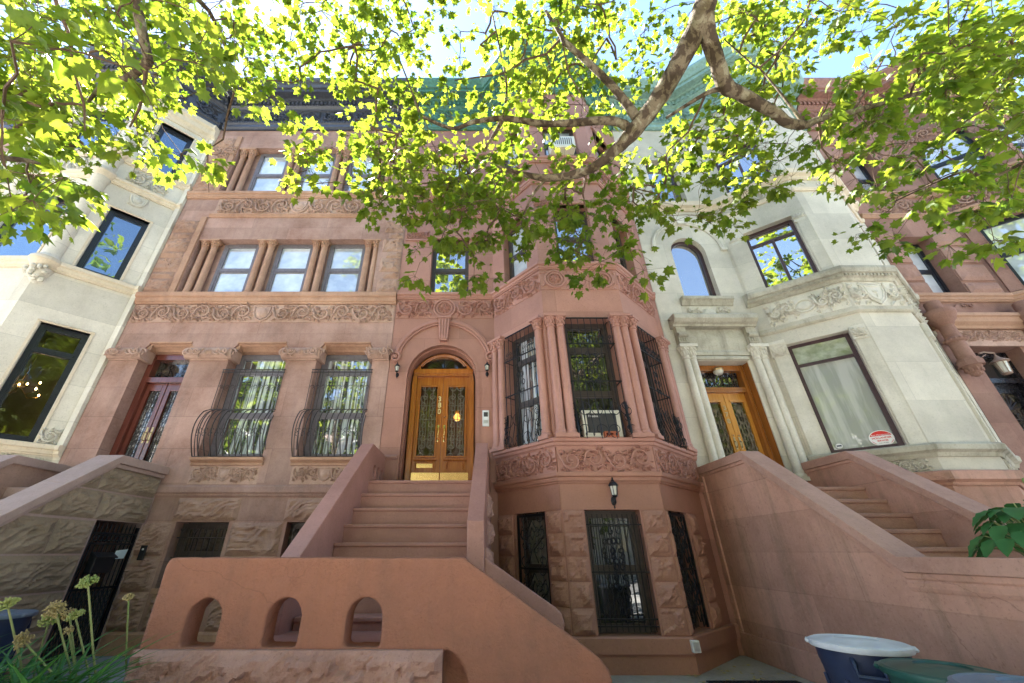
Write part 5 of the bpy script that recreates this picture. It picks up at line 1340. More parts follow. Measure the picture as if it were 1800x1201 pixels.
m = MB(SW2); m.prof([(-.005,1.442),(.125,1.415),(.13,1.43),(.02,1.50),(-.005,1.50)], a0-.012, a1+.012); m.build('lid', M['mailbox'], mb_, .004)
m = MB(SW2); m.add([(ya(7.02),.05,1.40),(ya(7.24),.045,1.41),(ya(7.25),.06,1.54),(ya(7.03),.055,1.52),(ya(7.02),.056,1.40),(ya(7.24),.051,1.41),(ya(7.25),.066,1.54),(ya(7.03),.061,1.52)],[(0,1,2,3),(4,5,6,7),(0,1,5,4),(2,3,7,6),(1,2,6,5),(0,3,7,4)])
tag(m.build('flyer', M['paper'], None, loc=(-5.7,7.1,1.4)), 'pale green paper flyer tucked beside the black mailbox', 'flyer')
m = MB(FLAT); m.box(-5.63,-5.53,.058,.085,1.38,1.60)
db = thing('doorbell', 'small black doorbell plate on rock-faced wall right of the iron gate', 'doorbell', (-5.58,YF-.06,1.5)); m.build('plate', M['mailbox'], db, .008)
m = MB(FLAT); m.lathe(-5.58,.08,[(.014,1.525),(.02,1.54),(.014,1.555)],8); m.build('button', M['steel'], db)
# carriage lamps
def carriage_lamp(x, y, z, s, label, fr):
    t = thing('wall_lantern', label, 'wall lamp', (x,y,z), 'black carriage lanterns')
    a = x-fr.o[0] if fr is not FLAT else x
    m = MB(fr); m.ball(a,.0,z-.10*s,.045*s,.03*s,.075*s,10,6); m.tube([(a,.02,z-.10*s),(a,.07*s,z-.15*s),(a,.11*s,z-.13*s),(a,.11*s,z-.04*s)], .011*s, 6); m.ball(a,.02,z-.19*s,.014*s,.014*s,.03*s,6,4); m.build('bracket', M['iron'], t)
    d = .11*s
    m = MB(fr)
    for k in range(6):
        an = k*PI/3; c, s_ = math.cos(an), math.sin(an)
        m.tube([(a+.04*s*c,d+.04*s*s_,z-.03*s),(a+.06*s*c,d+.06*s*s_,z+.11*s)], .005*s, 4)
    m.lathe(a,d,[(.02*s,z-.06*s),(.045*s,z-.04*s),(.045*s,z-.025*s)],6,False)
    m.lathe(a,d,[(.075*s,z+.105*s),(.078*s,z+.12*s),(.05*s,z+.16*s),(.022*s,z+.18*s),(.022*s,z+.195*s),(.012*s,z+.2*s),(.014*s,z+.215*s),(.002*s,z+.245*s)],6,False); m.build('cage', M['iron'], t)
    m = MB(fr); m.lathe(a,d,[(.038*s,z-.025*s),(.055*s,z+.105*s)],6,False); m.build('lamp_glass', M['lampglass'], t)
carriage_lamp(-1.665,YF,4.80,.74,'black carriage lantern on the rose wall left of the arched oak door',FLAT)
carriage_lamp(.19,YF,4.82,.74,'black carriage lantern on the rose wall between the arched door and the bay',FLAT)
carriage_lamp(1.26+.80,6.42,2.28,.98,'larger black carriage lantern over the basement window of the bay',FF)
# intercom
t = thing('intercom', 'white door intercom with dark screen on the pier right of the oak door', 'intercom', (.155,YF,3.8))
m = MB(); m.box(.09,.22,-.002,.035,3.64,3.96); m.build('case', M['white'], t, .01)
m = MB(); m.box(.115,.195,.033,.038,3.83,3.92); m.build('screen', M['darkgrey'], t)
m = MB()
for q in range(3): m.box(.112+.03*q,.135+.03*q,.033,.04,3.70,3.76)
m.build('buttons', M['steel'], t)
# air conditioners
t = thing('air_conditioner', 'putty-coloured air conditioner behind the ironwork of the parlour bay window', 'air conditioner', (2.07,6.42,3.2), 'window air conditioners')
m = MB(FF)
a0, a1 = .49,1.13
m.box(a0,a1,-.20,-.005,3.16,3.62)
m.build('case', M['putty'], t, .01)
m = MB(FF); m.box(a0+.075,a1-.075,-.008,.002,3.23,3.56); m.build('front_grille', M['darkgrey'], t)
text_part('lettering','Friedrich',.055,M['stickwhite'],t,FF,a0+.2,.004,3.51,.001)
t = thing('air_conditioner', 'pale air conditioner jutting from the top-floor bay window, grille up', 'air conditioner', (2.1,6.42,10.1), 'window air conditioners')
m = MB(FF); m.box(.52,1.10,-.12,.28,10.09,10.50); m.build('case', M['putty'], t, .012)
m = MB(FF); m.box(.56,1.06,.28,.288,10.14,10.45); m.build('front_grille', M['white'], t)
m = MB(FF)
for k in range(9): m.box(.60+.05*k,.62+.05*k,.286,.294,10.18,10.42)
m.build('slots', M['darkgrey'], t)
t = thing('brick', 'red three-hole brick lying on the bay sill under the air conditioner', 'brick', (2.1,6.33,3.13))
m = MB(FF)
hl = [[(.84+.075*k+.02*math.cos(q*PI/5),3.185+.02*math.sin(q*PI/5)) for q in range(10)] for k in range(3)]
m.prism(rect(.80,1.03,3.135,3.235),.0,.09,holes=[h for h in hl]); m.build('fired_clay', M['terracotta'], t, .004)
m = MB(FF); m.box(.81,1.02,.01,.02,3.14,3.23); m.build('back', M['terracotta'], t)
# junction box
t = thing('junction_box', 'pale grey junction box at the corner of the bay base', 'junction box', (2.82,6.34,.42))
m = MB(FF); m.box(1.50,1.60,.05,.11,.36,.49); m.build('box', M['white'], t, .006)
m = MB(FF); m.box(1.515,1.585,.11,.114,.38,.47); m.ball(1.55,.115,.425,.008,.004,.008,6,4); m.build('cover', M['steel'], t)
# ceiling light and alarm stickers at 378
t = thing('porch_light', 'small round frosted porch light over the doors of 378', 'porch light', (5.1,YF+.2,4.98))
m = MB(FLAT); m.lathe(5.12,-.2,[(.10,4.90),(.11,4.93),(.10,4.95),(.03,5.0)],14); m.build('base', M['brassd'], t)
m = MB(FLAT); m.ball(5.12,-.2,4.885,.10,.10,.075,12,6); m.build('globe', M['lampglass'], t)
t = thing('alarm_sticker', 'red and white oval alarm sticker in the lace-curtained bay window', 'sticker', (7.1,6.7,3.25))
def oval(a,z,ra,rz,n=28): return [(a+ra*math.cos(2*PI*k/n),z+rz*math.sin(2*PI*k/n)) for k in range(n)]
ca, cz = 1.12, 3.275
m = MB(GL); m.prism(oval(ca,cz,.165,.135),-.175,-.150); m.build('backing', M['stickwhite'], t)
m = MB(GL); m.prism([p for p in oval(ca,cz,.152,.122,40) if p[1] > cz+.03],-.15,-.147); 
for s_ in (-1,1): m.prism([p for p in oval(ca,cz,.152,.122,60) if p[1] < cz-.03 and s_*(p[0]-ca) > .085],-.15,-.147)
m.build('red_fields', M['red'], t)
text_part('lettering','Risk Management',.034,M['stickwhite'],t,GL,ca,-.146,cz+.055,.001)
text_part('lettering','HOLLANDER',.044,M['red'],t,GL,ca,-.149,cz+.002,.001,.001)
text_part('lettering','SERVICES',.036,M['red'],t,GL,ca,-.149,cz-.045,.001,.001)
text_part('lettering','CALL 24 HRS',.022,M['iron'],t,GL,ca,-.149,cz-.085,.001)
t = thing('alarm_sticker', 'tiny blue and white sticker at the bottom left of the lace-curtained window', 'sticker', (6.6,7.2,3.2))
m = MB(GL); m.prism(oval(.52,3.22,.05,.045,16),-.175,-.152); m.build('backing', M['stickwhite'], t)
m = MB(GL); m.box(.485,.555,-.152,-.15,3.21,3.235); m.build('blue_band', M['bluebin'], t)
# porch lantern hanging before the black door
t = thing('porch_lantern', 'weathered metal lantern hanging on an arm before the black door', 'lantern', (11.0,YF,4.9))
m = MB(FLAT); x, d = 11.0, -.02
m.tube([(x-.35,.0,5.22),(x-.2,d,5.26),(x,d,5.24),(x,d,5.16)], .018, 6); m.tube([(x-.33,0,5.14),(x-.2,d,5.2)], .012, 5); m.build('arm', M['bronze'], t)
m = MB(FLAT); m.lathe(x,d,[(.02,5.18),(.04,5.14),(.05,5.12),(.14,5.05),(.15,5.03),(.10,5.02)],14); m.lathe(x,d,[(.07,4.79),(.08,4.77),(.06,4.75)],14)
for k in range(6):
    an = k*PI/3; m.tube([(x+.10*math.cos(an),d+.10*math.sin(an),5.03),(x+.075*math.cos(an),d+.075*math.sin(an),4.78)], .007, 4)
m.build('cage', M['bronze'], t)
m = MB(FLAT); m.lathe(x,d,[(.068,4.79),(.094,5.02)],14); m.build('lamp_glass', M['lampglass'], t)
# bins
def bin_(name, x, y, z, mb, ml, label, r=.29, rot=0., group='plastic dustbins along the stoop wall'):
    t = thing(name, label, 'bin', (x,y,GZ), group); h = z-GZ
    m = MB(WORLD)
    m.lathe(x,y,[(r*.74,GZ),(r*.76,GZ+.03),(r*.9,z-.16),(r*.915,z-.15),(r*.915,z-.13),(r*.93,z-.12),(r*.95,z-.02)],30)
    for k in range(8):
        an = rot+k*PI/4+.2; m.tube([(x+r*.785*math.cos(an),y+r*.785*math.sin(an),GZ+.06),(x+r*.895*math.cos(an),y+r*.895*math.sin(an),z-.2)], .017, 5)
    m.lathe(x,y,[(r*.83,z-.42),(r*.845,z-.415),(r*.845,z-.40),(r*.835,z-.395)],30)
    m.build('bin_body', mb, t)
    m = MB(WORLD)
    for e in (0, PI):
        an = rot+e-PI/2; c, s_ = math.cos(an), math.sin(an); tx, ty = -s_, c
        p = lambda q, o, zz: (x+c*(r*.93+o)+tx*q, y+s_*(r*.93+o)+ty*q, zz)
        m.tube([p(-.075,-.02,z-.07),p(-.075,.03,z-.10),p(-.075,.05,z-.16),p(.075,.05,z-.16),p(.075,.03,z-.10),p(.075,-.02,z-.07)], .017, 6); m.flush('handle', mb, t)
    m = MB(WORLD); m.lathe(x,y,[(r*.93,z-.035),(r*1.04,z-.035),(r*1.06,z-.025),(r*1.05,z),(r*.98,z+.008),(r*.93,z+.002),(r*.88,z+.004),(r*.5,z+.022),(r*.46,z+.024),(r*.44,z+.014),(r*.40,z+.012),(r*.2,z+.018),(.002,z+.02)],36)
    for e in (0, PI):
        an = rot+e; c, s_ = math.cos(an), math.sin(an); m.tube([(x+c*r*1.0-s_*.05,y+s_*r*1.0+c*.05,z-.014),(x+c*r*1.07-s_*.04,y+s_*r*1.07+c*.04,z-.014),(x+c*r*1.07+s_*.04,y+s_*r*1.07-c*.04,z-.014),(x+c*r*1.0+s_*.05,y+s_*r*1.0-c*.05,z-.014)], .014, 6)
    m.build('bin_lid', ml, t)
bin_('dustbin', 2.85,3.67,.905,M['bluebin'],M['binlid'],'navy plastic dustbin with a white lid, nearest the house',rot=-.62)
bin_('dustbin', 2.83,3.05,.865,M['greenbin'],M['greenbin'],'dark green plastic dustbin with green lid, between navy and blue-grey bins',rot=-.75)
bin_('dustbin', 2.64,2.40,.925,M['greybin'],M['greybin'],'blue-grey plastic dustbin cut off by the lower right corner',rot=-.4)
bin_('dustbin', -5.12,5.1,.92,M['bluebin'],M['greybin'],'dark bin with pale blue lid at the left edge by the rock-faced stoop',r=.28,group='bin')
t = thing('doormat', 'black rubber mat on the cement before the bay basement', 'mat', (3.2,5.9,GZ))
m = MB(WORLD); m.box(2.75,3.85,5.45,6.12,GZ+.002,GZ+.014); m.build('sheet', M['mat'], t, .004)
m = MB(WORLD)
for k in range(26): m.box(2.78+.041*k,2.79+.041*k,5.48,6.09,GZ+.014,GZ+.02)
m.build('ribs', M['mat'], t)

# lit chandelier behind the parlour glass of the cream house, hall globe behind the oak doors
t = thing('chandelier', 'lit chandelier glowing inside the parlour window of the cream house', 'chandelier', (-9.35,7.5,4.6))
m = MB(WORLD); m.tube([(-9.35,7.5,5.6),(-9.35,7.5,4.6)], .012, 6); m.ball(-9.35,7.5,4.55,.05,.05,.09)
BL = MB(WORLD)
for k in range(9):
    an = 2*PI*k/9; r = .26 if k % 2 else .38; z = 4.62 if k % 2 else 4.42; x, y = -9.35+r*math.cos(an), 7.5+r*math.sin(an)
    m.tube([(-9.35,7.5,4.5),(-9.35+(x+9.35)*.6,7.5+(y-7.5)*.6,z-.12),(x,y,z-.05)], .008, 5); BL.ball(x,y,z,.015,.015,.026,7,5)
m.build('arms', M['brassd'], t); BL.build('bulbs', M['bulb'], t)
t = thing('hall_lamp', 'glowing amber globe lamp in the hall behind the right-hand oak door', 'hall lamp', (-.49,8.7,4.2))
m = MB(WORLD); m.ball(-.47,8.7,4.20,.08,.08,.09,14,8); m.build('globe', M['globe'], t)
m = MB(WORLD); m.tube([(-.47,8.7,4.9),(-.47,8.7,4.30)], .01, 6); m.lathe(-.47,8.7,[(.05,4.30),(.09,4.33),(.02,4.38)],12); m.build('stem', M['brassd'], t)
# limbs (x,y,z,radius) and leaf sprigs (centimetres) of the two street trees
LIMBS = {1:[[(3.3,-2.2,0,0.34),(3.28,-2.15,1.2,0.27),(3.2,-2.0,3.2,0.245),(3.1,-1.6,5.2,0.22),(2.95,-0.7,6.8,0.19),(2.75,0.4,7.5,0.165),(2.55,1.3,7.4,0.15),(2.56,2.08,6.94,0.118)],[(3.1,-1.6,5.2,0.2),(3.3,-2.4,7.5,0.15),(3.6,-2.8,9.5,0.1),(3.4,-3,12,0.05)],[(3.2,-2.2,7.0,0.12),(5,-1.5,8.6,0.08),(6.5,-0.5,9.2,0.05)],[(2.56,2.08,6.94,0.118),(2.42,2.36,6.63,0.112),(2.13,2.7,6.2,0.104),(1.87,2.95,5.94,0.096),(1.66,3.14,5.81,0.07),(1.35,3.32,5.68,0.058),(0.87,3.43,5.69,0.045),(0.44,3.45,5.85,0.025),(0.23,3.49,6.01,0.012)],[(1.85,2.96,5.93,0.06),(1.71,2.93,6.04,0.052),(1.51,2.93,6.09,0.05),(1.12,3.01,6.16,0.045),(0.79,3.07,6.25,0.04),(0.33,3.1,6.4,0.036),(-0.07,3.16,6.41,0.028),(-0.33,3.23,6.39,0.024),(-0.71,3.19,6.57,0.02),(-0.8,3.16,6.72,0.018),(-0.92,3.05,7.04,0.012),(-1.09,2.92,7.49,0.008)],[(1.87,2.85,6.03,0.055),(1.65,2.75,6.43,0.048),(1.38,2.69,6.87,0.042),(1.13,2.65,7.26,0.036),(1.07,2.62,7.41,0.03),(0.92,2.58,7.92,0.02)],[(0.33,3.1,6.4,0.03),(0.22,3.23,6.28,0.024),(0.09,3.36,6.15,0.014)],[(0.33,3.1,6.4,0.022),(0.38,2.99,6.93,0.016),(0.31,2.89,7.56,0.012),(0.2,2.73,8.28,0.01)],[(-0.71,3.19,6.57,0.014),(-1.05,3.29,6.37,0.01),(-1.46,3.45,6.28,0.006)],[(2.53,2.11,6.89,0.1),(2.6,2.29,6.66,0.088),(2.74,2.47,6.43,0.082),(2.83,2.59,6.2,0.08),(2.99,2.63,6.12,0.07),(3.25,2.7,6.0,0.062),(3.41,2.74,5.92,0.058),(3.54,2.79,5.83,0.055),(3.74,2.8,5.8,0.05),(3.9,2.77,5.86,0.035),(4.29,2.73,5.94,0.03),(4.94,2.64,6.1,0.026),(5.59,2.57,6.23,0.022),(6.24,2.47,6.43,0.016)],[(2.83,2.6,6.17,0.036),(2.66,2.69,6.22,0.026),(2.34,3.01,6.26,0.016)],[(4.29,2.73,5.94,0.018),(4.52,2.68,6.25,0.014),(4.96,2.6,6.82,0.009)],[(3.74,2.8,5.8,0.03),(3.68,2.77,5.96,0.018),(3.6,2.74,6.35,0.012),(3.51,2.72,6.81,0.01),(3.43,2.7,6.84,0.01),(3.21,2.66,7.35,0.008)],[(3.51,2.71,6.82,0.014),(3.75,2.62,7.0,0.012),(4.04,2.45,7.31,0.012),(4.14,2.32,7.56,0.012),(4.18,2.18,7.81,0.014)],[(0.87,3.43,5.69,0.022),(0.69,3.58,5.52,0.017),(0.59,3.73,5.33,0.012),(0.54,3.8,5.2,0.008)],[(1.35,3.33,5.67,0.02),(1.32,3.49,5.47,0.013),(1.39,3.68,5.23,0.008)],[(1.11,2.63,7.4,0.02),(0.92,2.85,7.41,0.016),(0.64,2.94,7.45,0.016),(0.4,3.08,7.4,0.016),(0.12,3.16,7.47,0.013),(-0.34,3.3,7.63,0.009)],[(3.15,-1.7,4.7,0.07),(4.2,-1.0,5.6,0.05),(5.4,0.4,4.9,0.03),(4.99,2.4,4.64,0.014),(4.72,2.57,4.74,0.012),(4.62,2.77,4.8,0.009),(4.47,3.09,4.84,0.006)],[(1.07,2.62,7.41,0.012),(1.19,2.89,7.01,0.01),(1.43,3.1,6.74,0.007)],[(3.9,2.79,5.83,0.02),(4.02,2.99,5.66,0.01),(4.35,3.22,5.45,0.006)]],0:[[(-6.6,-2.3,0,0.3),(-6.58,-2.25,1.2,0.24),(-6.5,-2.1,3.2,0.215),(-6.3,-1.8,5,0.19),(-6.1,-1.2,7,0.14),(-6.0,-0.8,9.5,0.09),(-6,-0.6,11.5,0.05)],[(-6.3,-1.8,4.9,0.12),(-5.2,-0.8,6.0,0.09),(-4.0,0.4,6.4,0.07),(-3.2,1.3,6.2,0.05),(-2.84,1.86,5.23,0.036)],[(-4.0,0.4,6.4,0.06),(-3.6,0.9,5.9,0.04),(-3.46,1.47,5.54,0.02)],[(-6.3,-1.9,4.4,0.08),(-5.2,-0.6,4.7,0.05),(-4.2,0.8,4.2,0.03),(-3.31,1.7,3.83,0.022)],[(-3.2,1.3,6.2,0.04),(-3.1,2.2,7.0,0.025),(-3.19,2.99,6.93,0.014)],[(-2.84,1.86,5.23,0.036),(-3.02,1.94,5.18,0.032),(-3.18,1.99,5.19,0.03),(-3.33,2.03,5.23,0.026),(-3.49,2.1,5.22,0.02),(-3.61,2.17,5.17,0.01)],[(-2.86,1.87,5.2,0.02),(-2.92,1.98,5.11,0.014),(-3.01,2.11,4.98,0.012),(-3.14,2.22,4.88,0.007)],[(-3.46,1.47,5.54,0.02),(-3.45,1.58,5.43,0.016),(-3.43,1.7,5.33,0.014),(-3.48,1.91,5.14,0.012),(-3.5,2.1,5.0,0.01),(-3.49,2.2,4.8,0.006)],[(-3.31,1.7,3.83,0.022),(-3.22,1.75,3.84,0.02),(-3.14,1.83,3.91,0.016),(-3.1,1.88,3.93,0.01)],[(-3.19,2.99,6.93,0.014),(-3.34,3.2,6.65,0.014),(-3.43,3.39,6.4,0.011),(-3.67,3.49,6.33,0.009),(-3.71,3.66,6.11,0.006),(-3.69,3.8,5.85,0.004)]]}
SPRIGS_0 = """-612,256,804 -420,176,595 -327,133,502 -266,117,435 -590,249,789 -460,209,683 -613,285,845 -551,274,802 -610,279,865 -438,207,685 -471,234,744 -458,236,739 -406,204,645 -484,237,742 -332,175,580 -266,144,530 -281,150,520 -431,226,736 -515,285,873 -463,255,791 -405,247,776 -453,283,832 -412,257,782 -230,148,524 -339,213,707 -176,128,483 -275,196,628 -372,256,810 -392,326,935 -264,214,660 -393,329,931 -339,257,832 -254,112,395 -707,308,834 -645,293,817 -521,245,673 -442,209,592 -236,119,402 -549,280,741 -342,192,555 -383,200,605 -536,278,787 -351,212,600 -372,220,613 -403,255,685 -337,208,638 -388,271,781 -296,199,602 -194,145,452 -291,206,584 -379,268,733 -347,269,746 -364,290,759 -316,237,670 -262,212,605 -216,182,550 -410,364,937 -287,236,674 -486,219,601 -407,186,533 -483,222,606 -487,225,593 -409,204,533 -442,217,577 -594,304,748 -568,275,720 -627,340,784 -326,194,522 -490,288,747 -214,131,408 -433,299,717 -444,304,726 -349,240,645 -414,302,753 -311,230,595 -182,139,428 -253,214,569 -316,244,652 -298,234,610 -585,286,661 -638,314,699 -495,235,580 -515,260,607 -403,200,492 -648,316,714 -412,202,521 -381,208,494 -368,203,494 -649,348,763 -490,260,627 -494,264,618 -406,208,521 -374,219,524 -514,282,653 -482,277,649 -468,266,635 -561,339,749 -521,322,699 -343,226,560 -444,284,666 -496,326,726 -345,249,586 -426,306,701 -444,351,753 -406,390,853 -219,203,512 -656,331,692 -456,243,518 -295,150,387 -479,270,562 -519,300,609 -444,246,539 -412,242,508 -425,245,507 -416,233,522 -451,261,574 -488,294,605 -427,248,556 -374,227,496 -397,258,542 -509,351,672 -409,289,609 -418,291,597 -356,271,552 -459,335,687 -518,294,537 -535,326,581 -540,319,575 -455,273,540 -479,309,585 -592,368,675 -459,291,558 -570,391,687 -309,234,476 -353,290,538 -195,170,381 -277,270,503 -607,342,584 -299,169,363 -342,211,393 -364,221,420 -377,226,431 -258,168,355 -361,249,437 -354,217,394 -312,191,352 -260,164,331 -387,257,427 -301,209,368 -865,-190,889 -602,-98,795 -873,-144,875 -658,-372,1044 -868,-65,875 -799,-211,909 -726,-220,1080 -676,-73,936 -814,-260,744 -754,-97,809 -706,-454,797 -906,-247,975 -886,-156,934 -502,-272,904 -729,-402,805 -616,-277,759 -777,-231,981 -746,-408,925 -858,-28,873 -616,-254,860 -656,-342,910 -822,-304,1009 -997,-259,905 -926,-134,801 -798,-376,939 -785,-158,870 -608,-224,742 -754,-374,819 -883,-111,1007 -883,-246,1020 -698,-237,774 -702,-270,954 -718,-177,864 -655,-224,799 -949,-169,799 -694,-225,943 -785,-380,821 -652,-57,828 -843,-276,872 -684,-122,1007 -535,42,807 -372,202,908 -300,23,708 -301,67,843 -352,144,804 -505,60,685 -309,218,847 -640,88,751 -345,143,916 -322,40,833 -540,72,658 -494,43,885 -225,79,793 -465,119,745 -449,205,826 -385,21,785 -486,222,859 -597,98,672 -219,146,742 -448,1,714 -658,110,742 -617,22,825 -442,114,758 -495,221,793 -409,135,854 -446,-5,843 -602,102,790 -539,180,813 -444,66,639 -404,117,907 -361,94,848 -460,105,837 -366,-12,763 -560,209,640 -551,51,681 -635,197,705 -610,193,773 -432,155,802 -311,238,834 -286,138,810 -555,146,749 -383,95,704 -434,80,922 -436,103,690 -463,138,646"""
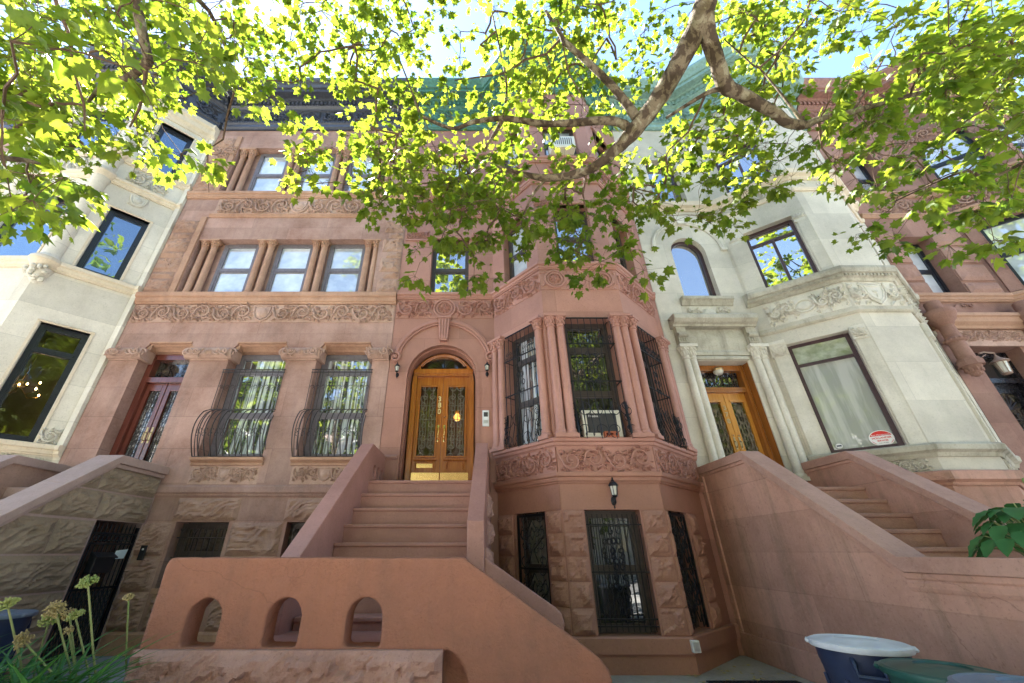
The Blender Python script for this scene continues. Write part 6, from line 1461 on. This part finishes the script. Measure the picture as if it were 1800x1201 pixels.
SPRIGS_1 = """-306,282,856 -215,230,746 -354,372,1097 -237,263,800 -316,382,1136 -324,415,1172 -213,260,799 -286,367,1127 -168,273,870 -195,310,966 -218,349,976 -222,369,1097 -162,256,760 -174,328,967 -155,295,860 -149,279,886 -148,302,886 -125,313,945 -98,358,1012 -148,357,1058 -43,234,739 -1,336,1023 25,287,865 29,349,1038 62,296,872 120,297,873 115,250,810 125,364,1043 137,380,1114 129,256,813 123,244,769 198,323,966 217,387,1089 164,303,925 174,356,1052 217,358,1016 187,290,893 217,292,918 267,388,1089 317,402,1125 253,258,797 438,361,1054 480,393,1174 289,242,780 398,360,1043 428,313,947 320,265,778 451,334,983 517,389,1154 465,348,989 354,291,850 538,384,1103 346,247,766 566,400,1194 434,291,865 442,306,895 344,241,731 363,258,798 523,318,980 457,294,880 570,341,1056 526,351,982 617,359,1037 569,325,941 699,395,1100 579,333,990 442,234,733 354,180,610 527,281,822 530,251,796 466,229,751 560,249,760 509,205,670 743,314,899 582,238,719 698,270,851 760,274,872 785,304,909 553,211,696 778,293,850 -308,272,778 -414,411,1111 -404,402,1037 -324,301,848 -396,364,975 -241,267,737 -249,291,823 -376,414,1047 -253,317,861 -199,265,705 -324,446,1108 -155,261,711 -175,283,749 -202,326,891 -288,427,1152 -166,298,792 -186,296,803 -193,328,840 -102,258,716 -123,263,722 -199,420,1060 -151,346,883 -152,329,851 -134,310,861 -90,282,801 -110,308,835 -124,392,969 -88,316,877 -47,299,824 -27,319,879 4,305,809 17,327,838 56,429,1077 12,319,873 113,392,1039 78,315,888 56,270,782 77,299,853 62,276,759 130,382,976 100,297,833 130,321,871 129,300,837 91,252,729 215,406,1043 218,373,997 217,374,1009 223,428,1049 128,269,736 207,313,883 191,303,822 220,281,774 218,262,751 333,353,966 368,385,998 276,259,734 365,334,932 359,294,817 483,416,1090 460,371,998 430,366,966 457,356,954 510,371,961 405,300,823 449,330,850 386,267,776 430,314,863 404,279,797 377,245,711 441,293,808 528,358,929 615,410,1053 489,312,856 614,388,988 673,420,1030 479,268,746 518,291,813 439,230,676 402,191,594 434,206,595 559,261,711 671,321,830 694,303,821 516,226,639 554,233,677 725,314,818 676,288,795 710,310,810 647,282,784 659,263,769 520,213,595 693,277,770 810,340,865 491,207,597 705,289,808 593,229,682 629,241,685 796,315,823 712,274,767 642,251,675 797,304,820 -459,437,1041 -359,343,847 -341,315,794 -331,320,747 -278,295,697 -372,394,936 -389,396,917 -308,341,809 -413,426,1028 -374,400,942 -325,382,925 -222,272,684 -313,385,913 -233,295,700 -197,315,752 -223,440,1026 -204,346,792 -213,366,841 -194,388,883 -154,283,674 -175,424,1009 -193,443,1018 -186,392,941 -206,428,986 -186,422,1006 -121,452,1033 -90,333,833 -117,326,829 -29,338,841 29,282,679 59,387,938 40,298,720 72,325,827 61,308,746 68,295,716 59,336,796 81,447,1071 72,303,756 105,376,872 97,294,734 160,431,1005 126,368,877 166,405,962 98,308,749 166,370,848 154,330,765 169,332,795 139,321,788 273,402,961 222,344,848 172,309,729 281,395,898 216,286,710 283,339,828 449,412,922 359,335,799 370,329,800 520,417,926 577,432,1010 526,414,944 422,347,835 602,460,1085 479,338,845 428,292,753 527,375,876 507,377,865 398,268,679 347,208,539 388,217,574 414,218,579 559,271,710 481,241,609 475,226,620 553,271,679 476,228,579 587,262,664 765,356,820 484,216,601 687,314,750 436,204,549 745,344,843 454,211,547 489,213,581 649,272,696 806,354,814 787,339,816 721,310,774 606,263,676 614,263,677 758,319,813 639,262,662 619,250,666 568,234,612 496,200,544 487,206,533 628,263,639 -296,333,728 -374,409,825 -194,307,704 -206,390,861 -140,396,807 -165,402,813 -169,401,819 -123,281,654 -131,322,728 -105,323,714 -111,355,785 -99,405,885 -89,367,782 -98,383,815 -37,286,663 -44,399,857 -17,390,841 5,368,792 17,306,656 40,295,655 48,359,808 110,410,882 47,295,654 67,433,899 92,410,835 77,353,798 58,336,734 103,349,745 118,347,787 125,377,772 97,329,738 153,442,880 214,433,873 149,372,799 251,427,884 228,429,896 281,437,879 299,394,811 310,287,632 440,438,887 369,331,734 367,327,702 401,333,729 385,317,705 377,299,692 468,401,851 414,324,705 548,410,886 468,328,736 475,305,664 381,255,581 456,280,610 625,383,785 571,334,758 490,278,618 595,335,727 577,285,677 694,352,798 673,349,781 531,274,604 739,371,781 652,316,725 771,372,781 474,229,556 453,229,528 443,217,536 471,227,562 735,338,734 490,230,531 563,256,619 649,301,649 652,302,687 800,377,785 666,293,641 843,382,781 623,281,625 540,235,577 -229,332,644 -159,309,603 -213,422,815 -137,412,754 -136,319,632 -116,355,675 -176,425,791 -106,407,808 -133,431,786 -92,398,738 -83,380,728 -84,299,621 -48,398,785 -5,349,689 20,412,776 58,444,850 57,447,858 87,357,684 66,377,731 57,392,730 112,326,669 113,346,702 95,347,716 175,368,709 158,369,739 207,407,784 353,454,816 345,394,723 265,312,616 294,343,677 321,354,682 382,376,717 377,367,744 326,314,612 396,405,794 425,389,757 465,401,777 351,307,619 451,365,746 492,371,732 575,446,803 587,391,767 376,259,560 447,295,605 591,356,717 464,286,595 442,278,582 444,275,580 642,376,733 648,377,742 632,338,679 747,393,742 586,302,607 644,322,632 733,344,692 582,273,558 641,288,611 852,376,753 -239,364,633 -222,322,580 -232,357,617 -262,460,792 -226,367,654 -185,420,719 -150,347,641 -221,470,821 -169,454,776 -111,347,614 -133,355,623 -115,360,620 -165,431,759 -107,447,795 -82,332,600 -145,478,816 -79,331,583 -127,422,763 -123,423,745 -59,363,648 -52,373,669 -61,355,648 -19,362,639 -29,401,676 -15,461,795 -3,429,729 29,379,674 31,404,704 38,473,775 44,316,594 79,365,642 144,438,725 124,397,677 200,493,793 147,333,587 228,403,698 201,410,686 185,325,568 243,336,601 290,397,665 317,416,712 363,438,720 334,406,709 351,424,724 341,420,745 364,434,776 334,333,602 441,447,780 318,328,585 309,344,603 318,334,634 400,355,647 466,416,741 348,329,577 418,363,628 479,392,708 595,465,804 453,338,638 503,371,636 509,354,624 378,246,487 503,331,609 610,406,738 553,338,633 545,322,608 550,344,605 425,253,487 577,316,600 737,380,654 765,378,696 489,235,490 529,250,497 698,352,612 540,250,512 -233,348,567 -281,434,703 -203,356,575 -151,372,572 -164,358,572 -180,424,682 -154,323,565 -184,503,774 -153,449,723 -171,460,707 -119,391,597 -141,385,621 -146,453,699 -171,457,682 -78,331,568 -115,454,721 -106,455,687 -96,330,570 -102,422,639 -89,384,593 -93,336,549 -62,336,574 -58,431,695 -37,350,581 -53,445,673 -57,440,675 -44,375,576 -43,391,615 -15,433,689 -10,341,562 -28,418,647 6,372,583 -17,475,723 -16,399,607 -16,394,627 7,393,653 32,351,593 28,428,660 27,393,637 37,328,561 39,354,579 16,432,646 11,360,576 23,339,554 76,462,734 63,437,710 115,361,571 93,391,616 191,440,701 156,458,674 211,448,676 219,411,676 264,448,661 222,389,616 240,430,654 265,454,703 243,341,582 263,399,612 284,394,634 272,415,622 336,409,638 366,442,676 381,445,694 404,444,695 433,479,739 410,439,669 399,382,627 435,452,675 351,350,579 434,444,677 394,363,575 481,413,658 445,403,649 556,435,707 357,267,485 368,252,451 443,311,521 440,315,534 635,424,636 626,396,652 439,261,481 720,432,695 715,441,657 703,398,632 619,344,584 708,385,603 759,413,631 467,253,469 667,330,558 591,303,513 817,408,653 704,345,594 -134,385,566 -166,458,631 -123,355,544 -91,436,629 -75,364,559 -109,449,610 -98,392,570 -89,386,545 -43,474,647 -43,469,670 -57,368,526 -68,455,637 -53,457,655 -34,354,526 -60,398,584 -8,362,519 -21,396,558 -19,346,540 -15,400,573 -8,346,528 -6,408,593 -15,350,533 18,345,535 31,451,660 24,414,594 12,441,643 29,392,567 42,450,628 45,450,604 70,423,598 79,466,625 55,432,595 63,360,513 95,376,527 123,438,637 104,391,553 115,368,566 155,388,548 146,447,612 137,424,576 128,391,566 156,477,632 202,430,621 174,397,581 198,423,604 237,475,627 222,402,592 229,395,564 215,347,527 293,461,626 238,374,561 265,389,542 358,450,600 343,452,615 368,434,609 312,369,535 445,466,663 602,400,599 436,267,451 769,469,624 715,404,570 481,276,438 763,427,591 733,397,575 489,256,436 569,303,482 -93,463,557 -46,484,573 -30,365,491 -55,484,592 -42,362,493 -8,454,545 1,505,603 -13,425,525 -29,408,539 6,399,527 13,414,545 14,423,538 46,493,619 16,395,516 58,410,512 64,400,521 68,403,548 131,465,567 124,472,568 102,458,598 135,479,567 160,448,560 139,442,536 138,425,520 126,402,516 146,442,573 164,490,596 192,405,506 211,435,577 194,388,490 415,475,619 594,469,585 563,418,560 549,400,509 462,331,457 554,355,468 747,466,614 495,287,414 706,406,523 -78,393,452 -6,490,529 18,520,544 127,396,453 168,437,485 161,406,486 209,396,464 219,-261,941 432,-496,1147 582,-186,1038 180,-194,1122 282,-464,1046 274,-291,1233 654,-387,1108 403,-463,1085 350,-59,1170 612,-276,1021 345,-463,1029 355,-468,1214 466,-30,1077 451,-162,1116 469,-3,1174 268,-186,945 507,-15,973 488,-364,857 553,-386,982 474,-201,962 328,-208,924 485,-32,1160 360,-42,1074 411,-187,1077 507,-215,1076 242,-476,1020 445,-239,1027 237,-383,902 203,-164,1100 475,-262,1106 277,-272,1144 229,-110,1093 685,-180,1074 561,-377,986 359,-109,1160 455,-119,1108 570,-288,1171 462,-169,1074 500,-214,845 505,-128,1014 407,-335,883 483,-274,882 313,-285,1235 168,-227,1036 432,-75,1100 294,23,1099 263,-222,1234 128,-161,1044 273,-454,916 363,-297,1101 204,127,915 301,159,811 254,-28,816 400,-8,772 -147,186,891 442,115,1017 450,180,994 -38,59,879 -15,265,906 569,173,772 223,135,807 323,-4,771 464,107,1005 348,220,783 147,97,801 126,1,824 334,-40,811 355,112,1024 204,50,792 282,225,1019 246,234,923 74,10,783 242,61,963 256,160,815 290,252,896 230,6,911 231,56,961 269,58,821 647,167,925 -106,122,900 168,217,804 389,22,856 185,161,700 149,104,952 301,252,990 241,155,828 264,-53,901 214,3,776 657,116,844 635,216,848 340,-19,948 373,-37,811 -55,253,954 679,133,841 341,203,1026 302,249,953 -48,223,838 -5,51,811 461,173,795 53,134,787 346,196,875 -137,177,868 74,28,736 235,91,891 407,51,899 335,254,968 513,88,776 -115,216,819 -128,138,913 499,153,962 371,179,742 326,106,806 181,85,1016 359,17,845 -76,154,874 -8,187,792 204,6,785 -40,171,910 -71,26,897 -9,66,896 642,194,674 674,243,643 851,191,851 839,191,846 626,119,718 790,238,595 703,253,946 886,224,875 857,99,755 837,344,687 525,125,734 844,276,814 874,289,796 669,84,774 760,101,762 497,163,730 618,190,634 819,197,635 546,218,885 741,152,714 812,84,732 576,166,685 569,155,622 555,177,620 694,261,917 868,208,891 597,88,721 739,101,701 733,205,675 840,335,683 654,246,592 901,199,647 924,304,722 756,248,752 830,88,772 807,187,842 682,65,766 760,143,591 874,157,702 765,187,586"""
ALLIUMS = [((-2.871, 3.403, 1.286), (-2.842, 3.987, 0.3), 0.07, 'seedg', 'tallest green-headed allium, in front of the iron gate', 150, 0.15),
((-2.839, 3.81, 1.162), (-2.928, 4.336, 0.3), 0.045, 'seed', 'straight pale yellow allium, alone beside the terracotta wall', 110, 0.45),
((-3.114, 3.488, 1.127), (-2.999, 3.999, 0.3), 0.07, 'seed', 'bushy tan allium head in the middle of the cluster', 130, -0.6),
((-3.319, 3.708, 1.034), (-3.592, 4.174, 0.3), 0.066, 'seedg', 'low yellowish allium leaning left under the bushy tan head', 120, -0.1),
((-3.216, 3.748, 1.065), (-3.276, 4.221, 0.3), 0.053, 'seed', 'brown withered allium behind the green-brown one', 90, -0.6),
((-3.065, 3.637, 1.06), (-2.937, 4.11, 0.3), 0.061, 'seedg', 'green-brown cup-shaped allium right of the bushy tan head', 120, 0.1),
((-3.237, 3.471, 0.947), (-2.692, 3.908, 0.3), 0.061, 'seed', 'drooping straggly allium bent over to the left', 90, -0.5),
((-3.342, 3.36, 1.154), (-3.235, 3.885, 0.3), 0.07, 'seedg', 'green cup-shaped allium at the left edge', 140, 0.2),
((-3.069, 3.621, 0.985), (-3.062, 4.064, 0.3), 0.033, 'seed', 'small withered brown allium low in the cluster', 40, -0.8),
]
# ------------------------------------------------------------------ plane trees
LEAF = [(0,-.42),(.10,-.30),(.34,-.36),(.30,-.16),(.52,-.04),(.36,.06),(.44,.34),(.22,.24),(.14,.38),(0,.62),(-.14,.38),(-.22,.24),(-.44,.34),(-.36,.06),(-.52,-.04),(-.30,-.16),(-.34,-.36),(-.10,-.30)]
def leaf_mesh(name, leaves, mat, parent, loc):
    """leaves: (position, axis along the leaf, normal, size, fold)"""
    n = len(LEAF); V = []; F = []
    for p, ax, nr, s, fo in leaves:
        ax = ax.normalized(); sd = ax.cross(nr)
        if sd.length < 1e-4: sd = ax.orthogonal()
        sd.normalize(); nr = sd.cross(ax)
        b = len(V)
        V.append(tuple(p+nr*s*.02-loc))
        for x, y in LEAF:
            q = p+sd*(x*s)+ax*(y*s)+nr*(s*(-fo*abs(x)-fo*.8*max(0, y)**2))
            V.append(tuple(q-loc))
        F += [(b, b+1+i, b+1+(i+1) % n) for i in range(n)]
    me = bpy.data.meshes.new(name); me.from_pydata(V, [], F); me.materials.append(mat)
    o = bpy.data.objects.new(name, me); COL.objects.link(o); o.parent = parent
    return o
def plane_tree(limbs, sprigs, label, loc, seed, leafsize):
    q = random.Random(seed); loc = Vector(loc)
    t = thing('plane_tree', label, 'tree', loc, 'street plane trees')
    def tubes(bs, nm, mat, n):
        m = MB(WORLD)
        for b in bs:
            # smooth the polyline (Catmull-Rom) and roughen it a little
            P = [Vector(p[:3]) for p in b]; rr = [p[3] for p in b]; pts = []; rs = []
            for i in range(len(P)-1):
                p0, p1, p2, p3 = P[max(i-1,0)], P[i], P[i+1], P[min(i+2,len(P)-1)]
                for k in range(4):
                    u = k/4
                    pts.append(.5*((2*p1)+(p2-p0)*u+(2*p0-5*p1+4*p2-p3)*u*u+(3*p1-p0-3*p2+p3)*u**3)); rs.append((rr[i]*(1-u)+rr[i+1]*u)*q.uniform(.94,1.06))
            pts.append(P[-1]); rs.append(rr[-1])
            m.tube(pts, rs, n)
        return m.build(nm, mat, t)
    tubes(limbs[:1], 'trunk', M['bark'], 16)
    for b in limbs[1:]:
        if b[0][3] > .02: tubes([b], 'limb', M['bark'], 10)
    small = [b for b in limbs[1:] if b[0][3] <= .02]
    # twigs: every sprig hangs on the nearest point already grown
    nodes = []; par = []; rad = []
    for b in limbs:
        for i in range(len(b)-1):
            p, r = Vector(b[i][:3]), Vector(b[i+1][:3]); kk = max(1, int((r-p).length/.25))
            for k in range(kk):
                nodes.append(p.lerp(r, k/kk))
    nl = len(nodes); S_ = [Vector(s) for s in sprigs]
    NP = np.array([tuple(v) for v in nodes]+[tuple(v) for v in S_]); N_ = len(NP)
    best = np.full(N_, 1e9); who = np.zeros(N_, int); done = np.zeros(N_, bool); done[:nl] = True
    for i in range(nl, N_):
        d = ((NP[:nl]-NP[i])**2).sum(1); k = int(d.argmin()); best[i] = d[k]; who[i] = k
    order = []
    for _ in range(N_-nl):
        w = np.where(done, 1e9, best); i = int(w.argmin()); done[i] = True; order.append(i)
        d = ((NP-NP[i])**2).sum(1)*1.12; up = (d < best) & ~done; best[up] = d[up]; who[up] = i
    cnt = np.ones(N_)
    for i in reversed(order): cnt[who[i]] += cnt[i]
    m = MB(WORLD)
    for b in small: m.tube([p[:3] for p in b], [p[3] for p in b], 5)
    for i in order:
        a, b = Vector(NP[who[i]]), Vector(NP[i]); L = (b-a).length
        r = min(.014, .0028*cnt[i]**.5)
        mid1 = a.lerp(b, .35)+Vector((q.uniform(-1,1), q.uniform(-1,1), q.uniform(-.4,1)))*L*.08
        mid2 = a.lerp(b, .7)+Vector((q.uniform(-1,1), q.uniform(-1,1), q.uniform(-.4,1)))*L*.07
        m.tube([a, mid1, mid2, b], [r*1.15, r*1.05, r, r*.9], 4, False)
    LV = []
    for i in range(nl, N_):
        c = Vector(NP[i]); out = (c-Vector(NP[who[i]])); out = out.normalized() if out.length > 1e-5 else Vector((0,0,1))
        k = q.randint(11, 20); spread = q.uniform(.14, .34); sz = leafsize*q.uniform(.8, 1.15)
        for j in range(k):
            an = q.uniform(0, 2*PI); el = q.uniform(-.7, .6)
            dr = Vector((math.cos(an)*math.cos(el), math.sin(an)*math.cos(el), math.sin(el)-.12))+out*.5
            dr.normalize()
            p = c+dr*spread*q.uniform(.35, 1.1)
            if p.y > 6.15: p.y = 6.15-q.uniform(0, .3)
            s = sz*q.choice((.4,.55,.75,.9,1.,1.1,1.3))
            nr = Vector((q.gauss(0,.5), q.gauss(-.1,.5), 1)).normalized()
            ax = (dr+Vector((q.uniform(-.5,.5), q.uniform(-.5,.5), q.uniform(-.9,.1)))).normalized()
            LV.append((p, ax, nr, s, q.uniform(-.1,.9)))
            if j % 2 == 0: m.tube([c, p-ax*s*.4], [.0022, .0016], 3, False)
    m.build('twigs', M['twig'], t)
    leaf_mesh('crown', LV, M['leaf'], t, loc)
    return t
def parse(s): return [tuple(int(v)/100 for v in p.split(',')) for p in s.split()]
plane_tree(LIMBS[1], parse(SPRIGS_1), 'plane tree with a thick mottled limb arching over the middle and right houses', (3.3,-2.2,.1), 5, .118)
plane_tree(LIMBS[0], parse(SPRIGS_0), 'plane tree whose leafy drooping twigs fill the upper left over the cream house', (-6.6,-2.3,.1), 9, .118)
# street trees and houses on the far side of the road, seen only as reflections in the panes
def far_tree(x, y, h, r, seed):
    q = random.Random(seed); t = thing('street_tree', 'broad street tree across the road, seen mirrored in the window panes', 'tree', (x,y,.1), 'trees across the road')
    m = MB(WORLD); m.tube([(x,y,.05),(x+.05,y,2.5),(x+.1,y+.1,h*.6)], [.28,.2,.1], 10); m.build('trunk', M['bark'], t)
    LV = []
    cl = [(q.gauss(0,.5)*r, q.gauss(0,.5)*r, h*.62+q.gauss(0,.34)*h*.5) for _ in range(70)]
    for cx, cy, cz in cl:
        for k in range(60):
            p = Vector((x+cx+q.gauss(0,.7), y+cy+q.gauss(0,.7), cz+q.gauss(0,.6)))
            LV.append((p, Vector((q.uniform(-1,1),q.uniform(-1,1),q.uniform(-.8,.2))), Vector((q.gauss(0,.5),q.gauss(0,.5),1)), q.uniform(.4,.65), .3))
    leaf_mesh('crown', LV, M['leaf'], t, Vector((x,y,.1)))
for x, y, h, r, s in ((-13,-10,15,3.6,1),(-4.5,-12.6,22,4.2,2),(3.8,-12.8,22,4.2,5),(10.5,-14.6,17,3.8,3),(19,-14.8,16,3.6,4)): far_tree(x, y, h, r, s)
FARF = Fr(0,-19.,-1,-19.)
for i, x in enumerate((-24,-16,-8,0,8,16,24)):
    t = thing('row_house', 'sunlit row house across the road, seen only mirrored in the panes', 'house', (x,-19.,.1), 'houses across the road')
    f = Fr(x+3.98,-19.,x-3.98,-19.); hts = 11.5+.7*(i % 3)
    m = MB(f); wl = [rect(a,a+1.1,z,z+1.9) for a in (.8,3.4,6.) for z in (1.6,5.,8.3)]
    wall_face(m, f, rect(0,7.96,.05,hts), wl, .2); m.build('wall', M['brick_far' if i % 2 else 'far_stone'], t)
    m = MB(f); m.box(0,7.96,-9,-.21,.05,hts-.1); m.build('rear_walls', M['g_dark'], t)
    m = MB(f); m.box(-.02,7.98,-.3,.35,hts,hts+.5); m.build('cornice', M['cor_brown'], t)

# ------------------------------------------------------------------ plants
def strap_leaf(V, F, p, an, L, w, droop, q):
    n = 6; b = len(V); d = Vector((math.cos(an), math.sin(an), 0)); sd = Vector((-d.y, d.x, 0))
    for i in range(n+1):
        t = i/n; c = p+d*(L*.75*t**1.1)+Vector((0,0,L*(.85*t-droop*t*t))); ww = w*(1-t**2.2)*(.6+.4*min(1,t*4))
        V.append(tuple(c-sd*ww)); V.append(tuple(c+Vector((0,0,-ww*.5)))); V.append(tuple(c+sd*ww))
    for i in range(n):
        for k in range(2): F.append((b+i*3+k, b+i*3+k+1, b+i*3+k+4, b+i*3+k+3))
def raw(name, V, F, mat, parent=None, loc=(0,0,0)):
    off = Vector(root_loc(parent)) if parent else Vector(loc)
    me = bpy.data.meshes.new(name); me.from_pydata([tuple(Vector(v)-off) for v in V], [], F); me.materials.append(mat)
    o = bpy.data.objects.new(name, me); COL.objects.link(o)
    if parent: o.parent = parent
    else: o.location = off
    return o
m = MB(WORLD); m.ball(-3.3,3.15,.1,1.1,.75,.5,20,8); struct(m.build('planting_bed', M['soil'], None, loc=(-3.25,3.2,.1)))
q = random.Random(3)
def straps(name, label, cx, cy, n, Lr, spread):
    V = []; F = []
    for k in range(n):
        a = q.uniform(0, 2*PI); r = spread*q.random()**.5
        strap_leaf(V, F, Vector((cx+r*math.cos(a), cy+r*math.sin(a), .46)), q.uniform(0, 2*PI), q.uniform(*Lr), q.uniform(.012,.022), q.uniform(.25,.8), q)
    t = thing(name, label, 'plant', (cx,cy,.46), 'strap-leaved clumps at the foot of the alliums'); raw('leaves', V, F, M['strap'], t)
straps('leafy_clump', 'dark green strap-leaved clump at the foot of the alliums, nearest the terracotta wall', -2.86,3.3,150,(.55,.95),.2)
straps('leafy_clump', 'strap-leaved clump in the bottom left corner under the alliums', -3.35,3.3,230,(.55,.95),.3)
straps('leafy_clump', 'strap-leaved clump half cut off at the left edge of the bed', -3.95,3.35,190,(.55,.95),.3)
def allium(head, base, r, mat, label, dense, cup):
    q = random.Random(label); hx = Vector(head); bx = Vector(base)
    t = thing('allium', label, 'flower', bx, 'alliums gone to seed')
    m = MB(WORLD); mid = bx.lerp(hx,.55)+Vector((q.uniform(-.03,.03), q.uniform(-.03,.03), 0)); m.tube([bx, bx.lerp(mid,.5)+Vector((.01,0,0)), mid, hx], [.009,.008,.007,.006], 7); m.build('stalk', M['stalk'], t)
    m = MB(WORLD); ax = (hx-mid).normalized()
    for k in range(dense):
        d = Vector((q.gauss(0,1), q.gauss(0,1), q.gauss(0,1))).normalized()
        if d.dot(ax) < cup: d = d-ax*(d.dot(ax)-cup-.3*q.random()); d.normalize()
        e = hx+d*r*q.uniform(.55,.95)
        m.tube([hx, hx.lerp(e,.6)+ax*r*.04, e], [.0018,.0016,.0016], 3, False); m.ball(e.x,e.y,e.z,.0062,.0062,.0062,5,4)
    m.ball(hx.x,hx.y,hx.z,.014,.014,.014,7,5); m.build('seed_head', mat, t)
for a in ALLIUMS: allium(a[0], a[1], a[2], M[a[3]], a[4], a[5], a[6])
# hosta in a pot on the landing of 378
t = thing('hosta', 'potted hosta with broad green leaves on the stoop of 378 at the right edge', 'plant', (4.62,3.62,1.0))
m = MB(WORLD); m.lathe(4.62,3.62,[(.13,1.0),(.19,1.33),(.215,1.33),(.215,1.39),(.19,1.39),(.18,1.35)],18); m.build('pot', M['pot'], t)
V = []; F = []
q = random.Random(8); ST = MB(WORLD)
for k in range(64):
    an = 2*PI*k*.382; lay = k/64; el = 1.35-1.35*lay; reach = .10+.26*lay+q.uniform(-.03,.05)
    b = Vector((4.62,3.62,1.38)); tip = b+Vector((math.cos(an)*reach, math.sin(an)*reach, .46-.32*lay**1.2+q.uniform(-.04,.06)))
    ST.tube([b, b.lerp(tip,.5)+Vector((0,0,.06)), tip], [.007,.006,.005], 5, False)
    d = Vector((math.cos(an), math.sin(an), -.25-.7*lay+q.uniform(-.2,.2))).normalized(); sd = d.cross(Vector((0,0,1))).normalized(); nr = sd.cross(d)
    L = q.uniform(.12,.21); w = L*.36; n = 8; b0 = len(V)
    for i in range(n+1):
        s_ = i/n; ww = w*(math.sin(PI*s_**.72)**.8 if 0 < s_ < 1 else .02); c = tip+d*(L*s_)-Vector((0,0,L*.22*s_*s_))
        for e in (-1,-.5,0,.5,1): V.append(tuple(c+sd*ww*e+nr*(ww*(.28*abs(e)+.07*math.sin(s_*22)*abs(e)))))
    for i in range(n):
        for e in range(4): F.append((b0+i*5+e, b0+i*5+e+1, b0+i*5+e+6, b0+i*5+e+5))
o = raw('leaves', V, F, M['hosta'], t); o.data.polygons.foreach_set('use_smooth', [True]*len(o.data.polygons))
ST.tube([(4.66,3.6,1.4),(4.68,3.58,1.8),(4.72,3.56,2.02)], [.006,.005,.004], 5); ST.ball(4.72,3.56,2.04,.018,.018,.03); ST.ball(4.71,3.56,1.99,.02,.02,.02)
ST.build('stems', M['stalk'], t)
# fallen leaves and chips on the cement
LV = []
for k in range(60):
    LV.append((Vector((q.uniform(2.6,3.95), q.uniform(5.6,7.0), GZ+.012)), Vector((q.uniform(-1,1),q.uniform(-1,1),0)), Vector((q.uniform(-.3,.3),q.uniform(-.3,.3),1)), q.uniform(.03,.07), .3))
o = leaf_mesh('leaf_litter', LV, M['seed'], None, Vector((0,0,0))); o['kind'] = 'stuff'; o['label'] = 'dry leaf scraps scattered on the cement by the bay'

# ------------------------------------------------------------------ light, sky, camera
SUN_EL, SUN_AZ = 60, -50           # azimuth from +Y (behind the houses) towards -X
w = bpy.data.worlds.new('World'); scene.world = w; w.use_nodes = True
nt = w.node_tree; bg = nt.nodes['Background']
sky = nt.nodes.new('ShaderNodeTexSky'); sky.sky_type = 'NISHITA'; sky.sun_disc = False
sky.sun_elevation = R(SUN_EL); sky.sun_rotation = R(SUN_AZ); sky.air_density = 1.0; sky.dust_density = .1; sky.ozone_density = 1.2
nt.links.new(sky.outputs[0], bg.inputs[0]); bg.inputs[1].default_value = .065
sun = bpy.data.lights.new('sun', 'SUN'); sun.energy = 5.0; sun.angle = R(.55); sun.color = (1, .965, .91)
so = bpy.data.objects.new('sun', sun); COL.objects.link(so)
dv = Vector((math.sin(R(SUN_AZ))*math.cos(R(SUN_EL)), math.cos(R(SUN_AZ))*math.cos(R(SUN_EL)), math.sin(R(SUN_EL))))
so.rotation_euler = dv.to_track_quat('Z', 'Y').to_euler()
cam = bpy.data.cameras.new('camera'); cam.sensor_width = 36; cam.lens = 36*692/1800; cam.shift_x = 60/1800
cam.clip_end = 2000; cam.clip_start = .05
co = bpy.data.objects.new('camera', cam); COL.objects.link(co)
co.location = (0, 0, 1.5); co.rotation_euler = (R(90)+math.atan2(370, 692), 0, 0)
scene.camera = co
scene.view_settings.view_transform = 'Standard'; scene.view_settings.look = 'None'; scene.view_settings.exposure = 3.28; scene.view_settings.gamma = 1
scene.render.resolution_x = 1024; scene.render.resolution_y = 683
